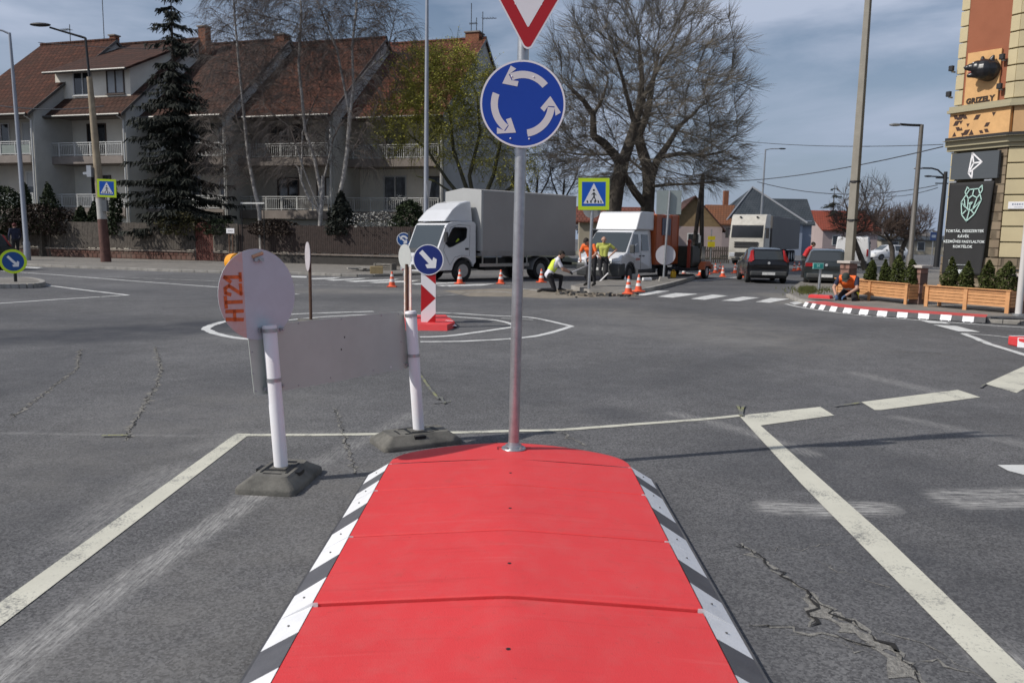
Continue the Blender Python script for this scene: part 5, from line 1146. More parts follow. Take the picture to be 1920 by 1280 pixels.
WSCR = glass("windscreen_glass", (.045, .055, .06), .05); CARG = glass("car_window_glass", (.038, .044, .048), .05); LENS = mat("headlamp_lens", (.55, .57, .6), .12, .2, var=.1, vs=20); TAIL = mat("tail_lamp_red", (.30, .012, .014), .2, var=.15, vs=8); INDI = mat("indicator_orange", (.6, .2, .02), .25)
PLATEW = mat("number_plate", (.66, .66, .64), .4, var=.12, vs=14, dirt=(.3, .3, .32), dvs=18, damt=.6); ORBOX = mat("orange_body_paint", (.46, .10, .025), .5, var=.10, vs=1.2, dirt=(.30, .08, .03), dvs=1.5); INTER = mat("cab_interior", (.012, .012, .013), .8)
def wheel(parent, x, y, r, w_, side, rim=RIM, dish=.06, name="wheel"):
    m = MB(); M_ = T(x, y, r) @ RX(R(-90*side))
    m.lathe([(r*.58, -w_/2), (r*.93, -w_/2), (r, -w_*.32), (r, w_*.32), (r*.93, w_/2), (r*.62, w_/2), (r*.58, w_*.3)], 26, 0, M_, False); o = m.build(name, TYRE, parent, 40)
    q = MB(); q.lathe([(r*.60, w_*.46), (r*.55, w_*.30), (r*.34, w_*.30-dish*.3), (r*.28, w_*.36), (r*.12, w_*.40), (.001, w_*.40)], 22, 0, M_)
    for k in range(7):
        a = k*2*math.pi/7; q.cyl((r*.43*math.cos(a), r*.43*math.sin(a), w_*.27), (r*.43*math.cos(a), r*.43*math.sin(a), w_*.315), r*.055, n=8, m=1, M=M_)
    q.build("rim", [rim, CHASS], o, 40)
    return o
def cut(o, mb, m):
    c = mb.build("cutter", m, None)
    bo = o.modifiers.new("b", 'BOOLEAN'); bo.operation = 'DIFFERENCE'; bo.object = c; bo.solver = 'EXACT'
    try: bo.material_mode = 'TRANSFER'
    except Exception: pass
    c.matrix_world = o.matrix_world
    bpy.context.view_layer.update(); dg = bpy.context.evaluated_depsgraph_get(); me = bpy.data.meshes.new_from_object(o.evaluated_get(dg))
    o.modifiers.remove(bo); old = o.data; o.data = me; me.name = old.name; bpy.data.objects.remove(c)
def arcp(cx, r, a0, a1, n=9, z=None):
    return [(cx+r*math.cos(R(a0+(a1-a0)*i/n)), (z if z is not None else 0)+r*math.sin(R(a0+(a1-a0)*i/n))) for i in range(n+1)]
# ---------------------------------------------------------------- grey tarpaulin lorry with white cab
fl, rl = G(868.5, 528), G(1012, 523.5); fw = fl-rl; fw.z = 0; wb_ = fw.length; fw.normalize(); lf_ = Vector((-fw.y, fw.x, 0)); o_ = fl-lf_*.97
tk = thing("lorry", "white cab lorry with tall grey tarpaulin body and a driver at the open window", "lorry", (o_.x, o_.y, 0), math.atan2(fw.y, fw.x))
prof_ = [(1.13, .42), (1.20, .55), (1.20, .98), (1.15, 1.20), (.80, 2.02), (.70, 2.12), (.5, 2.17), (-.48, 2.20), (-.58, 2.12), (-.60, .70), (-.5, .62)]+arcp(0, .50, 165, 15, 9, .40)+[(.52, .42)]
cb = MB(); cb.prism(prof_, -.97, .97, 0); cab = cb.build("cab", [WHITEC, INTER], tk, None, None)
k = MB(); k.prism([(.92, 1.22), (.62, 1.98), (.45, 2.06), (-.50, 2.08), (-.50, 1.0), (.70, 1.0)], -.90, .90, 0); cut(cab, k, INTER)
wq = [(.66, 1.26), (.50, 1.30), (-.02, 1.52), (-.12, 1.62), (-.15, 1.92), (-.10, 1.97), (.42, 1.97), (.50, 1.93), (.82, 1.40)]
k = MB(); k.prism(wq, .7, 1.2, 0); cut(cab, k, INTER)
bv = cab.modifiers.new("bevel", 'BEVEL'); bv.width = .035; bv.segments = 3; bv.limit_method = 'ANGLE'; bv.angle_limit = R(40)
m = MB(); m.prism([(1.166, 1.20), (.80, 2.055), (.78, 2.055), (1.146, 1.20)], -.88, .88); m.build("windscreen", WSCR, tk)
m = MB(); m.prism([(1.215, 1.045), (1.178, 1.20), (1.15, 1.20), (1.17, 1.045)], -.90, .90); m.build("wiper_panel", PLAST, tk)
m = MB(); m.prism([(.80, 2.19), (.74, 2.27), (.40, 2.62), (.0, 2.88), (-.35, 2.96), (-.52, 2.95), (-.52, 2.19)], -.86, .86, 0); d = m.build("roof_deflector", WHITEC, tk, None, .07)
for v in d.data.vertices:
    if v.co.z > 2.5: v.co.y *= 1-(v.co.z-2.5)*.35
m = MB(); m.box((1.20, 0, .52), (.05, 1.9, .34)); m.build("bumper", WHITEC, tk, None, .02); m = MB(); m.box((1.232, 0, .50), (.012, 1.2, .18)); m.box((1.216, 0, .86), (.01, 1.0, .10)); m.build("grille", CHASS, tk)
m = MB(); m.box((1.235, 0, .62), (.012, .5, .11)); m.build("number_plate", PLATEW, tk)
for s in (-1, 1):
    m = MB(); m.box((1.19, s*.76, .80), (.05, .34, .22)); m.build("headlight", LENS, tk, None, .02)
    m = MB(); m.prism([(.66, 1.26), (.82, 1.40), (.50, 1.93), (.42, 1.97)], .973*s, .975*s) if False else m.box((.93, s*1.14, 1.62), (.06, .16, .36)); m.tube([(.85, s*.95, 1.95), (.93, s*1.12, 1.90), (.93, s*1.14, 1.7)], .014, 6); m.build("mirror", CHASS, tk, None, .015)
m = MB(); q = [(.66, 1.26), (.50, 1.30), (-.02, 1.52), (-.12, 1.62), (-.15, 1.92), (-.10, 1.97), (.42, 1.97), (.50, 1.93), (.82, 1.40)]
P = [(x, .975, z) for x, z in q]+[P0 for P0 in [(x, .975, z) for x, z in q][:1]]; m.tube(P, .016, 5); m.build("window_seal", CHASS, tk)
m = MB(); m.tube([(.60, .973, 1.98), (.92, .973, 1.15), (.62, .973, .62), (.40, .973, .9), (.1, .973, .96), (-.28, .973, .95), (-.30, .973, 2.05), (.2, .973, 2.08), (.60, .973, 1.98)], .006, 4); m.build("door_gap", PLAST, tk)
m = MB(); m.box((-.16, .975, 1.20), (.16, .03, .07)); m.build("door_handle", CHASS, tk, None, .01)
m = MB(); m.box((.1, 0, .50), (1.3, 1.2, .3)); m.box((-2.9, 0, .72), (5.6, .85, .22)); m.box((-.45, 0, 1.0), (.2, 1.7, .9)); m.box((-1.55, .72, .62), (1.0, .45, .45)); m.box((-1.4, -.7, .62), (.9, .45, .45)); m.build("chassis", CHASS, tk)
bx0, bx1, bw, bz0, bz1 = -.72, -5.75, 1.12, 1.02, 3.36
m = MB(); m.add([(bx0, -bw, bz0+.1), (bx0, bw, bz0+.1), (bx0, bw, bz1), (bx0, 0, bz1+.11), (bx0, -bw, bz1), (bx1, -bw, bz0+.1), (bx1, bw, bz0+.1), (bx1, bw, bz1), (bx1, 0, bz1+.11), (bx1, -bw, bz1)],
      [(0, 1, 2, 3, 4), (9, 8, 7, 6, 5), (0, 5, 6, 1), (1, 6, 7, 2), (2, 7, 8, 3), (3, 8, 9, 4), (4, 9, 5, 0)], [1, 0, 0, 0, 0, 0, 0]); tp = m.build("tarpaulin_body", [TARP, TARPF], tk, None, .02)
m = MB(); m.box((bx0-.02, bw+.004, (bz0+bz1)/2+.05), (.09, .012, bz1-bz0-.1)); m.box(((bx0+bx1)/2, bw+.004, bz1-.02), (bx0-bx1, .012, .05)); m.build("corner_trim", TARPF, tk)
m = MB(); m.box(((bx0+bx1)/2, bw-.02, bz0+.02), (bx0-bx1, .08, .20)); m.box(((bx0+bx1)/2, -bw+.02, bz0+.02), (bx0-bx1, .08, .20)); m.box(((bx0+bx1)/2, 0, bz0-.03), (bx0-bx1, 2.1, .12)); m.build("bed_rail", mat("bed_rail_grey", (.27, .26, .255), .55, .2, var=.12, vs=3), tk)
m = MB(); m.box((-1.95, bw-.06, .60), (2.5, .03, .12)); m.build("side_guard", GALV, tk)
for x in (-.85, -1.55, -2.5, -3.1): m = MB(); m.box((x, bw-.08, .80), (.05, .04, .34)); m.build("guard_bracket", GALV, tk)
for x, y, w_ in ((0, .84, .24), (-wb_, .80, .44)):
    for s in (-1, 1): wheel(tk, x, s*y, .40, w_, s)
m = MB(); A2 = arcp(-wb_, .52, 0, 180, 12, .40)+arcp(-wb_, .49, 180, 0, 12, .40); m.prism(A2, .58, 1.08); m.prism(A2, -1.08, -.58); m.build("mudguard", mat("mudguard_grey", (.20, .20, .20), .6, var=.1), tk)
m = MB(); m.box((bx1+.1, 0, .62), (.08, 2.0, .12)); m.build("rear_bar", CHASS, tk)
# ---------------------------------------------------------------- white crew-cab van with orange box
VS = .93
fl = G(1178, 529.5); ang = math.atan2(-.839, -.545); fwv = Vector((math.cos(ang), math.sin(ang), 0)); lfv = Vector((-fwv.y, fwv.x, 0)); o_ = fl-lfv*.92*VS
vn = thing("crew_cab_van", "white crew cab van with roof fairing and an orange workshop box on its bed", "van", (o_.x, o_.y, 0), ang); vn.scale = (VS,)*3
prof_ = [(.90, .28), (.97, .45), (.97, .78), (.90, .98), (.62, 1.14), (.34, 1.24), (-.42, 2.05), (-.60, 2.14), (-.9, 2.18), (-2.15, 2.20), (-2.25, 2.12), (-2.28, .48), (-.55, .38)]+arcp(0, .43, 175, 5, 9, .36)+[(.47, .30)]
vb_ = MB(); vb_.prism(prof_, -.98, .98, 0)
for i, v in enumerate(vb_.v):
    if v[2] > 1.25: kx = 1-(v[2]-1.25)*.13; vb_.v[i] = (v[0], v[1]*kx, v[2])
vb_.build("body", WHITEC, vn, None, .06)
ysl = lambda z: .98*(1-max(0, z-1.25)*.13)+.004
m = MB(); ww = lambda z: .90-(z-1.25)*.10
m.add([(.365, -ww(1.25), 1.26), (.365, ww(1.25), 1.26), (-.395, ww(2.03), 2.055), (-.395, -ww(2.03), 2.055), (.33, -ww(1.25), 1.25), (.33, ww(1.25), 1.25), (-.42, ww(2.03), 2.04), (-.42, -ww(2.03), 2.04)], [(0, 1, 2, 3), (7, 6, 5, 4), (0, 4, 5, 1), (1, 5, 6, 2), (2, 6, 7, 3), (3, 7, 4, 0)]); m.build("windscreen", WSCR, vn)
for s in (-1, 1):
    for q in ([(.10, 1.22), (-.86, 1.22), (-.86, 1.98), (-.44, 1.98)], [(-1.16, 1.30), (-1.86, 1.30), (-1.86, 1.98), (-1.16, 1.98)]):
        m = MB(); vs = [(x, s*ysl(z), z) for x, z in q]+[(x, s*(ysl(z)-.03), z) for x, z in q]; m.add(vs, [(0, 1, 2, 3), (7, 6, 5, 4), (0, 4, 5, 1), (1, 5, 6, 2), (2, 6, 7, 3), (3, 7, 4, 0)]); m.build("side_window", CARG, vn)
    m = MB(); m.box((.14, s*1.12, 1.38), (.12, .2, .34)); m.build("mirror", PLAST, vn, None, .03)
    m = MB(); m.add([(.99, s*.60, .86), (.955, s*.95, .90), (.70, s*.97, 1.14), (.62, s*.80, 1.17), (.97, s*.60, .80), (.93, s*.96, .82), (.66, s*.985, 1.06), (.60, s*.82, 1.10)], [(0, 1, 2, 3), (0, 4, 5, 1), (1, 5, 6, 2)]); m.build("headlight", LENS, vn)
    for x in (-.95, -1.30): m = MB(); m.box((x-.0, s*.988, 1.08), (.16, .02, .05)); m.build("door_handle", PLAST, vn)
    m = MB(); m.box((-1.02, s*.984, 1.2), (.012, .006, 1.5)); m.box((-2.05, s*.984, 1.2), (.012, .006, 1.5)); m.box((-.35, s*.984, .9), (.012, .006, .7)); m.build("door_gap", CHASS, vn)
    m = MB(); m.prism(arcp(0, .50, 195, -10, 12, .36)+arcp(0, .43, -10, 195, 12, .36), s*.90 if s > 0 else -1.0, 1.0 if s > 0 else -.90); m.build("arch_trim", PLAST, vn)
    m = MB(); m.prism([(-.5, .36), (-2.27, .36), (-2.27, .52), (-.5, .52)], s*.93 if s > 0 else -.995, .995 if s > 0 else -.93); m.build("sill_trim", PLAST, vn)
m = MB(); m.prism([(1.0, .26), (1.03, .46), (1.03, .72), (.985, .80), (.60, .84), (.45, .80), (.45, .30)], -.985, .985); m.build("bumper", PLAST, vn, None, .05)
m = MB(); m.box((1.005, 0, .88), (.04, 1.0, .14)); m.build("grille", CHASS, vn); m = MB(); m.box((1.04, 0, .56), (.012, .5, .11)); m.build("number_plate", PLATEW, vn)
m = MB(); m.prism([(-.55, 2.16), (-.95, 2.90), (-1.15, 2.94), (-2.36, 2.94), (-2.36, 2.16)], -.96, .96); m.build("roof_fairing", WHITEC, vn, None, .05)
m = MB(); m.ell((-.85, .86, 2.30), (.10, .08, .10)); m.build("beacon", AMBER, vn)
m = MB(); m.box((-3.72, 0, 1.78), (2.6, 2.06, 2.2)); m.build("orange_box", ORBOX, vn, None, .03)
for x in (-2.45, -3.3, -4.2, -5.0): m = MB(); m.box((x, 1.04, 1.78), (.05, .03, 2.18)); m.build("box_rib", mat("orange_rib", (.36, .08, .02), .5, var=.1), vn)
m = MB(); m.box((-3.55, 1.042, 2.35), (1.0, .03, .75)); m.build("box_window", mat("box_window_dark", (.05, .05, .07), .3), vn); m = MB()
for k in range(5): m.box((-3.95+.2*k, 1.065, 2.35), (.03, .012, .75))
m.build("window_bars", mat("bar_blue_grey", (.2, .22, .32), .5), vn)
m = MB(); m.box((-3.0, 0, .56), (4.2, .9, .2)); m.box((-3.72, 0, .66), (2.6, 2.0, .05)); m.box((-2.6, .7, .5), (.5, .4, .35)); m.build("chassis", CHASS, vn)
for x in (0, -3.75):
    for s in (-1, 1): wheel(vn, x, s*.86, .36, .24, s, RIMD)
m = MB(); m.add([tuple(p) for p in [(-.50, .986, .90), (-.95, .986, .90), (-.95, .986, 1.0), (-.50, .986, 1.0)]], [(0, 1, 2, 3)]); m.build("door_sticker", mat("faded_red_print", (.50, .22, .20), .5, var=.3, vs=18), vn)
# ---------------------------------------------------------------- compressor trailer
p = G(1293, 521); tl = thing("compressor_trailer", "small orange trailer with a dark engine and vertical exhaust, parked behind the orange box", "trailer", tuple(p), ang)
m = MB(); m.box((.3, 0, .42), (2.4, 1.1, .12)); m.box((1.7, 0, .42), (1.2, .1, .1)); m.build("frame", CHASS, tl)
m = MB(); m.prism([(-.5, .40), (-.42, .62), (-.2, .74), (.2, .74), (.42, .62), (.5, .40), (.4, .40), (.3, .55), (-.3, .55), (-.4, .40)], .55, .82); m.box((-.78, 0, .5), (.08, 1.5, .2)); m.build("fender", ORBOX, tl)
m = MB(); m.box((.45, .05, .95), (.95, .75, .9)); m.cyl((.1, .35, 1.3), (.1, .35, 1.55), .14, n=12); m.build("engine_housing", mat("dark_green_machine", (.025, .028, .02), .5, var=.4, vs=6), tl, None, .04); m = MB(); m.tube([(.0, .3, 1.3), (-.12, .35, 1.5), (-.12, .35, 1.85)], .04, 8); m.build("exhaust", GALV, tl)
m = MB(); m.box((1.0, .3, 1.0), (.12, .12, 1.1)); m.ell((1.0, .3, 1.6), (.09, .09, .09)); m.build("hydraulic_post", mat("machine_red", (.28, .04, .02), .5, var=.2), tl)
for s in (-1, 1): wheel(tl, 0, s*.69, .30, .18, s, RIM)
m = MB(); m.box((-.83, .45, .62), (.03, .2, .1)); m.box((-.83, -.45, .62), (.03, .2, .1)); m.build("tail_lamp", TAIL, tl)
# ---------------------------------------------------------------- lofted cars
def loft_car(name, label, cat, loc_, ang_, sc_, paint, stations, tail_at, glass_rows, wheels, group=None, rim=RIMD, rear=True):
    t = thing(name, label, cat, loc_, ang_, group); t.scale = (sc_,)*3
    rows = []
    for (x, zb, zm, zt, wl, wt) in stations:      # bottom, belt, roof, half width low, half width roof
        rows.append([(x, 0, zb), (x, wl*.82, zb), (x, wl*.97, zb+.12), (x, wl, (zb+zm)*.55), (x, wl*.975, zm-.03), (x, wl*.955, zm), (x, wt*1.0, zt-.07 if zt-zm > .15 else zt-.01), (x, wt*.86, zt-.01), (x, 0, zt)])
    n = len(rows[0]); mb = MB()
    for s in (1, -1):
        b = len(mb.v); mb.v += [(x, s*y, z) for r_ in rows for x, y, z in r_]
        for i in range(len(rows)-1):
            for j in range(n-1): f = (b+i*n+j, b+i*n+j+1, b+(i+1)*n+j+1, b+(i+1)*n+j); mb.f.append(f if s < 0 else f[::-1]); mb.m.append(0)
        for i in (0, len(rows)-1): f = tuple(b+i*n+j for j in range(n)); mb.f.append(f); mb.m.append(0)
    o = mb.build("body", paint, t, 38)
    for wx, wr in wheels:
        k = MB(); 
        k.cyl((wx, -1.2, wr-.01), (wx, -.55, wr-.01), wr*1.14, n=24); k.cyl((wx, .55, wr-.01), (wx, 1.2, wr-.01), wr*1.14, n=24)
        cut(o, k, CHASS); 
        for s in (-1, 1): wheel(t, wx, s*(stations[len(stations)//2][4]-.11), wr, .20, s, rim)
    me = o.data
    try: me.set_sharp_from_angle(angle=R(38))
    except Exception: pass
    def panel(nm, i0, i1, j0, j1, m_, off=.006, both=True, i0b=None, i1b=None, lo=0.0, hi=1.0):
        for s in (1, -1) if both else (0,):
            q = MB(); ii = list(range(i0, i1+1)); pts = {}
            for a, i in enumerate(ii):
                for j in (j0, j1): pts[(a, j)] = Vector(rows[i][j])
            for a in range(len(ii)-1):
                P = [pts[(a, j0)], pts[(a+1, j0)], pts[(a+1, j1)], pts[(a, j1)]]
                if a == 0: P[0] = P[0].lerp(P[1], lo); P[3] = P[3].lerp(P[2], lo)
                if a == len(ii)-2: P[1] = P[1].lerp(P[0], 1-hi); P[2] = P[2].lerp(P[3], 1-hi)
                nn = (P[1]-P[0]).cross(P[3]-P[0]).normalized()
                if nn.y < 0 and abs(nn.y) > .2: nn = -nn
                if abs(nn.y) <= .2 and nn.z < 0: nn = -nn
                P = [p+nn*off for p in P]; q.face([(p.x, (s or 1)*p.y, p.z) for p in P])
            q.build(nm, m_, t)
    return t, rows, panel
def across(t, nm, rows, i0, i1, j, m_, f=.9, off=.008, u0=.08, u1=.92):
    a, c = Vector(rows[i0][j]), Vector(rows[i1][j]); q = MB(); a0, c0 = a.lerp(c, u0), a.lerp(c, u1); nn = Vector((-(c.z-a.z), 0, c.x-a.x)).normalized()
    if nn.z < 0: nn = -nn
    a0 += nn*off; c0 += nn*off; q.face([(a0.x, a0.y*f, a0.z), (a0.x, -a0.y*f, a0.z), (c0.x, -c0.y*f, c0.z), (c0.x, c0.y*f, c0.z)]); return q.build(nm, m_, t)
HST = [(-1.98, .34, .70, .72, .72, .66), (-2.00, .30, .80, .84, .80, .70), (-1.95, .22, .93, .96, .83, .68), (-1.62, .20, .93, 1.43, .84, .58), (-1.30, .20, .92, 1.47, .84, .60), (-.35, .20, .90, 1.50, .84, .62), (.30, .20, .88, 1.44, .84, .60), (1.02, .20, .88, .96, .83, .64), (1.55, .20, .80, .84, .80, .60), (1.86, .24, .66, .70, .72, .55), (1.92, .30, .55, .58, .66, .50)]
def hatch_details(t, rows, panel, tailw=True):
    panel("side_window", 3, 5, 5, 6, CARG, .006, True, lo=.25, hi=.97); panel("side_window", 5, 7, 5, 6, CARG, .006, True, lo=.05, hi=.55)
    across(t, "rear_window", rows, 2, 3, 7, CARG, 1.05, .01, .10, .86); across(t, "windscreen", rows, 6, 7, 7, WSCR, .98, .01, .05, .95)
    for s in (-1, 1):
        q = MB(); q.add([(-1.985, s*.60, .98), (-1.99, s*.73, .90), (-1.70, s*.66, 1.38), (-1.66, s*.59, 1.40), (-1.93, s*.83, .90), (-1.60, s*.70, 1.36)], [(0, 1, 2, 3), (1, 4, 5, 2)]) if tailw else q.box((-1.98, s*.66, .86), (.06, .28, .14)); q.build("tail_lamp", TAIL, t)
        q = MB(); q.box((.75, s*.93, .98), (.12, .2, .13)); q.build("mirror", LENS if False else PLAST, t, None, .03)
        q = MB(); q.box((1.80, s*.60, .66), (.2, .22, .13)); q.build("headlight", LENS, t, None, .03)
        q = MB(); q.box((-.45, s*.846, .78), (.16, .02, .04)); q.build("door_handle", PLAST, t)
        q = MB(); q.box((-.62, s*.842, .62), (.008, .006, .55)); q.box((.42, s*.842, .62), (.008, .006, .55)); q.build("door_gap", CHASS, t)
    q = MB(); q.box((-2.0, 0, .42), (.12, 1.5, .20)); q.build("rear_bumper", PLAST, t, None, .05)
    q = MB(); q.box((-2.066, 0, .42), (.012, .52, .115)); q.build("number_plate", PLATEW, t)
    q = MB(); q.cyl((-2.015, 0, .86), (-2.03, 0, .86), .055, n=16); q.build("badge", LENS, t)
    q = MB(); q.box((-2.02, 0, .71), (.02, .9, .012)); q.build("hatch_gap", CHASS, t)
    q = MB(); q.tube([(-1.9, .1, 1.05), (-1.78, -.28, 1.14)], .008, 4); q.build("wiper", CHASS, t)
BLKP = mat("black_car_paint", (.009, .009, .011), .22, var=.05, spec=.4, coat=.3); GRYP = mat("dark_grey_car_paint", (.022, .028, .029), .28, var=.05, coat=.6); CWHT = mat("white_car_paint", (.7, .7, .7), .3, var=.03, coat=.4); NAVY = mat("dark_green_car_paint", (.014, .018, .018), .3, var=.05, coat=.5)
a_ = R(90-8); p = G(1434, 530); c_ = Vector((math.cos(a_), math.sin(a_), 0)); o_ = p+c_*1.28*.92
t, rows, panel = loft_car("hatchback_car", "small black hatchback driving away, seen from behind beside the line of cones", "car", (o_.x, o_.y, 0), a_, .94, BLKP, HST, 0, None, [(-1.25, .29), (1.22, .29)]); hatch_details(t, rows, panel)
a_ = R(90-21); p = G(1547, 535); c_ = Vector((math.cos(a_), math.sin(a_), 0)); o_ = p+c_*1.28*.95
G2 = [(x, zb, zm+.03, zt+.02, wl*1.03, wt*1.06) for x, zb, zm, zt, wl, wt in HST]
t, rows, panel = loft_car("hatchback_car", "dark grey hatchback standing behind the teal sign, beside the concrete pole", "car", (o_.x, o_.y, 0), a_, .93, GRYP, G2, 0, None, [(-1.25, .30), (1.22, .30)]); hatch_details(t, rows, panel, False)
p = G(-8, 506); a_ = R(180+ -14)
t, rows, panel = loft_car("estate_car", "dark car cut off by the picture's edge behind the yellow rimmed arrow sign", "car", (p.x-1.75, p.y+.3, 0), a_, 1.02, NAVY, G2, 0, None, [(-1.25, .30), (1.22, .30)]); hatch_details(t, rows, panel, True)
p = A(1662, 478, 80); p.z = 0
t, rows, panel = loft_car("saloon_car", "small white car far off between the two pollarded trees", "car", tuple(p), R(195), 1.0, CWHT, HST, 0, None, [(-1.25, .29), (1.22, .29)]); hatch_details(t, rows, panel, False)
# white panel van in the distance
VST = [(-2.6, .45, 1.2, 1.9, .90, .80), (-2.55, .35, 1.2, 2.0, .95, .84), (-1.0, .30, 1.2, 2.05, .97, .86), (.9, .30, 1.15, 2.02, .97, .84), (1.35, .30, 1.1, 1.85, .97, .80), (1.95, .30, 1.05, 1.12, .95, .75), (2.45, .32, .85, .90, .88, .7), (2.55, .4, .6, .65, .8, .6)]
p = A(1599, 490, 52); p.z = 0
t = thing("panel_van", "white panel van parked behind the concrete pole and dark grey hatchback", "van", tuple(p), R(90-25))
m = MB(); m.prism([(-2.5, .38), (-2.52, 1.0), (-2.46, 1.93), (-2.36, 2.02), (.9, 2.04), (1.2, 1.94), (1.95, 1.12), (2.45, .92), (2.5, .40)], -.98, .98)
for i_, v in enumerate(m.v):
    if v[2] > 1.05: m.v[i_] = (v[0], v[1]*(1-(v[2]-1.05)*.11), v[2])
o = m.build("body", CWHT, t, None, .06)
m = MB(); m.add([(1.24, -.80, 1.90), (1.24, .80, 1.90), (1.93, .90, 1.16), (1.93, -.90, 1.16), (1.27, -.80, 1.92), (1.27, .80, 1.92), (1.96, .90, 1.17), (1.96, -.90, 1.17)], [(0, 1, 2, 3), (7, 6, 5, 4), (0, 4, 5, 1), (1, 5, 6, 2), (2, 6, 7, 3), (3, 7, 4, 0)]); m.build("windscreen", WSCR, t)
for s in (-1, 1):
    q = MB(); q.box((-2.53, s*.88, 1.05), (.05, .10, .42)); q.build("tail_lamp", TAIL, t); q = MB(); q.box((1.0, s*.945, 1.48), (.8, .03, .5)); q.build("side_window", CARG, t)
    for x in (-1.6, 1.65): wheel(t, x, s*.86, .33, .22, s, RIMD)
q = MB(); q.box((-2.535, 0, 1.15), (.012, .012, 1.5)); q.build("door_gap", PLAST, t); q = MB(); q.box((-2.54, 0, .48), (.06, 1.7, .14)); q.build("rear_bumper", PLAST, t); q = MB(); q.box((-2.545, .3, .80), (.012, .5, .11)); q.build("number_plate", PLATEW, t)
# ---------------------------------------------------------------- articulated lorry
aa = R(28); f_ = Vector((-math.sin(aa), -math.cos(aa), 0)); p = A(1397, 497, 56.5); p.z = 0
se = thing("articulated_lorry", "dirty cream articulated lorry with dark grille facing the junction behind the black hatchback", "lorry", tuple(p), math.atan2(f_.y, f_.x)); se.scale = (.96,)*3
CREAMC = mat("dirty_cream_paint", (.50, .48, .43), .4, var=.08, vs=2, dirt=(.25, .23, .19), dvs=1.5, damt=.6); CURTN = mat("dark_curtain_side", (.105, .098, .095), .6, var=.08, vs=.6)
m = MB(); m.prism([(0, .32), (.06, .5), (.06, 1.05), (-.02, 1.95), (-.30, 2.92), (-.62, 3.52), (-.85, 3.66), (-2.2, 3.70), (-2.25, .9), (-1.9, .9)]+arcp(-1.4, .56, 150, 20, 8, .5)+[(-.75, .35)], -1.24, 1.24); m.build("cab", CREAMC, se, None, .08)
m = MB(); m.prism([(-.022, 1.98), (.012, 1.98), (-.262, 2.86), (-.30, 2.86)], -1.12, 1.12); m.build("windscreen", glass("dark_windscreen", (.010, .012, .014), .12), se)
for z in (1.30, 1.47, 1.62): m = MB(); m.box((.075, 0, z), (.06, 1.7, .085)); m.build("grille_slot", CHASS, se)
m = MB(); m.box((.085, 0, .75), (.05, 1.5, .30)); m.box((.09, 0, .42), (.05, 2.0, .10)); m.build("lower_grille", CHASS, se)
for s in (-1, 1):
    m = MB(); m.box((.05, s*.98, .72), (.1, .4, .30)); m.build("headlight", LENS, se, None, .03); m = MB(); m.box((-.1, s*1.45, 2.3), (.14, .2, .75)); m.box((-.2, s*1.33, 2.6), (.06, .2, .06)); m.build("mirror", CHASS, se)
    m = MB(); m.box((-.5, s*.6, 3.0 if False else 3.47), (.1, .12, .1)); m.build("roof_lamp", CHASS, se); m = MB(); m.box((-1.0, s*1.245, 2.35), (.9, .012, .8)); m.build("side_window", CARG, se)
    m = MB(); m.box((-.35, s*1.245, 1.6), (.02, .012, 1.4)); m.build("door_gap", PLAST, se)
m = MB(); m.box((.115, 0, .58), (.012, .5, .11)); m.build("number_plate", PLATEW, se)
m = MB(); m.box((-9.6, 0, 2.35), (13.2, 2.5, 2.55)); m.build("trailer_body", CURTN, se, None, .03); m = MB(); m.box((-8, 0, .95), (12.5, 1.0, .24)); m.box((-1.6, 0, .7), (2.6, 1.0, .3)); m.box((-7.4, 1.2, .75), (4.5, .04, .5)); m.build("chassis", CHASS, se)
for x in (-1.4, -4.6, -11.5, -12.8, -14.1):
    for s in (-1, 1): wheel(se, x, s*1.06, .5, .30, s, RIM)
# ================================================================ people: one continuous remeshed body each
SKIN = mat("skin", (.42, .24, .17), .55, var=.08, vs=20); HAIRD = mat("dark_hair", (.02, .014, .01), .8, var=.3, vs=60); SHIRTW = mat("white_shirt", (.66, .65, .70), .85, var=.06, vs=8, bump=.4, bs=14); TROUS = mat("black_trousers", (.014, .014, .017), .85, var=.25, vs=10, bump=.4, bs=16); SHOE = mat("work_boot", (.018, .015, .012), .6, var=.2)
HIVISY = mat("hi_vis_yellow", (.62, .72, .06), .7, var=.06, vs=8); HIVISO = mat("hi_vis_orange", (.80, .14, .02), .7, var=.08, vs=8, bump=.4, bs=14); REFL = mat("reflective_tape", (.62, .62, .60), .4, var=.06); YSHIRT = mat("yellow_green_shirt", (.44, .46, .10), .85, var=.08, vs=8, bump=.4, bs=14); GLOVEB = mat("blue_glove", (.05, .09, .17), .7, var=.2); GLOVED = mat("dark_glove", (.02, .02, .02), .8); NAVYC = mat("navy_cloth", (.016, .02, .045), .85, var=.2, vs=8, bump=.4, bs=14); REDJ = mat("red_jacket", (.52, .02, .025), .7, var=.1, vs=8, bump=.4, bs=14); CAPG = mat("dark_green_cap", (.02, .03, .024), .8, var=.15); CAPR = mat("maroon_cap", (.10, .02, .02), .8, var=.15); EYE_M = mat("eye_dark", (.015, .012, .01), .3); LIPS = mat("lip", (.30, .12, .10), .6)
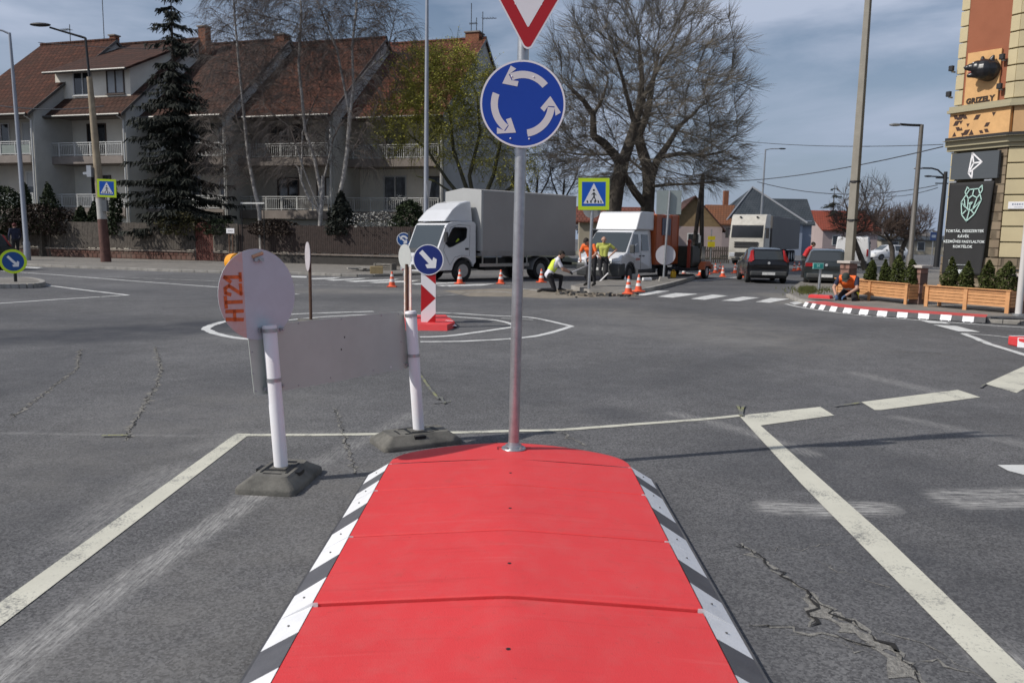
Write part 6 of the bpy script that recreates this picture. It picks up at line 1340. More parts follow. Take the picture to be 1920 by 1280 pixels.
def person(label, loc_, rz, J, M, scale=1.0, voxel=.0115, face=True):
    t = thing("person", label, "person", loc_, rz); t.scale = (scale,)*3
    V_ = lambda k: Vector(J[k]); prims = []      # (p0, r0, p1, r1, matkey)
    def cap(a, ra, b, rb, m): prims.append((Vector(a), ra, Vector(b), rb, m))
    pel, che, nek, hed = V_('pelvis'), V_('chest'), V_('neck'), V_('head'); sl, sr = V_('sl'), V_('sr'); hl, hr = V_('hl'), V_('hr')
    acr = (sl-sr).normalized(); up = (nek-pel).normalized(); fwd = acr.cross(up).normalized(); wst = pel.lerp(che, .45)
    cap(hl, .105, hr, .105, 'legs'); cap(pel-acr*.06, .115, pel+acr*.06, .115, 'legs' if 'long' not in M else 'top')
    for s in (-1, 1):
        cap(pel+acr*s*.055+up*.05, .105, wst+acr*s*.055, .105, 'top'); cap(wst+acr*s*.055, .105, che+acr*s*.075, .115, 'top')
    cap(che-acr*.08, .118, che+acr*.08, .118, 'top'); cap(sl-acr*.03, .066, sr+acr*.03, .066, 'top'); cap(sl, .066, che+acr*.06, .10, 'top'); cap(sr, .066, che-acr*.06, .10, 'top')
    cap(che+up*.1, .075, nek, .058, 'top'); hd = V_('look').normalized(); hu = (hd.cross(acr)).normalized(); hu = -hu if hu.dot(hed-nek) < 0 else hu
    hside = hu.cross(hd).normalized(); cap(nek, .054, hed-hu*.05-hd*.01, .056, 'skin')
    cap(hed+hu*.03-hd*.025, .083, hed+hu*.015+hd*.018, .076, 'skin'); cap(hed-hu*.03+hd*.02, .062, hed-hu*.072+hd*.045, .038, 'skin')
    cap(hed+hu*.012+hd*.082, .010, hed-hu*.022+hd*.108, .014, 'skin')
    for s in (-1, 1): cap(hed+hside*s*.082-hu*.02, .014, hed+hside*s*.088+hu*.022-hd*.01, .016, 'skin'); cap(hed+hside*s*.03+hd*.082+hu*.026, .012, hed+hside*s*.045+hd*.074+hu*.024, .010, 'skin')
    for s, S, E_, W_, K in ((1, sl, V_('el'), V_('wl'), 'l'), (-1, sr, V_('er'), V_('wr'), 'r')):
        mid = S.lerp(E_, .62)
        if M.get('sleeve', 'short') == 'short': cap(S, .060, mid, .056, 'top'); cap(mid, .044, E_, .041, 'skin'); cap(E_, .041, W_, .029, 'skin')
        else: cap(S, .060, E_, .048, 'sleeve' if 'sleeve_m' in M else 'top'); cap(E_, .048, W_, .036, 'sleeve' if 'sleeve_m' in M else 'top')
        d = (W_-E_).normalized(); pn = V_('palm'+K) if 'palm'+K in J else Vector((0, 0, -1)); pn = (pn-d*pn.dot(d)).normalized(); sd = d.cross(pn).normalized()
        H_ = W_+d*.045; cap(W_, .028, W_+d*.08+sd*.012, .022, 'hand'); cap(W_+d*.02, .026, W_+d*.08-sd*.018, .020, 'hand')
        for q, (o_, L_) in enumerate(((-.032, .062), (-.011, .072), (.011, .068), (.030, .052))):
            k0 = W_+d*.088+sd*o_; k1 = k0+(d*.75+pn*.5).normalized()*L_*.55; k2 = k1+(d*.25+pn*.95).normalized()*L_*.5; cap(k0, .0105, k1, .0098, 'hand'); cap(k1, .0098, k2, .0085, 'hand')
        th0 = W_+d*.03-sd*.034; th1 = th0+(d*.6-sd*.6+pn*.4).normalized()*.042; cap(th0, .013, th1, .011, 'hand'); cap(th1, .011, th1+(d*.7+pn*.6).normalized()*.034, .009, 'hand')
    for Hh, Kn, An, To in ((hl, V_('kl'), V_('al'), V_('tl')), (hr, V_('kr'), V_('ar'), V_('tr'))):
        cap(Hh, .098, Hh.lerp(Kn, .5), .080, 'legs'); cap(Hh.lerp(Kn, .5), .080, Kn, .064, 'legs'); cap(Kn, .064, Kn.lerp(An, .35), .060, 'legs'); cap(Kn.lerp(An, .35), .060, An, .046, 'legs')
        dd = (To-An); hee = An+Vector((0, 0, -.02))-dd.normalized()*.03; cap(hee, .044, To, .038, 'shoe'); cap(An, .047, To, .036, 'shoe')
    mb = MB()
    for a, ra, b, rb, m in prims:
        if (b-a).length > 1e-4: mb.tube([a, b], [ra, rb], 14)
        mb.ell(a, (ra,)*3, 14, 8); mb.ell(b, (rb,)*3, 14, 8)
    keys = ['top', 'legs', 'skin', 'hand', 'shoe', 'sleeve']
    o = mb.build("body", [M.get('top'), M.get('legs'), SKIN, M.get('hand', SKIN), SHOE, M.get('sleeve_m', M.get('top'))], t, None, None)
    rm = o.modifiers.new("r", 'REMESH'); rm.mode = 'VOXEL'; rm.voxel_size = voxel; sm = o.modifiers.new("s", 'SMOOTH'); sm.factor = .5; sm.iterations = 3
    bpy.context.view_layer.update(); dg = bpy.context.evaluated_depsgraph_get(); me = bpy.data.meshes.new_from_object(o.evaluated_get(dg)); o.modifiers.clear(); old = o.data; o.data = me; bpy.data.meshes.remove(old); me.name = "body"
    n = len(me.polygons); c = np.zeros(n*3); me.polygons.foreach_get("center", c); c = c.reshape(-1, 3); best = np.full(n, 1e9); mi = np.zeros(n, dtype=np.int32)
    for a, ra, b, rb, m in prims:
        d = np.array(b-a); l2 = float(d@d)+1e-12; q = np.clip(((c-np.array(a))@d)/l2, 0, 1); ds = np.linalg.norm(c-np.array(a)-q[:, None]*d, axis=1)-(ra+(rb-ra)*q); mk = ds < best; best[mk] = ds[mk]; mi[mk] = keys.index(m)
    while len(me.materials) < 6: me.materials.append(None)
    for i, m_ in enumerate([M.get('top'), M.get('legs'), SKIN, M.get('hand', SKIN), SHOE, M.get('sleeve_m', M.get('top'))]): me.materials[i] = m_
    me.polygons.foreach_set("material_index", mi); me.polygons.foreach_set("use_smooth", [True]*n); me.update()
    def shell(nm, test, off, m_):
        vs, fs, mp = [], [], {}
        for p in me.polygons:
            ce = p.center
            if test(Vector(ce), mi[p.index]):
                f = []
                for vi in p.vertices:
                    if vi not in mp: mp[vi] = len(vs); v = me.vertices[vi]; vs.append(tuple(v.co+v.normal*off))
                    f.append(mp[vi])
                fs.append(tuple(f))
        if not fs: return None
        q = MB(); q.add(vs, fs); s_ = q.build(nm, m_, t, None, None, False); s_.data.polygons.foreach_set("use_smooth", [True]*len(fs)); return s_
    fr = dict(pel=pel, che=che, nek=nek, hed=hed, up=up, fwd=fwd, acr=acr, hu=hu, hd=hd, hside=hside)
    if 'hair' in M: shell("hair" if not M.get('cap') else "cap", lambda p, k: k == 2 and (p-hed).dot(hu) > (.032 if (p-hed).dot(hd) > -.02 else -.045) and (p-hed).length < .14, .009, M['hair'])
    if M.get('brim'): q = MB(); P0 = hed+hu*.055+hd*.06; q.face([P0-hside*.06, P0+hd*.08-hside*.045-hu*.015, P0+hd*.08+hside*.045-hu*.015, P0+hside*.06]); q.build("cap_brim", M['hair'], t)
    if face:
        for s in (-1, 1): e = MB(); e.ell(hed+hside*s*.031+hd*.090+hu*.012, (.009, .009, .007), 8, 6); e.build("eye", EYE_M, t)
        e = MB(); e.tube([hed-hside*.022+hd*.086-hu*.048, hed+hd*.093-hu*.047, hed+hside*.022+hd*.086-hu*.048], [.004, .006, .004], 6); e.build("mouth", LIPS, t)
    return t, shell, fr
# kneeling man in white shirt and yellow harness vest
kp = G(1040, 547.5); 
J = dict(pelvis=(-.20, 0, .52), chest=(.00, 0, .86), neck=(.09, 0, 1.02), head=(.19, 0, 1.13), look=(.9, 0, -.45), sl=(.06, .19, .96), sr=(.05, -.19, .96), el=(.27, .20, .72), er=(.20, -.21, .68), wl=(.44, .06, .63), wr=(.42, -.08, .61), hl=(-.18, .10, .50), hr=(-.18, -.10, .50),
         kl=(.22, .13, .46), al=(.18, .13, .09), tl=(.36, .13, .04), kr=(-.02, -.10, .07), ar=(-.43, -.10, .08), tr=(-.53, -.10, .03))
t, sh, fr = person("kneeling man in white shirt and yellow harness, holding one end of a levelling staff", (kp.x, kp.y, 0), R(8), J, dict(top=SHIRTW, legs=TROUS, hair=HAIRD, long=1, hand=GLOVED), 1.02)
up, ch, pe, ac = fr['up'], fr['che'], fr['pel'], fr['acr']
sh("vest", lambda p, k: k == 0 and (p-ch).dot(fr['fwd']) < .02 and abs((p-ch).dot(ac)) < .17 and -.18 < (p-ch).dot(up) < .10, .012, HIVISY)
sh("belt", lambda p, k: k == 0 and -.25 < (p-ch).dot(up) < -.185 and abs((p-ch).dot(ac)) < .2, .014, HIVISY)
sh("harness_strap", lambda p, k: k == 0 and (p-ch).dot(ac) < -.05 and abs((p-ch).dot(fr['fwd'])-(p-ch).dot(up)*-.45-.02) < .035 and -.32 < (p-ch).dot(up) < -.1, .015, HIVISY)
# levelling staff between the two workers
a_, b_ = A(1067, 513, kp.y+.05), A(1110, 494, 26.2); st = thing("levelling_staff", "thin pale aluminium staff held between the kneeling man and the bending orange worker", "staff", tuple(a_)); m = MB(); m.tube([(0, 0, 0), tuple(b_-a_)], .022, 6); m.build("shaft", mat("pale_aluminium", (.62, .62, .62), .4, .3), st); m = MB(); m.tube([tuple((b_-a_)*.72+Vector((0, 0, .02))), tuple((b_-a_)*.72+Vector((-.02, 0, .24))), tuple((b_-a_)*.85+Vector((0, 0, .26)))], .03, 6); m.build("bracket", SIGNW, st)
# bending worker in orange shirt behind the sign post
bp_ = G(1107, 536, .13)
J = dict(pelvis=(-.06, 0, .90), chest=(.10, 0, 1.20), neck=(.22, 0, 1.34), head=(.33, 0, 1.42), look=(.85, 0, -.55), sl=(.17, .20, 1.29), sr=(.17, -.20, 1.29), el=(.20, .32, 1.05), er=(.22, -.30, 1.04), wl=(.36, .20, .90), wr=(.38, -.16, .88), hl=(-.05, .10, .88), hr=(-.05, -.10, .88),
         kl=(.02, .13, .48), al=(-.02, .14, .09), tl=(.14, .16, .04), kr=(.0, -.13, .48), ar=(-.05, -.14, .09), tr=(.10, -.17, .04))
person("bending worker in orange shirt and dark trousers behind the pedestrian sign post", (bp_.x, bp_.y, .13), R(-128), J, dict(top=HIVISO, legs=TROUS, hair=HAIRD))
# bald man in yellow shirt leaning in front of the van
yp = G(1130, 531)
J = dict(pelvis=(0, 0, .93), chest=(-.02, 0, 1.27), neck=(.0, 0, 1.46), head=(.03, 0, 1.58), look=(1, .1, -.12), sl=(-.02, .21, 1.40), sr=(-.02, -.21, 1.40), el=(-.10, .46, 1.22), er=(.12, -.30, 1.16), wl=(.04, .26, 1.02), wr=(.26, -.14, 1.00), hl=(0, .10, .91), hr=(0, -.10, .91),
         kl=(.10, .12, .50), al=(.05, .10, .09), tl=(.22, .14, .04), kr=(.16, -.10, .50), ar=(.20, .02, .09), tr=(.36, .0, .04))
person("bald man in yellow green shirt standing hand on hip before the white van", (yp.x, yp.y, 0), R(-100), J, dict(top=YSHIRT, legs=TROUS), 1.02)
# kneeling orange worker on the right kerb
rp = G(1590, 571, .0)
J = dict(pelvis=(-.20, 0, .30), chest=(.06, 0, .52), neck=(.20, 0, .60), head=(.32, 0, .60), look=(.60, 0, -.8), sl=(.14, .20, .58), sr=(.14, -.20, .58), el=(.28, .26, .36), er=(.30, -.27, .36), wl=(.44, .06, .19), wr=(.46, -.16, .19), hl=(-.19, .10, .28), hr=(-.19, -.10, .28),
         kl=(.22, .20, .08), al=(-.20, .16, .09), tl=(-.32, .16, .04), kr=(.20, -.18, .08), ar=(-.22, -.15, .09), tr=(-.34, -.15, .04))
t, sh, fr = person("crouching worker in orange vest and blue gloves bolting the striped kerb", (rp.x+.12, rp.y+.30, .04), R(-128), J, dict(top=NAVYC, legs=TROUS, hair=CAPG, cap=1, brim=1, hand=GLOVEB), 1.12)
up, ch, ac = fr['up'], fr['che'], fr['acr']
sh("vest", lambda p, k: k == 0 and abs((p-ch).dot(ac)) < .185 and (p-ch).dot(up) < .17, .016, HIVISO)
sh("reflective_band", lambda p, k: k == 0 and abs((p-ch).dot(ac)) < .19 and -.19 < (p-ch).dot(up) < -.13, .021, REFL)
sh("knee_patch", lambda p, k: k == 1 and (p-Vector((.0, .18, .17))).length < .085, .012, HIVISY)
# lorry driver
cabw = tk.matrix_basis
dl = Matrix.Translation(tk.location) @ RZ(tk.rotation_euler.z) @ Vector((.10, .50, 1.02))
J = dict(pelvis=(-.10, 0, .20), chest=(-.10, 0, .48), neck=(-.06, 0, .66), head=(-.02, 0, .78), look=(.6, .75, -.1), sl=(-.08, .2, .60), sr=(-.08, -.2, .60), el=(.10, .26, .40), er=(.10, -.24, .40), wl=(.32, .18, .42), wr=(.32, -.10, .44), hl=(-.08, .1, .17), hr=(-.08, -.1, .17), kl=(.36, .12, .16), al=(.40, .12, -.22), tl=(.52, .12, -.26), kr=(.36, -.12, .16), ar=(.40, -.12, -.22), tr=(.52, -.12, -.26))
t, sh, fr = person("lorry driver in yellow hi-vis sitting at the open cab window", tuple(dl), tk.rotation_euler.z, J, dict(top=HIVISY, legs=TROUS, hair=HAIRD), .86)
# bystander far left
q = A(30, 470, 41.5)
ST = dict(pelvis=(0, 0, .95), chest=(0, 0, 1.28), neck=(.01, 0, 1.50), head=(.03, 0, 1.62), look=(1, 0, -.1), sl=(0, .2, 1.43), sr=(0, -.2, 1.43), el=(.02, .27, 1.14), er=(.02, -.27, 1.14), wl=(.14, .22, .92), wr=(.14, -.22, .92), hl=(0, .1, .92), hr=(0, -.1, .92), kl=(.03, .1, .5), al=(-.02, .11, .09), tl=(.14, .12, .04), kr=(.03, -.1, .5), ar=(-.02, -.11, .09), tr=(.14, -.12, .04))
person("bystander in navy jacket and maroon cap behind the dark car", (q.x, q.y, PZ), R(150), ST, dict(top=NAVYC, legs=TROUS, hair=CAPR, cap=1, sleeve='long'), 1.08, .014)
# red jacket leaning at the grey hatchback
q = G(1505, 521)
J = dict(ST); J.update(chest=(.16, 0, 1.26), neck=(.30, 0, 1.44), head=(.38, 0, 1.54), look=(1, 0, -.2), sl=(.23, .2, 1.38), sr=(.23, -.2, 1.38), el=(.40, .28, 1.16), er=(.42, -.28, 1.16), wl=(.60, .2, 1.10), wr=(.62, -.2, 1.10))
person("person in red jacket leaning towards the dark grey hatchback", (q.x, q.y, 0), R(-12), J, dict(top=REDJ, legs=TROUS, hair=HAIRD, sleeve='long'), 1.0, .014)
# ================================================================ right corner building
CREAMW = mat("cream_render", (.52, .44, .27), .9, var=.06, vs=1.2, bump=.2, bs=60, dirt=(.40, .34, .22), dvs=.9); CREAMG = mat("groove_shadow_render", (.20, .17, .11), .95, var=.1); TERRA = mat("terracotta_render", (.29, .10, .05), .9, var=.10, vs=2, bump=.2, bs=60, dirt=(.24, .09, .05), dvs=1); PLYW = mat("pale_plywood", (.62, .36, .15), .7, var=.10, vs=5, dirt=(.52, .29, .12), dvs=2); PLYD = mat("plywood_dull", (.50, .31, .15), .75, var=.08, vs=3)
CORN = mat("cornice_stone", (.36, .32, .21), .85, var=.12, vs=2, dirt=(.22, .2, .14), dvs=2); ANTH = mat("anthracite_panel", (.065, .075, .085), .6, var=.05, vs=1); BANN = mat("banner_fabric", (.022, .022, .023), .8, var=.12, vs=1.5, bump=.6, bs=3.0); MINT = mat("mint_print", (.42, .62, .56), .6, var=.05); PALEP = mat("pale_print", (.70, .74, .73), .6, var=.05); TEALF = mat("teal_dark_print", (.03, .09, .085), .7)
def stone_mat():
    m = tile_mat("dry_stone", (.26, .20, .14), (.17, .13, .09), (.30, .25, .18)); return m
STONE = stone_mat()
L0 = A(1769, 470, 24.7); L0.z = 0
d1 = Vector((.46, -.888, 0)).normalized(); d2 = Vector((math.cos(R(31)), -math.sin(R(31)), 0)); d0 = Vector((.60, .80, 0)).normalized(); W1 = 1.72
L1 = L0+d1*W1
n1 = Vector((d1.y, -d1.x, 0)); n2 = Vector((d2.y, -d2.x, 0))
n1 = n1 if n1.dot(-L0) > 0 else -n1; n2 = n2 if n2.dot(-L1) > 0 else -n2
bd = thing("corner_building", "cream rusticated corner building with pale plywood band and terracotta panels, at the right edge", "building", (L0.x, L0.y, 0))
B_ = lambda p, z=0.0: (p.x-L0.x, p.y-L0.y, z)
ZT = 15.0; zc = lambda px, py, P: Zof((P.x, P.y, 0), py)
z_st = Zof(tuple(L1), 482); z_c1 = Zof(tuple(L0+d1*.3), 282); z_c2 = Zof(tuple(L0+d1*.3), 261); z_p1 = Zof(tuple(L0+d1*.3), 257); z_p2 = Zof(tuple(L0+d1*.3), 212)
L2 = L1+d2*8; Lm = L0+d0*12; Lb = L2+d0*10
m = MB(); F = [L0, L1, L2, Lb, Lm]; k = len(F); ins = [(p-(n1*.10 if i == 0 else (n1+n2)*.06 if i == 1 else n2*.10 if i == 2 else Vector((0, 0, 0)))) for i, p in enumerate(F)]
m.add([B_(p, 0) for p in ins]+[B_(p, ZT) for p in ins], [tuple(range(k-1, -1, -1)), tuple(range(k, 2*k))]+[(i, (i+1) % k, (i+1) % k+k, i+k) for i in range(k)]); m.build("core_wall", CREAMG, bd)
def plank(mb, P, d, n, s0, s1, z0, z1, t0, t1, mi=0):      # slab on a facade from s0..s1, thickness t0..t1 outwards
    q = [P+d*s0+n*t0, P+d*s1+n*t0, P+d*s1+n*t1, P+d*s0+n*t1]
    mb.add([B_(p, z0) for p in q]+[B_(p, z1) for p in q], [(0, 3, 2, 1), (4, 5, 6, 7), (0, 1, 5, 4), (1, 2, 6, 5), (2, 3, 7, 6), (3, 0, 4, 7)], mi)
co = .445; g = .035
m = MB(); z = z_st
while z < z_c1-.1:
    z1 = min(z+co-g, z_c1); plank(m, L0, d1, n1, -.0, .17, z, z1, -.10, .02)
    i = int(round((z-z_st)/co)); wq = .95 if i % 2 == 0 else .74
    plank(m, L1, d2, n2, .0, wq, z, z1, -.10, .03); z += co
z = z_p2+.25
while z < ZT-.1:
    z1 = min(z+co*1.02-g, ZT); plank(m, L0, d1, n1, -.05, .20, z, z1, -.10, .02); plank(m, L0, d1, n1, W1-.26, W1, z, z1, -.10, .02); plank(m, L1, d2, n2, .0, 8, z, z1, -.10, .03); z += co*1.02
m.build("rustication", CREAMW, bd, None, .012)
m = MB(); plank(m, L0, d1, n1, .20, W1-.26, z_p2+.2, ZT, -.09, .0); plank(m, L1, d2, n2, .74, 1.5, z_st, z_c1, -.09, -.02)
m.build("terracotta_panel", TERRA, bd)
m = MB(); plank(m, L1, d2, n2, 1.9, 3.0, z_st, z_c1-.6, -.09, -.04); m.build("dark_window", CARG, bd)
m = MB(); plank(m, L0, d1, n1, -.03, W1+.02, 0, z_st-.03, -.1, .05); plank(m, L1, d2, n2, .0, 8, 0, z_st-.03, -.1, .07); m.build("stone_base", STONE, bd)
m = MB(); plank(m, L0, d1, n1, W1-.30, W1-.02, z_st, z_c1, -.09, .03); m.build("stone_strip", STONE, bd)
m = MB(); plank(m, L1, d2, n2, .25, .62, z_st-.40, z_st-.33, .05, .08); m.build("air_vent", CHASS, bd)
for nm, z0, z1, ex, mi in (("cornice", z_c1-.02, z_c1+.10, .10, CORN), ("cornice", z_c1+.10, z_c1+.26, .20, CORN), ("cornice", z_c1+.26, z_p1-.12, .34, CORN), ("cornice", z_p1-.12, z_p1-.02, .22, CHASS), ("cornice", z_p2, z_p2+.08, .24, CORN), ("cornice", z_p2+.08, z_p2+.2, .15, CORN)):
    m = MB(); plank(m, L0, d1, n1, -.10, W1+ex*.28, z0, z1, -.1, ex); plank(m, L1, d2, n2, -ex*.28, 8, z0+.002, z1-.002, -.1, ex-.004); m.build(nm, mi, bd)
# plywood band with triangles
m = MB(); plank(m, L0, d1, n1, -.06, W1+.03, z_p1-.02, z_p2, .0, .13, 0); plank(m, L1, d2, n2, .04, 8, z_p1-.02, z_p2, .0, .12, 1); m.build("plywood_band", [PLYW, PLYD], bd)
m = MB(); rr = random.Random(4); hb = z_p2-z_p1
for (u, v, s, dn) in [(.08, .85, .10, 1), (.19, .78, .13, 0), (.30, .82, .10, 1), (.10, .55, .12, 0), (.16, .35, .10, 1), (.24, .60, .10, 1), (.26, .30, .09, 0), (.42, .45, .09, 1), (.10, .10, .12, 0), (.36, .12, .13, 0), (.52, .10, .14, 0), (.60, .70, .12, 0), (.74, .12, .08, 1), (.86, .35, .10, 0), (.86, .15, .09, 1), (1.02, .78, .10, 1), (.31, .08, .10, 1)]:
    c = L0+d1*(u*1.25)+n1*.134; zc_ = z_p1+hb*v; sg = -1 if dn else 1; kk = .72
    P = [c-d1*s*.5*1.2+Vector((0, 0, zc_-sg*s*kk*.6)), c+d1*s*.5*1.2+Vector((0, 0, zc_-sg*s*kk*.6)), c+Vector((0, 0, zc_+sg*s*kk*1.0))]
    if rr.random() < .4: P.insert(2, P[1]+(P[2]-P[0])); 
    m.face([B_(p, p.z) for p in P])
m.build("triangle_cutouts", mat("dark_brown_stain", (.05, .025, .018), .8, var=.4, vs=20), bd)
# plywood sign with bear head
zl = lambda py, s: Zof(tuple(L0+d1*s), py)
s0, s1 = .30, W1-.42
pa = [(s0, zl(203, s0)), (s1, zl(200, s1)), (s1, zl(91, s1)), (s0, zl(101, s0))]
pb = L0+d1*.85+n1*.02; ps = thing("plywood_sign", "tall pale plywood sign with dark stamped lettering under a black bear head", "sign", (pb.x, pb.y, 0))
PBm = Matrix(((d1.x, -n1.x, 0, 0), (d1.y, -n1.y, 0, 0), (0, 0, 1, 0), (0, 0, 0, 1)))   # local x along facade, -y outwards
ps.matrix_world = Matrix.Translation((pb.x, pb.y, 0)) @ PBm
m = MB(); q = [(s-.85, z) for s, z in pa]; m.prism(q, -.05, .0); m.build("board", PLYW, ps)
vs, fs = text_geo("GRIZELY", .205, .004, bold=.012, spacing=1.08); zc_ = zl(188, .8); m = MB(); m.add(vs, fs, 0, T(-.06, -.058, zc_) @ RX(R(90))); m.build("lettering", mat("burnt_lettering", (.03, .018, .012), .8), ps)
m = MB(); bz = zl(133, .85)
BEAR = mat("black_bear", (.013, .013, .015), .35, var=.2, vs=12, spec=.6)
for a, ra, b, rb in (((.12, -.08, -.02), .37, (.06, -.28, -.02), .34), ((.06, -.28, 0), .33, (-.08, -.42, .05), .24), ((-.08, -.42, .06), .22, (-.24, -.54, .08), .13), ((-.24, -.54, .08), .125, (-.34, -.60, .075), .085), ((-.06, -.38, -.14), .16, (-.28, -.54, -.18), .07), ((.26, -.20, .30), .085, (.29, -.20, .38), .05), ((-.04, -.24, .33), .08, (-.05, -.24, .40), .05)):
    m.tube([a, b], [ra, rb], 12); m.ell(a, (ra,)*3, 12, 8); m.ell(b, (rb,)*3, 12, 8)
bh = thing("bear_head", "glossy black sculpted bear head mounted on the plywood sign", "sculpture"); bh.matrix_world = Matrix.Translation((pb.x, pb.y, bz)) @ PBm @ Matrix.Translation((.05, 0, 0)) @ Matrix.Scale(.86, 4)
o = m.build("head", BEAR, bh); rm = o.modifiers.new("r", 'REMESH'); rm.mode = 'VOXEL'; rm.voxel_size = .022; s_ = o.modifiers.new("s", 'SMOOTH'); s_.iterations = 4; s_.factor = .5
m = MB(); m.ell((-.39, -.63, .09), (.04, .035, .035), 8, 6); m.build("nose", mat("bear_nose", (.05, .05, .055), .25), bh)
for e in ((-.12, -.60, .20), (-.23, -.44, .22)): m = MB(); m.ell(e, (.02, .02, .02), 8, 6); m.build("eye", SIGNW, bh)
m = MB(); m.tube([(-.20, -.54, -.07), (-.31, -.58, -.09)], [.045, .02], 8); m.build("tongue", mat("tongue_pink", (.45, .15, .13), .5), bh)
# floodlights
for i, (px, py, s, lab) in enumerate(((1789, 129, -.12, "small black floodlight beside the left edge of the plywood sign, the higher"), (1784, 177, -.14, "small black floodlight beside the left edge of the plywood sign, the lower"), (1880, 107, W1-.33, "small black floodlight beside the right edge of the plywood sign, the higher"), (1874, 162, W1-.33, "small black floodlight beside the right edge of the plywood sign, the lower"))):
    P = L0+d1*s+n1*.12; f = thing("floodlight", lab, "lamp", (P.x, P.y, Zof(tuple(P), py)), math.atan2(d1.y, d1.x), "floodlights around the plywood sign"); m = MB(); m.box((0, -.05, 0), (.13, .10, .15)); m.build("housing", CHASS, f, None, .01); m = MB(); m.box((0, .05, -.09), (.04, .16, .04)); m.build("bracket", GALV, f)
# anthracite sign with folded line emblem
def lines_mesh(mb, segs, w_, y, M=None, m=0):
    for a, c in segs:
        a, c = Vector(a), Vector(c); d = (c-a).normalized(); nn = Vector((-d.y, d.x))*w_/2; e = d*w_*.35
        mb.face([((a-e+nn).x, y, (a-e+nn).y), ((c+e+nn).x, y, (c+e+nn).y), ((c+e-nn).x, y, (c+e-nn).y), ((a-e-nn).x, y, (a-e-nn).y)], m, M)
ss = L0+d1*.82+n1*.14; sg = thing("emblem_sign", "square anthracite sign with a white folded line emblem above the black banner", "sign"); sg.matrix_world = Matrix.Translation((ss.x, ss.y, 0)) @ PBm
u0, u1 = -.66, .76; zt0, zt1 = zl(290, .1), zl(282, 1.6); zb0, zb1 = zl(338, .1), zl(334, 1.6)
m = MB(); m.prism([(u0, zb0), (u1, zb1), (u1, zt1), (u0, zt0)], -.06, .04); m.build("panel", ANTH, sg)
cx_, cz_ = .02, (zt0+zb0)/2+.0; sc_ = (zt0-zb0)*.47
E_ = {'a': (-.12, 1.0), 'b': (.62, .22), 'c': (.02, .18), 'd': (-.30, -.62), 'e': (-.02, -.42), 'f': (-.02, -1.0)}
m = MB(); mp = lambda k: (cx_+E_[k][0]*sc_*1.15, cz_+E_[k][1]*sc_); lines_mesh(m, [(mp(a), mp(b)) for a, b in ('ab', 'ac', 'ad', 'cb', 'cd', 'db', 'ef', 'fd')], .042, -.063); m.build("emblem", SIGNW, sg)
# long banner
b0 = zl(338, .1)-.1; b1 = zl(513, .1)
bn = thing("banner", "long black banner with mint bear line drawing and white lettering hung under the anthracite sign", "banner"); bn.matrix_world = Matrix.Translation((ss.x, ss.y, 0)) @ PBm
u0, u1 = -.69, .64; bL0 = .74
m = MB(); NX, NZ = 16, 34; vs = []
for j in range(NZ+1):
    for i in range(NX+1):
        f, h = i/NX, j/NZ; xr = u1+.04*(1-h)-.14*h; x = u0+(xr-u0)*f
        y = -.03-.018*math.sin(f*9+h*3)*(.3+h)-.02*math.sin(h*6.3)*(f-.5)
        vs.append((x, y, b0+(b1-b0)*h))
m.add(vs, [(j*(NX+1)+i, j*(NX+1)+i+1, (j+1)*(NX+1)+i+1, (j+1)*(NX+1)+i) for j in range(NZ) for i in range(NX)]); o = m.build("fabric", BANN, bn, 60); so_ = o.modifiers.new("s", 'SOLIDIFY'); so_.thickness = .004
for x in (u0+.12, u1-.14): m = MB(); m.box((x, -.03, b0+.03), (.22, .06, .05)); m.build("hanger", GALV, bn)
H_ = b0-b1; bx = -.03
def bp2(px, py): return (bx+(px-1801)/62*.92, b0-(py-338)/(513-338)*H_)
BP = [(1797, 347), (1794, 358), (1800, 364), (1797, 352), (1803, 352), (1810, 350), (1819, 351), (1827, 345), (1828, 354), (1822, 362), (1820, 352), (1800, 367), (1810, 363), (1820, 368), (1823, 360), (1802, 393)]
def pl(*pts): return [(bp2(*a), bp2(*b)) for a, b in zip(pts[:-1], pts[1:])]
S_ = pl((1800, 350), (1797, 347), (1793, 357), (1796, 361), (1802, 352), (1821, 351), (1827, 345), (1828, 354), (1824, 361), (1820, 351)) + pl((1796, 361), (1801, 369), (1809, 363), (1819, 368), (1824, 361)) + pl((1809, 363), (1811, 351)) + pl((1801, 369), (1801, 386), (1805, 392)) + pl((1819, 368), (1812, 389), (1805, 392)) + \
    pl((1796, 361), (1787, 375), (1790, 399), (1801, 411), (1816, 398), (1828, 372), (1824, 361)) + pl((1787, 375), (1805, 392)) + pl((1828, 372), (1812, 389)) + pl((1787, 375), (1796, 385), (1793, 370)) + pl((1828, 372), (1818, 382)) + pl((1805, 392), (1801, 411)) + pl((1790, 399), (1798, 391)) + pl((1816, 398), (1809, 391)) + pl((1803, 377), (1810, 376), (1806, 381), (1803, 377)) + pl((1806, 381), (1805, 392))
m = MB(); lines_mesh(m, S_, .030, -.075); m.build("bear_drawing", MINT, bn)
for txt, py, sz, dx in (("TORTÁK, DESSZERTEK", 430, .112, 0), ("KÁVÉK", 440, .112, -.02), ("KÉZMŰVES FAGYLALTOK", 450, .108, 0), ("KOKTÉLOK", 459.5, .112, -.02)):
    vs, fs = text_geo(txt, sz, .001, bold=.002, spacing=1.05); m = MB(); x, z = bp2(1799, py); m.add(vs, fs, 0, T(x+dx, -.075, z) @ RX(R(90))); m.build("lettering", PALEP, bn)
m = MB(); lines_mesh(m, pl((1772, 486), (1772, 499), (1783, 494), (1772, 486)) + pl((1772, 486), (1776, 494), (1783, 494)) + pl((1776, 494), (1772, 499)), .022, -.075); m.build("folded_logo", SIGNW, bn)
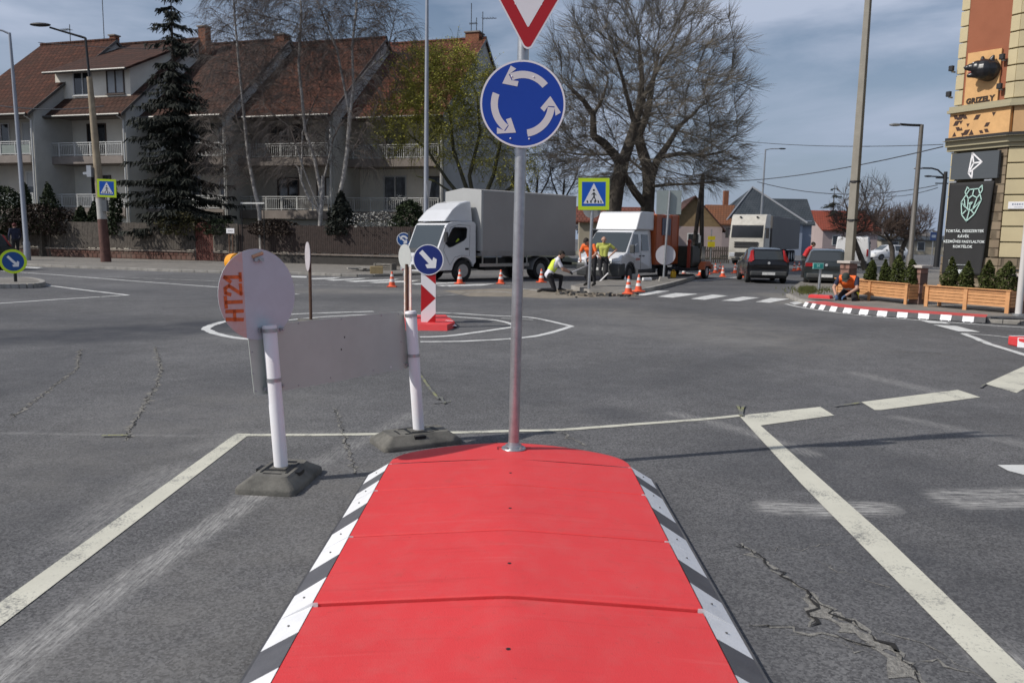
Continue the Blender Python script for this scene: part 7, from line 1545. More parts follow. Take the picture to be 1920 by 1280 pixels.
vs, fs = text_geo("polygon", .17, .001, bold=.004, align='LEFT'); x, z = bp2(1773, 505); m = MB(); m.add(vs, fs, 0, T(x, -.075, z) @ RX(R(90)))
m.build("lettering", PALEP, bn)
m = MB(); x, z = bp2(1800, 494); m.box((x, -.075, z), (.5, .003, .022)); m.build("small_print", mat("print_dim", (.3, .32, .32), .6), bn)
# street plate, downpipe
P = L1+d2*.36+n2*.05; pz = Zof(tuple(P), 385); pt_ = thing("street_plate", "small white enamel street name plate on the cream blocks", "sign", (P.x, P.y, pz), math.atan2(d2.y, d2.x)); m = MB(); m.box((0, 0, 0), (.50, .02, .20)); m.build("plate", SIGNW, pt_, None, .008); m = MB()
for k_, wd in enumerate((.05, .04, .05, .05, .03, .05)): m.box((-.14+k_*.056, -.012, .03), (wd*.7, .004, .045))
m.box((0, -.012, -.05), (.2, .003, .012)); m.build("lettering", mat("grey_blue_print", (.22, .25, .32)), pt_)
P = L1+d2*1.02+n2*.12; dp = thing("drainpipe", "grey drainpipe running down the cream building beside the stone base", "drainpipe", (P.x, P.y, 0)); m = MB(); m.tube([(0, 0, .4), (0, 0, z_c1-.05)], .075, 12); m.build("pipe", mat("drainpipe_grey", (.27, .29, .31), .5, .3, var=.1), dp, 40); m = MB(); m.tube([(0, 0, .3), (0, 0, .9)], .085, 12); m.build("shoe", RUST, dp, 40)
for z in (1.6, 3.6): m = MB(); m.tube([(0, 0, z), (0, 0, z+.06)], .09, 12); m.build("clip", GALV, dp)
# ================================================================ terrace edge: planters, brick piers, shrubs
PLANTW = mat("planter_wood", (.58, .29, .125), .65, var=.16, vs=7, bump=.15, bs=30, dirt=(.46, .22, .09), dvs=2.5); PIER = tile_mat("pier_brick", (.27, .15, .12), (.22, .125, .10), (.34, .27, .24)); CAPST = mat("pier_cap_stone", (.46, .42, .38), .85, var=.15, vs=4)
def planter(pa, pb, label, ztop):
    a, b = G(*pa, PZ), G(*pb, PZ); d = b-a; L_ = d.length; t = thing("wooden_planter", label, "planter", tuple(a), math.atan2(d.y, d.x), "slatted wooden planters along the terrace"); ht = Zof(tuple(b), ztop)-PZ; dep = .52
    z0 = .13; n = 5; sh_ = (ht-z0)/n
    m = MB()
    for k in range(n):
        z = z0+sh_*(k+.5)
        m.box((L_/2, .015, z), (L_-.02, .03, sh_-.012)); m.box((L_/2, dep-.015, z), (L_-.02, .03, sh_-.012)); m.box((.015, dep/2, z), (.03, dep-.06, sh_-.012)); m.box((L_-.015, dep/2, z), (.03, dep-.06, sh_-.012))
    m.build("slats", PLANTW, t)
    for x in (.05, L_/2, L_-.05): m = MB(); m.box((x, -.014, ht/2), (.09, .03, ht)); m.build("leg", PLANTW, t)
    for x in (.05, L_-.05): m = MB(); m.box((x, dep+.014, ht/2), (.09, .03, ht)); m.build("leg", PLANTW, t)
    m = MB(); m.box((L_/2, -.01, ht+.012), (L_+.06, .08, .022)); m.box((L_/2, dep+.01, ht+.012), (L_+.06, .08, .022)); m.build("rim", PLANTW, t)
    m = MB(); m.box((L_/2, dep/2, ht-.09), (L_-.07, dep-.07, .04)); m.build("soil", SOIL, t); return a, d, L_, ht, dep
pA = planter((1566, 556), (1701, 571), "slatted wooden planter between the two nearer brick piers and the crouching worker", 533); pB = planter((1733, 574), (1892, 588), "nearest slatted wooden planter with four conifers, before the cream corner building", 546)
def planter_bush(pl_, f, px_top, wpx, seed, label):
    a, d, L_, ht, dep = pl_; dd = d.normalized(); nn = Vector((-dd.y, dd.x, 0)); P = a+d*f+nn*dep*.5; zt = Zof(tuple(P), px_top)
    t = thing("planter_conifer", label, "shrub", (P.x, P.y, PZ+ht-.07), 0, "young conifers in the planters"); rr = random.Random(seed); h = zt-PZ-ht+.07; w_ = wpx/ppm(P)/2; mb = MB(); pts = []
    lob = [(rr.uniform(0, 6.28), rr.uniform(.1, .95), rr.uniform(.25, .8)) for _ in range(8)]; sh_ = rr.uniform(.45, .8)
    for _ in range(1700):
        u = rr.random()**1.15; an = rr.uniform(0, 6.28); bu = 1+sum(k*math.exp(-((u-lu)**2)/.02-((math.cos(an-la)-1)**2)*2) for la, lu, k in lob)*.7
        r_ = w_*(1-u)**sh_*bu*.92*rr.random()**.35; pts.append(Vector((r_*math.cos(an), r_*math.sin(an), .02+h*u)))
    leaf_quads(rr, mb, pts, .062); mb.build("foliage", CONIF, t, None, None, False); st_ = MB(); st_.tube([(0, 0, 0), (0, 0, h*.85)], [.018, .005], 5); st_.build("stem", BARK, t)
CONIF = leaf_mat("planter_conifer_leaf", (.024, .034, .008), (.075, .09, .02))
for i, (f, py, w_, lab) in enumerate(((.40, 489, 22, "young conifer in the farther planter, closest to the concrete pole"), (.58, 488, 24, "young conifer second from the concrete pole in the farther planter"), (.75, 480, 27, "tallest bushy conifer of the farther planter"), (.92, 488, 29, "young conifer in the farther planter, touching the middle brick pier"))): planter_bush(pA, f, py, w_, 120+i, lab)
for i, (f, py, w_, lab) in enumerate(((.22, 484, 33, "conifer in the nearest planter, beside the middle brick pier and overlapping the banner"), (.42, 492, 31, "conifer in the nearest planter in front of the banner's lower lettering"), (.66, 490, 36, "conifer in the nearest planter before the stone base, third from the pier"), (.88, 492, 42, "broadest conifer at the near end of the nearest planter"))): planter_bush(pB, f, py, w_, 130+i, lab)
def pier(px0, px1, pyb, pyt, label):
    a = G((px0+px1)/2, pyb, PZ); w_ = (px1-px0)/ppm(a)*.72; a += Vector((.12, .22, 0)); t = thing("brick_pier", label, "pier", tuple(a), R(-62.6), "brick piers along the terrace"); h = Zof(tuple(a), pyt)-PZ
    m = MB(); m.box((0, 0, h/2-.04), (w_, w_, h-.08)); m.build("brick_shaft", PIER, t); m = MB(); m.box((0, 0, h-.035), (w_+.14, w_+.14, .07)); m.build("cap_stone", CAPST, t, None, .01); return a
pier(1571, 1600, 556, 489, "farthest brick pier with pale cap, in front of the tall concrete pole's foot"); pier(1704, 1733, 571, 497, "middle brick pier with pale cap stone between the two planters"); pier(1896, 1930, 588, 513, "nearest brick pier with pale cap at the picture's edge")
# near lamp post at the edge
p = G(1909, 592, PZ); t = thing("street_pole", "white painted steel pole at the picture's edge in front of the nearest brick pier", "pole", tuple(p)); m = MB(); m.tube([(0, 0, 0), (0, 0, 2.2), (0, 0, 8.0)], [.068, .062, .05], 14); m.build("pole", mat("pole_white", (.58, .56, .54), .5, var=.1, vs=3, dirt=(.4, .36, .34), dvs=3), t, 40); m = MB(); m.tube([(0, 0, 0), (0, 0, .05)], .13, 14); m.build("base_flange", GALV, t, 40)
# bundle of dark hose on the pavement
p = G(1900, 600, PZ); t = thing("hose_bundle", "dark rubber hose bundle lying along the kerb by the white pole", "hose", (p.x, p.y, PZ)); m = MB(); rr = random.Random(9)
for k in range(5): m.tube([(x-.2, rr.uniform(-.05, .05)-.12*x, .03+.02*rr.random()+.015*(k % 2)) for x in (-.3, 0, .3, .7, 1.2)], .024, 6)
m.build("hose", RUBBLK, t, 40)
# ---------------------------------------------------------------- striped red kerb on the right and its offcut
KB = [(1505, 575, ), (1530, 580), (1560, 584.5), (1600, 589), (1650, 593.5), (1700, 597), (1750, 600), (1800, 603.5), (1847, 606.5)]
P = smooth_pts([G(x, y) for x, y in KB], 6); tot = [0]
for a, c in zip(P[:-1], P[1:]): tot.append(tot[-1]+(c-a).length)
def at_s(s):
    for i in range(len(P)-1):
        if tot[i+1] >= s: return P[i].lerp(P[i+1], (s-tot[i])/(tot[i+1]-tot[i])), (P[i+1]-P[i]).normalized()
    return P[-1], (P[-1]-P[-2]).normalized()
Lk = tot[-1]; c0 = P[0]; ks = thing("striped_kerb", "curved red rubber kerb with black and white striped face, beside the terrace pavement", "kerb", tuple(c0)); nseg = 22
fm, tm = MB(), MB()
for i in range(nseg):
    s0_, s1_ = Lk*i/nseg, Lk*(i+1)/nseg; (a, da), (b, db) = at_s(s0_), at_s(s1_); na, nb2 = Vector((-da.y, da.x, 0)), Vector((-db.y, db.x, 0)); a, b = a-c0, b-c0; h = .13; mi = 0 if i % 2 == 0 else 1
    fm.add([tuple(a+Vector((0, 0, .015))), tuple(b+Vector((0, 0, .015))), tuple(b+nb2*.06+Vector((0, 0, h))), tuple(a+na*.06+Vector((0, 0, h)))], [(0, 1, 2, 3)], mi)
    for k_ in (.1, .75): 
        e0 = a.lerp(b, k_); e1 = a.lerp(b, k_+.12); fm.add([tuple(e0-na*.002), tuple(e1-na*.002), tuple(e1-na*.002+Vector((0, 0, .02))), tuple(e0-na*.002+Vector((0, 0, .02)))], [(0, 1, 2, 3)], mi)
    wt_ = .60
    tm.add([tuple(a+na*.06+Vector((0, 0, h))), tuple(b+nb2*.06+Vector((0, 0, h))), tuple(b+nb2*wt_+Vector((0, 0, h+.02))), tuple(a+na*wt_+Vector((0, 0, h+.02)))], [(0, 1, 2, 3)])
fm.build("striped_face", [RUBWH, RUBBLK], ks); tm.build("red_top", mat("red_rubber_dusty", (.50, .065, .06), .75, var=.12, vs=3, dirt=(.5, .13, .12), dvs=3), ks)
p = G(1537, 570, .0); d_ = Vector((.6, -.8, 0)); bx_ = thing("red_rubber_block", "loose bright red rubber block lying on the striped kerb before the crouching worker", "rubber block", (p.x+.05, p.y+.1, .15), R(-40)); m = MB(); m.prism([(-.3, 0), (.3, 0), (.27, .09), (-.27, .09)], -.13, .13); m.build("block", RUBRED, bx_, None, .01)
p = G(1929, 650); of = thing("striped_kerb", "short offcut of red kerb with black and white edge, cut off by the picture's edge", "kerb", (p.x, p.y, 0), R(0)); m = MB(); q = [(-.22, -.05), (.1, -.30), (.9, -.30), (.9, .25), (-.2, .25)]
m.prism(q, .0, .15, 0, None, 'z'); m.build("red_top", RUBRED, of, None, .02); m = MB()
for i, (a, c) in enumerate((((-.23, -.06), (-.10, -.155)), ((-.10, -.155), (.02, -.245)), ((.02, -.245), (.10, -.305)), ((.1, -.305), (.4, -.305)))): m.add([(a[0], a[1], .0), (c[0], c[1], .0), (c[0]+.01, c[1]+.02, .155), (a[0]+.01, a[1]+.02, .155)], [(0, 1, 2, 3)], i % 2)
m.add([(-.18, .18, .152), (.9, .18, .152), (.9, .27, .152), (-.2, .27, .152)], [(0, 1, 2, 3)], 0); m.build("striped_face", [RUBWH, RUBBLK], of)
# ================================================================ traffic cones
CONEB_ = mat("cone_band_white", (.72, .70, .68), .45, var=.08, dirt=(.45, .42, .40), dvs=9, damt=.5)
def make_cone():
    t = thing("traffic_cone", "x", "traffic cone", (0, 0, 0), 0, "orange and white traffic cones")
    m = MB(); m.box((0, 0, .018), (.30, .30, .036)); m.build("base", ORANGE, t, None, .012)
    def seg(z0, z1): r = lambda z: .115-.092*z/.5; return [(r(z0), z0), (r(z1), z1)]
    m = MB(); m.lathe([(.128, .036), (.118, .05)]+seg(.06, .15)+seg(.15, .5)[1:]+[(.020, .505)], 18); m.build("body", ORANGE, t, 40)
    for z0, z1 in ((.17, .26), (.34, .42)): m = MB(); m.lathe([(r+.0022, z) for r, z in seg(z0, z1)], 18, 0, None, False); m.build("band", CONEB_, t, 40)
    return t
cone0 = make_cone()
CONES = [(735, 538, "cone in front of the beige box, left of the lorry's cab"), (862, 532, "cone beside the lorry's front wheel"), (939, 532, "cone left of the near sign pole, under the lorry's bed"), (1015, 529.5, "cone just behind the kneeling man, by the lorry's rear wheel"),
         (1178, 551, "nearest cone, on the corner of the refuge beside the white van's wheel"), (1197, 547, "cone standing second on the refuge corner, under the orange box"), (1317, 519.5, "cone nearest in the group by the trailer, overlapping another"), (1313, 516.5, "cone tucked behind the nearest one by the trailer"), (1328, 514, "cone in the group by the trailer, third outward"),
         (1341, 512, "small cone midway between the trailer and the black hatchback"), (1350, 510, "half hidden cone behind the larger one before the cream lorry"), (1355, 519, "larger cone in front of the cream lorry's left corner"), (1378, 512, "cone right under the cream lorry's bumper"), (1392, 520, "cone touching the black hatchback's left side"),
         (1489, 508, "far cone seen between the two hatchbacks"), (1498, 507, "farthest cone between the two hatchbacks, beside the dark grey one"), (1282, 518, "cone half hidden under the compressor trailer")]
for i, (px, py, lab) in enumerate(CONES):
    o = cone0 if i == 0 else copy_tree(cone0); p = G(px, py, .13 if i in (4, 5) else 0.0); o.location = p; o.rotation_euler = (0, 0, i*.7); o["label"] = "orange and white "+lab
# ================================================================ loose things on the ground
def crate(px, py, d, ang_, m_, name, label, cat, z=0.0, planks=False):
    p = G(px, py, z); t = thing(name, label, cat, tuple(p), ang_); m = MB()
    if planks:
        for k in range(3): m.box((0, 0, d[2]*(k+.5)/3), (d[0], d[1], d[2]/3-.03))
        for x in (-d[0]/2+.06, d[0]/2-.06): m.box((x, 0, d[2]/2), (.08, d[1]+.03, d[2]))
        m.build("planks", m_, t)
    else:
        m.box((0, 0, d[2]/2), d); m.build("body", m_, t, None, .015); m = MB(); m.box((0, 0, d[2]+.004), (d[0]*.98, .05, .008)); m.build("seam", mat("box_tape", (.40, .30, .18), .5), t)
    return t
crate(706, 513, (.52, .4, .30), R(10), mat("cardboard_tan", (.33, .25, .13), .85, var=.15, vs=4), "cardboard_box", "tan box standing on the pavement left of the small blue sign", "box", PZ)
crate(722, 506, (.9, .6, .30), R(-12), mat("grey_pallet_wood", (.20, .185, .16), .9, var=.3, vs=6), "pallet", "grey wooden pallet lying behind the tan box", "pallet", PZ, True)
p = G(668, 508, PZ); t = thing("paving_slabs", "flat heap of pale broken paving slabs left of the tan box", "slabs", tuple(p)); rr = random.Random(2)
for k in range(5): m = MB(); m.box((rr.uniform(-.5, .5), rr.uniform(-.2, .2), .03+.05*k*.6), (rr.uniform(.4, .7), .35, .05), 0, None, rr.uniform(-.4, .4)); m.build("slab", KERB, t)
p = G(1262, 521, .13); t = thing("canister", "small bright yellow canister on the refuge behind the trailer wheel", "canister", tuple(p), R(20)); YEL = mat("canister_yellow", (.62, .36, .02), .5, var=.1, vs=9); m = MB(); m.box((0, 0, .13), (.20, .15, .26)); m.build("body", YEL, t, None, .03); m = MB(); m.tube([(-.06, 0, .26), (-.05, 0, .31), (.05, 0, .31), (.06, 0, .26)], .014, 6); m.build("handle", YEL, t); m = MB(); m.cyl((.08, .0, .25), (.09, 0, .31), .025, n=10); m.build("cap", CHASS, t)
p = G(1190, 529, .0); t = thing("tool_box", "pale open tool box beside the van's front wheel", "box", tuple(p), R(15)); m = MB(); m.box((0, 0, .16), (.34, .24, .32)); m.build("body", mat("pale_tool_box", (.46, .45, .42), .6, var=.15, vs=6), t, None, .015); m = MB(); m.box((.0, .1, .42), (.34, .02, .22)); m.build("lid", mat("pale_tool_box", (.46, .45, .42)), t)
p = G(1172, 531, .0); t = thing("water_bottle", "small white bottle standing near the cones by the van", "bottle", tuple(p)); m = MB(); m.lathe([(.05, 0), (.05, .18), (.02, .23), (.02, .27)], 12); m.build("body", WHITEPL, t, 40); m = MB(); m.lathe([(.024, .27), (.024, .30)], 10); m.build("cap", SIGNR, t)
a_, b_ = G(1120, 532, .02), A(1134, 518, 29.0); t = thing("spirit_level", "short pale spirit level propped at the feet of the bald man", "tool", tuple(a_)); m = MB(); d_ = b_-a_; m.tube([(0, 0, 0), tuple(d_.normalized()*.62)], .028, 4); m.build("beam", SIGNW, t)
p = G(1213, 527, .13); t = thing("power_drill", "white and black power tool with a cable lying on the refuge", "tool", tuple(p), R(30)); m = MB(); m.box((0, 0, .07), (.42, .1, .12)); m.build("housing", WHITEPL, t, None, .03); m = MB(); m.tube([(.2, 0, .06), (.42, .02, .06)], .025, 8); m.tube([(-.1, 0, .1), (-.2, .1, .2), (-.3, .2, .02), (.1, .5, .02), (.6, .3, .02)], .012, 5); m.build("cable", CHASS, t)
# rubble along the broken edge of the refuge
rr = random.Random(8); m = MB()
for k in range(240):
    f = rr.random(); px = 1040+f*155; py = 550.5+rr.gauss(0, 2.2)+2.5*f
    p = G(px, py); s = rr.choice((.03, .05, .07, .12, .16))*rr.uniform(.6, 1.2)
    m.box((p.x, p.y, s*.2), (s, s*rr.uniform(.5, 1), s*rr.uniform(.3, .7)), 0 if rr.random() < .6 else 1, T(0, 0, 0), rr.uniform(0, 6))
tag(m.build("rubble", [DIRT, mat("asphalt_chunk", (.05, .05, .05), .95, var=.4, vs=20)], None), "broken asphalt rubble along the edge of the refuge at the workers' feet", "rubble", None, "stuff")
# grass on the corner by the teal sign
GRASSM = leaf_mat("grass_blade", (.07, .085, .02), (.14, .145, .05)); m = MB(); rr = random.Random(12)
for k in range(1500):
    px, py = rr.gauss(1520, 22), rr.gauss(545, 3.2)
    if py < 535 or py > 556: continue
    if abs(px-1512) > 14 and rr.random() < .7: continue
    p = G(px, py, PZ); a = rr.uniform(0, 6.28); h = rr.uniform(.04, .13); w_ = .012; m.face([(p.x-w_, p.y, PZ), (p.x+w_, p.y, PZ), (p.x+.05*math.cos(a), p.y+.05*math.sin(a), PZ+h)])
tag(m.build("grass", GRASSM, None, None, None, False), "short patchy grass on the pavement corner round the teal sign", "grass", None, "stuff")
# teal sign
p = G(1535, 544, PZ); t = thing("service_sign", "small teal plate with pale border on a short post in the grass corner", "sign", tuple(p), R(6)); zz = lambda py: Zof(p, py)-PZ; k_ = ppm(p)
m = MB(); m.tube([(0, 0, 0), (.02, 0, zz(494))], .045, 10); m.build("post", GALV, t, 40); m = MB(); m.box((-.10, -.06, zz(498.5)), (.36, .02, .19), 0); m.box((-.10, -.072, zz(498.5)), (.31, .006, .145), 1); m.build("plate", [mat("pale_teal", (.30, .62, .56), .5), mat("teal_plate", (.02, .27, .24), .5, var=.1)], t)
vs, fs = text_geo("M", .13, .001, bold=.006); m = MB(); m.add(vs, fs, 0, T(-.10, -.077, zz(498.5)) @ RX(R(90))); m.build("lettering", mat("pale_teal", (.30, .62, .56)), t)
# ================================================================ poles on the right
p = A(1591, 505, 28); p.z = PZ; t = thing("concrete_pole", "very tall tapering concrete pole rising behind the farthest brick pier", "pole", tuple(p)); CPOLE = mat("concrete_pole", (.27, .25, .21), .9, var=.15, vs=1.5, bump=.3, bs=30, dirt=(.17, .15, .125), dvs=1)
m = MB(); m.tube([(0, 0, 0), (.02, 0, 5), (.05, 0, 14)], [.20, .165, .095], 4); m.build("shaft", CPOLE, t, None, .02)
for z in (Zof(p, 348), Zof(p, 420)): m = MB(); r_ = .205-.0085*z; m.tube([(.02, 0, z), (.02, 0, z+.06)], r_, 12); m.build("steel_band", DARKM, t)
p = A(1703, 520, 36); p.z = PZ; t = thing("street_lamp", "grey lamp post with short horizontal arm reaching leftwards, standing behind the planters", "street lamp", tuple(p)); ht = Zof(p, 234)-PZ
m = MB(); m.tube([(0, 0, 0), (0, 0, 1.0), (.02, 0, 1.1), (.06, 0, ht)], [.15, .15, .12, .085], 12); m.build("pole", mat("lamp_pole_brownish", (.15, .14, .13), .55, .2, var=.1), t, 40); m = MB(); m.tube([(.06, 0, ht-.03), (-.5, 0, ht-.02), (-.9, 0, ht)], .055, 8); m.build("arm", DARKM, t); m = MB(); m.ell((-1.1, 0, ht-.02), (.28, .12, .07)); m.build("lamp_head", GALV, t, 40)
p = A(1757, 480, 58); p.z = 0; t = thing("street_lamp", "dark curved lamp pole with insulators, close beside the cream building's edge", "street lamp", tuple(p)); zz = lambda py: Zof(p, py); ht = zz(338)
m = MB(); m.tube([(0, 0, 0), (.12, 0, ht), (.12, 0, zz(322))], [.20, .14, .12], 10); m.build("pole", DARKM, t, 40); m = MB(); m.tube([(.12, 0, zz(340)), (-.05, 0, zz(328)), (-.45, 0, zz(319)), (-.9, 0, zz(316)), (-1.6, 0, zz(316))], .06, 8); m.build("curved_arm", DARKM, t); m = MB(); m.ell((-1.85, 0, zz(316.5)), (.36, .12, .08)); m.build("lamp_head", GALV, t)
m = MB(); m.tube([(.12, 0, zz(332)), (-1.0, 0, zz(331))], .05, 6); m.ell((-1.1, 0, zz(331)), (.3, .12, .07)); m.build("lower_arm", DARKM, t)
for z in (334, 344): m = MB(); m.box((-.1, 0, zz(z)), (.9, .08, .08)); m.build("crossarm", DARKM, t)
p = A(1306, 500, 47); p.z = 0; t = thing("telegraph_pole", "dark twin legged timber pole in front of the tan gabled house", "pole", tuple(p)); TIMB = mat("dark_timber", (.05, .042, .035), .9, var=.3, vs=4); zz = lambda py: Zof(p, py)
for x in (-.30, .30): m = MB(); m.tube([(x, 0, 0), (x*.35+.06, 0, zz(400)), (.13, 0, zz(325))], [.14, .12, .09], 8); m.build("leg", TIMB, t)
for x in (-.32, .32): m = MB(); m.box((x, -.1, .65), (.2, .25, 1.3)); m.build("concrete_stub", KERB, t)
p = A(1421, 500, 64); p.z = 0; t = thing("street_lamp", "thin pale far lamp post whose arm points rightwards above the cream lorry", "street lamp", tuple(p)); zz = lambda py: Zof(p, py); m = MB(); m.tube([(0, 0, 0), (.1, 0, zz(280))], [.11, .06], 8); m.build("pole", GALV, t); m = MB(); m.tube([(.1, 0, zz(281)), (.5, 0, zz(279)), (1.2, 0, zz(278.5))], .04, 6); m.build("arm", GALV, t); m = MB(); m.ell((1.4, 0, zz(278.5)), (.3, .12, .06)); m.build("lamp_head", DARKM, t)
p = A(1747, 480, 60); p.z = 0; t = thing("bus_stop_sign", "dark blue square sign on a post far behind the planters, near the banner", "sign", tuple(p)); zz = lambda py: Zof(p, py); m = MB(); m.cyl((0, 0, 0), (0, 0, zz(452)), .04, n=6); m.build("post", GALV, t); m = MB(); m.box((0, -.05, zz(443)), (.5, .03, .6)); m.build("plate", mat("sign_navy", (.03, .06, .17), .5), t); m = MB(); m.box((0, -.068, zz(443)), (.3, .006, .2)); m.build("pictogram", mat("sign_pale_blue", (.3, .36, .45)), t)
# ================================================================ overhead cables
CAB = mat("cable_dark", (.05, .055, .065), .7)
def cable(a, b, sag, r, label):
    t = thing("overhead_cable", label, "cable", tuple(a), 0, "overhead cables"); m = MB(); m.tube([tuple((b-a)*(i/14)-Vector((0, 0, sag*4*(i/14)*(1-i/14)))) for i in range(15)], r, 5); m.build("wire", CAB, t, None, None, False)
cable(A(1300, 252, 40), A(1768, 271, 25.0), .25, .012, "thin nearly level cable from the big tree to the cream building's cornice"); cable(A(1300, 340, 44), A(1768, 275, 25.0), .35, .018, "thicker cable sloping up to the cream building's cornice, crossing the concrete pole")
cable(A(1420, 341, 64), A(1758, 347, 58), .8, .03, "distant cable between the far lamp post and the curved lamp pole, upper"); cable(A(1640, 365, 100), A(1758, 352, 58), .4, .03, "distant short cable rising to the curved lamp pole")
cable(A(-80, 184, 44.4), A(195, 199, 43.8), .35, .03, "cable crossing the far terraced house's roof to the tan lamp pole"); cable(A(72, 80, 50), A(330, 92, 50), .1, .02, "thin wire strung between the roof aerials above the ridge")
# ================================================================ distant houses
def far_house(label, px0, px1, Y, y_eave, y_ridge, roofm, wallm, ang_=0.0, deep=8.0, gable_front=False, parts=()):
    a, b = A(px0, 470, Y), A(px1, 470, Y); L_ = (b-a).length; a.z = 0; ze, zr_ = Zof(tuple(a), y_eave), Zof(tuple(a), y_ridge); h = thing("village_house", label, "house", tuple(a), ang_)
    m = MB(); m.box((L_/2, deep/2, ze/2), (L_, deep, ze)); m.build("wall", wallm, h)
    r_ = MB(); o_ = .35
    if gable_front:
        g_ = MB(); g_.prism([(0, ze-.01), (L_, ze-.01), (L_/2, zr_-.05)], .02, deep-.02); g_.build("gable", parts[0] if parts else wallm, h)
        s_ = (zr_-ze)/(L_/2)
        for (x0, x1, z0, z1) in ((-o_, L_/2, ze-o_*s_, zr_), (L_/2, L_+o_, zr_, ze-o_*s_)): r_.add([(x0, -o_, z0), (x1, -o_, z1), (x1, deep+o_, z1), (x0, deep+o_, z0), (x0, -o_, z0-.15), (x1, -o_, z1-.15), (x1, deep+o_, z1-.15), (x0, deep+o_, z0-.15)], [(0, 1, 2, 3), (7, 6, 5, 4), (0, 4, 5, 1), (1, 5, 6, 2), (2, 6, 7, 3), (3, 7, 4, 0)])
    else:
        g_ = MB(); g_.prism([(0, ze), (deep, ze), (deep/2, zr_-.08)], .02, L_-.02, 0, None, 'x'); g_.build("gable", wallm, h); s_ = (zr_-ze)/(deep/2)
        for (y0, y1, z0, z1) in ((-o_, deep/2, ze-o_*s_, zr_), (deep/2, deep+o_, zr_, ze-o_*s_)): r_.add([(-o_, y0, z0), (L_+o_, y0, z0), (L_+o_, y1, z1), (-o_, y1, z1), (-o_, y0, z0-.15), (L_+o_, y0, z0-.15), (L_+o_, y1, z1-.15), (-o_, y1, z1-.15)], [(0, 1, 2, 3), (7, 6, 5, 4), (0, 4, 5, 1), (1, 5, 6, 2), (2, 6, 7, 3), (3, 7, 4, 0)])
    r_.build("roof", roofm, h)
    n_ = max(1, int(L_/3.2))
    for i in range(n_):
        x = L_*(i+.5)/n_; f_ = MB(); f_.box((x, -.02, ze*.55), (1.2, .06, 1.4)); fo = f_.build("window", WFRAME, h); q = MB(); q.box((x, -.055, ze*.55), (1.0, .02, 1.2)); q.build("pane", PANE, fo)
    return h
TAN = mat("tan_gable_boards", (.20, .14, .075), .9, var=.2, vs=3); PINKW = mat("pinkish_plaster", (.36, .29, .28), .9, var=.08, vs=.7); GREYT = tile_mat("slate_blue_roof", (.065, .078, .092), (.055, .066, .078), (.085, .095, .105)); ORT = tile_mat("orange_clay_roof", (.25, .10, .05), (.19, .085, .045), (.14, .075, .05)); BRT = tile_mat("brown_clay_roof", (.11, .055, .045), (.09, .05, .042), (.07, .045, .04)); BLUEW = mat("pale_blue_plaster", (.25, .29, .36), .9, var=.06, vs=.7); REDT = tile_mat("bright_red_roof", (.32, .075, .045), (.27, .07, .045), (.22, .07, .05)); BEIG = mat("beige_plaster", (.34, .30, .23), .9, var=.1, vs=.6)
far_house("small pinkish house with tan boarded gable facing the road behind the timber pole", 1246, 1350, 80, 424, 366, BRT, PINKW, R(-6), 11, True, (TAN,))
far_house("low house with striped orange clay roof beyond the tan gabled house", 1345, 1416, 97, 417, 381, ORT, PINKW, R(4), 9)
far_house("wide house with red clay roof seen between the trunks of the big bare trees", 1085, 1222, 76, 412, 384, tile_mat("dull_red_roof", (.20, .065, .045), (.16, .06, .042), (.12, .06, .045)), BEIG, R(-4), 8)
far_house("house with bright red roof behind the pollarded trees, right of the grey roofed one", 1541, 1646, 112, 428, 392, REDT, PINKW, R(3), 10)
far_house("long low beige commercial building far away near the banner", 1652, 1800, 125, 448, 441, GREYT, BEIG, R(0), 10)
# pale blue house with large hipped grey roof
a = A(1362, 470, 98); b = A(1502, 470, 98); a.z = 0; h = thing("village_house", "pale blue house with large slate grey hipped roof rising behind the cream lorry", "house", tuple(a)); L_ = (b-a).length; zz = lambda py: Zof(tuple(a), py); ze, zr_ = zz(416), zz(346)
m = MB(); m.box((L_/2, 5, ze/2), (L_, 10, ze)); m.build("wall", BLUEW, h)
m = MB(); m.add([(-.4, -.4, ze-.1), (L_+.4, -.4, ze-.1), (L_+.4, 10.4, ze-.1), (-.4, 10.4, ze-.1), (L_*.45, 4.6, zr_), (L_*.50, 5.4, zr_)], [(0, 1, 4), (1, 2, 5, 4), (2, 3, 5), (3, 0, 4, 5), (3, 2, 1, 0)]); ro = m.build("hipped_roof", GREYT, h); m = MB(); m.tube([(L_+.4, -.4, ze), (L_*.45, 4.6, zr_+.05)], .12, 6); m.tube([(-.4, -.4, ze), (L_*.45, 4.6, zr_+.05)], .10, 6); m.build("hip_tiles", mat("hip_light_grey", (.22, .23, .25), .7), ro)
x0, x1 = L_*.74, L_*.74+(1536-1466)/15.3; z2 = zz(366); y0 = 3.0
m = MB(); m.box(((x0+x1)/2, y0+3, ze*.55), (x1-x0, 6, ze*1.1)); m.build("wing_wall", BLUEW, h); m = MB(); m.prism([(y0, ze*1.05), (y0+6, ze*1.05), (y0+3, z2-.1)], x0, x1-.1, 0, None, 'x'); m.build("wing_gable", BLUEW, h)
m = MB()
for (ya, yb, za, zb) in ((y0-.4, y0+3, ze*1.05-.3, z2), (y0+3, y0+6.4, z2, ze*1.05-.3)): m.add([(x0, ya, za), (x1+.3, ya, za), (x1+.3, yb, zb), (x0, yb, zb), (x0, ya, za-.15), (x1+.3, ya, za-.15), (x1+.3, yb, zb-.15), (x0, yb, zb-.15)], [(0, 1, 2, 3), (7, 6, 5, 4), (0, 4, 5, 1), (1, 5, 6, 2), (2, 6, 7, 3), (3, 7, 4, 0)])
m.build("wing_roof", GREYT, h)
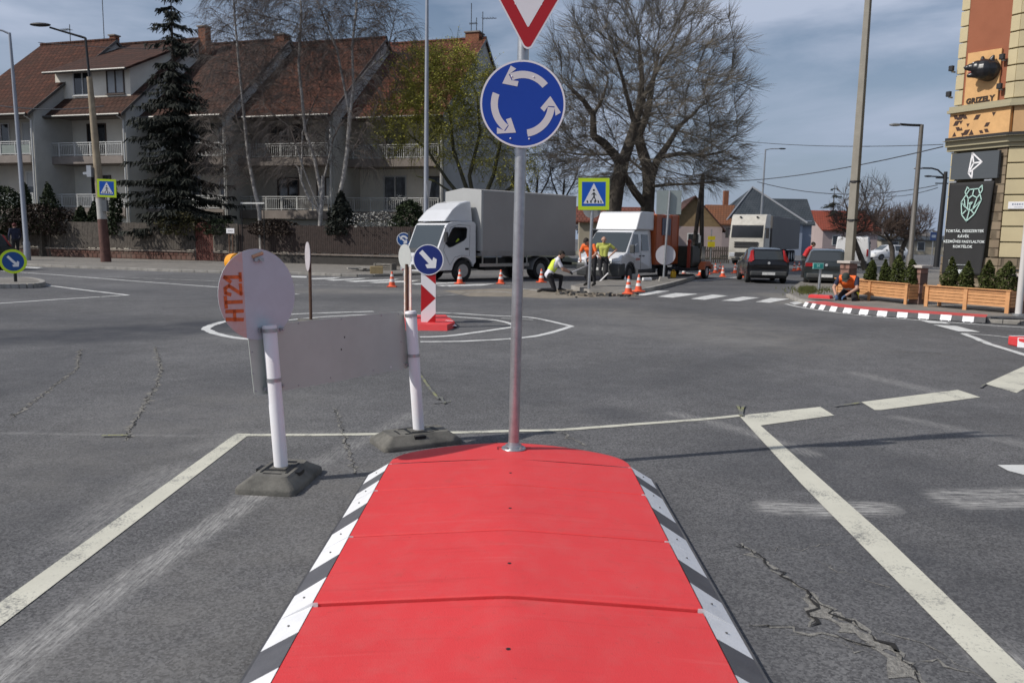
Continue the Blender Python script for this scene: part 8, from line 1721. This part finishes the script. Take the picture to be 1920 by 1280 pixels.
for x in (x1-1.6,): f_ = MB(); f_.box((x, y0-.03, 3.2), (.7, .06, 2.2)); fo = f_.build("window", WFRAME, h); q = MB(); q.box((x, y0-.065, 3.2), (.5, .02, 2.0)); q.build("pane", PANE, fo)
m = MB(); m.box((L_*.1, 5, zz(372)), (.6, .6, 2.4)); m.build("chimney", BRICKC, h)
# chimneys / garden fence by the timber pole
p = A(1262, 470, 60); p.z = 0; q = A(1372, 470, 60); t = thing("garden_fence", "low grey paling fence in front of the pinkish house", "fence", tuple(p)); L_ = q.x-p.x; m = MB()
for i in range(int(L_/.16)): m.box((i*.16, 0, .6), (.11, .03, 1.2))
m.build("palings", WOOD1, t); m = MB(); m.box((L_/2, .05, .9), (L_, .05, .08)); m.box((L_/2, .05, .3), (L_, .05, .08)); m.build("rails", WOOD1, t)
p = A(1331, 505, 50); p.z = 0; t = thing("direction_sign", "tall yellow sign boards on a thin post before the pinkish house", "road sign", tuple(p)); zz = lambda py: Zof(p, py); m = MB(); m.cyl((0, 0, 0), (0, 0, zz(430)), .035, n=6); m.build("post", GALV, t)
for y0_, y1_ in ((443, 450), (453, 463)): m = MB(); m.box((0, -.05, (zz(y0_)+zz(y1_))/2), (.45, .02, zz(y0_)-zz(y1_))); m.build("plate", mat("yellow_plate", (.62, .50, .02), .5), t)
# ================================================================ pollarded trees, far trees, treeline
for (px, Y, yt, yb, w_, trunk, seed, lab) in ((1601, 46, 392, 440, 86, [(1622, 520), (1602, 450), (1600, 440)], 91, "umbrella shaped pollarded tree with reddish twigs half behind the concrete pole"), (1673, 50, 392, 445, 70, [(1672, 520), (1673, 470), (1668, 450)], 92, "pollarded tree with dense brown twigs, left one beyond the planters"), (1706, 50, 388, 445, 80, [(1686, 520), (1690, 470), (1700, 448)], 93, "pollarded tree leaning right beyond the planters, beside the grey lamp post")):
    b = A(*trunk[0], Y); b.z = PZ; rr = random.Random(seed); s = Y/FL; c = A(px, (yt+yb)/2+4, Y); P = [b]+[A(x, y, Y) for x, y in trunk[1:]]; k0 = trunk[-1]
    lim = [(P, None)]+[([A(k0[0], k0[1], Y), A(k0[0]+dx, k0[1]-dy, Y+dz_)], 0) for dx, dy, dz_ in ((-28, 14, .3), (26, 14, -.3), (6, 20, .6), (-10, 16, -.6))]
    bare_tree("pollarded_tree", lab, "tree", b, lim, [(.17, .13)]+[(.09, .04)]*4, ellipsoid_pts(rr, 520, (c.x, c.y, c.z), (w_*s*.5, w_*s*.5, (yb-yt)*s*.55)), seed, [BARK, mat("pollard_twig", (.085, .058, .045), .95, var=.3)], "pollarded trees beyond the planters", .13, 1.0, .2, .010, 2.4, Vector((0, 0, .25)), (3, .35, .75, .008, Vector((0, 0, .12))), .06)
for (px, Y, yt, w_, seed, lab) in ((1602, 120, 340, 70, 94, "tall pale bare tree far behind the bright red roof, nearer the concrete pole"), (1640, 120, 331, 62, 95, "round crowned pale bare tree far behind the bright red roof")):
    b = A(px, 480, Y); b.z = 0; rr = random.Random(seed); s = Y/FL; c = A(px, yt+48, Y)
    bare_tree("bare_tree", lab, "tree", b, [([b, A(px, 430, Y), A(px+2, 395, Y)], None), ([A(px, 420, Y), A(px-16, 385, Y)], 0), ([A(px, 415, Y), A(px+16, 380, Y)], 0)], [(.40, .2), (.2, .1), (.2, .1)], ellipsoid_pts(rr, 420, (c.x, c.y, c.z), (w_*s*.55, w_*s*.5, 50*s)), seed, [TWIGG, TWIGG], None, .6, 4.5, .9, .028, 2.3, Vector((0, 0, .2)), (3, .9, 2.0, .022, Vector((0, 0, .1))), .1)
spruce("far dark spruce between the slate grey roof and the bright red roof", 1557, 116, 430, [(347, 2, .5), (362, 12, .8), (400, 22, 1.0), (430, 26, 1.0)], 96, .35)
rr = random.Random(97); m = MB(); m2 = MB()
for k in range(5200):
    px = rr.uniform(900, 2500); Y = rr.uniform(230, 330); hump = 5.5+2.2*math.sin(px*.031)+1.6*math.sin(px*.083+1)+rr.uniform(-1.2, 1.2); p = A(px, 460, Y); z = rr.uniform(.3, 1)**.6*hump
    a = Vector((rr.gauss(0, 1), rr.gauss(0, 1), rr.gauss(0, 1))).normalized(); b = a.orthogonal().normalized(); s = rr.uniform(.7, 1.6); c = Vector((p.x, p.y, z)); m.face([c-a*s, c+b*s*.6, c+a*s, c-b*s*.6])
tag(m.build("treeline", leaf_mat("far_treeline", (.085, .085, .09), (.14, .13, .125)), None, None, None, False), "far hazy treeline closing the road's horizon", "treeline", None, "stuff")
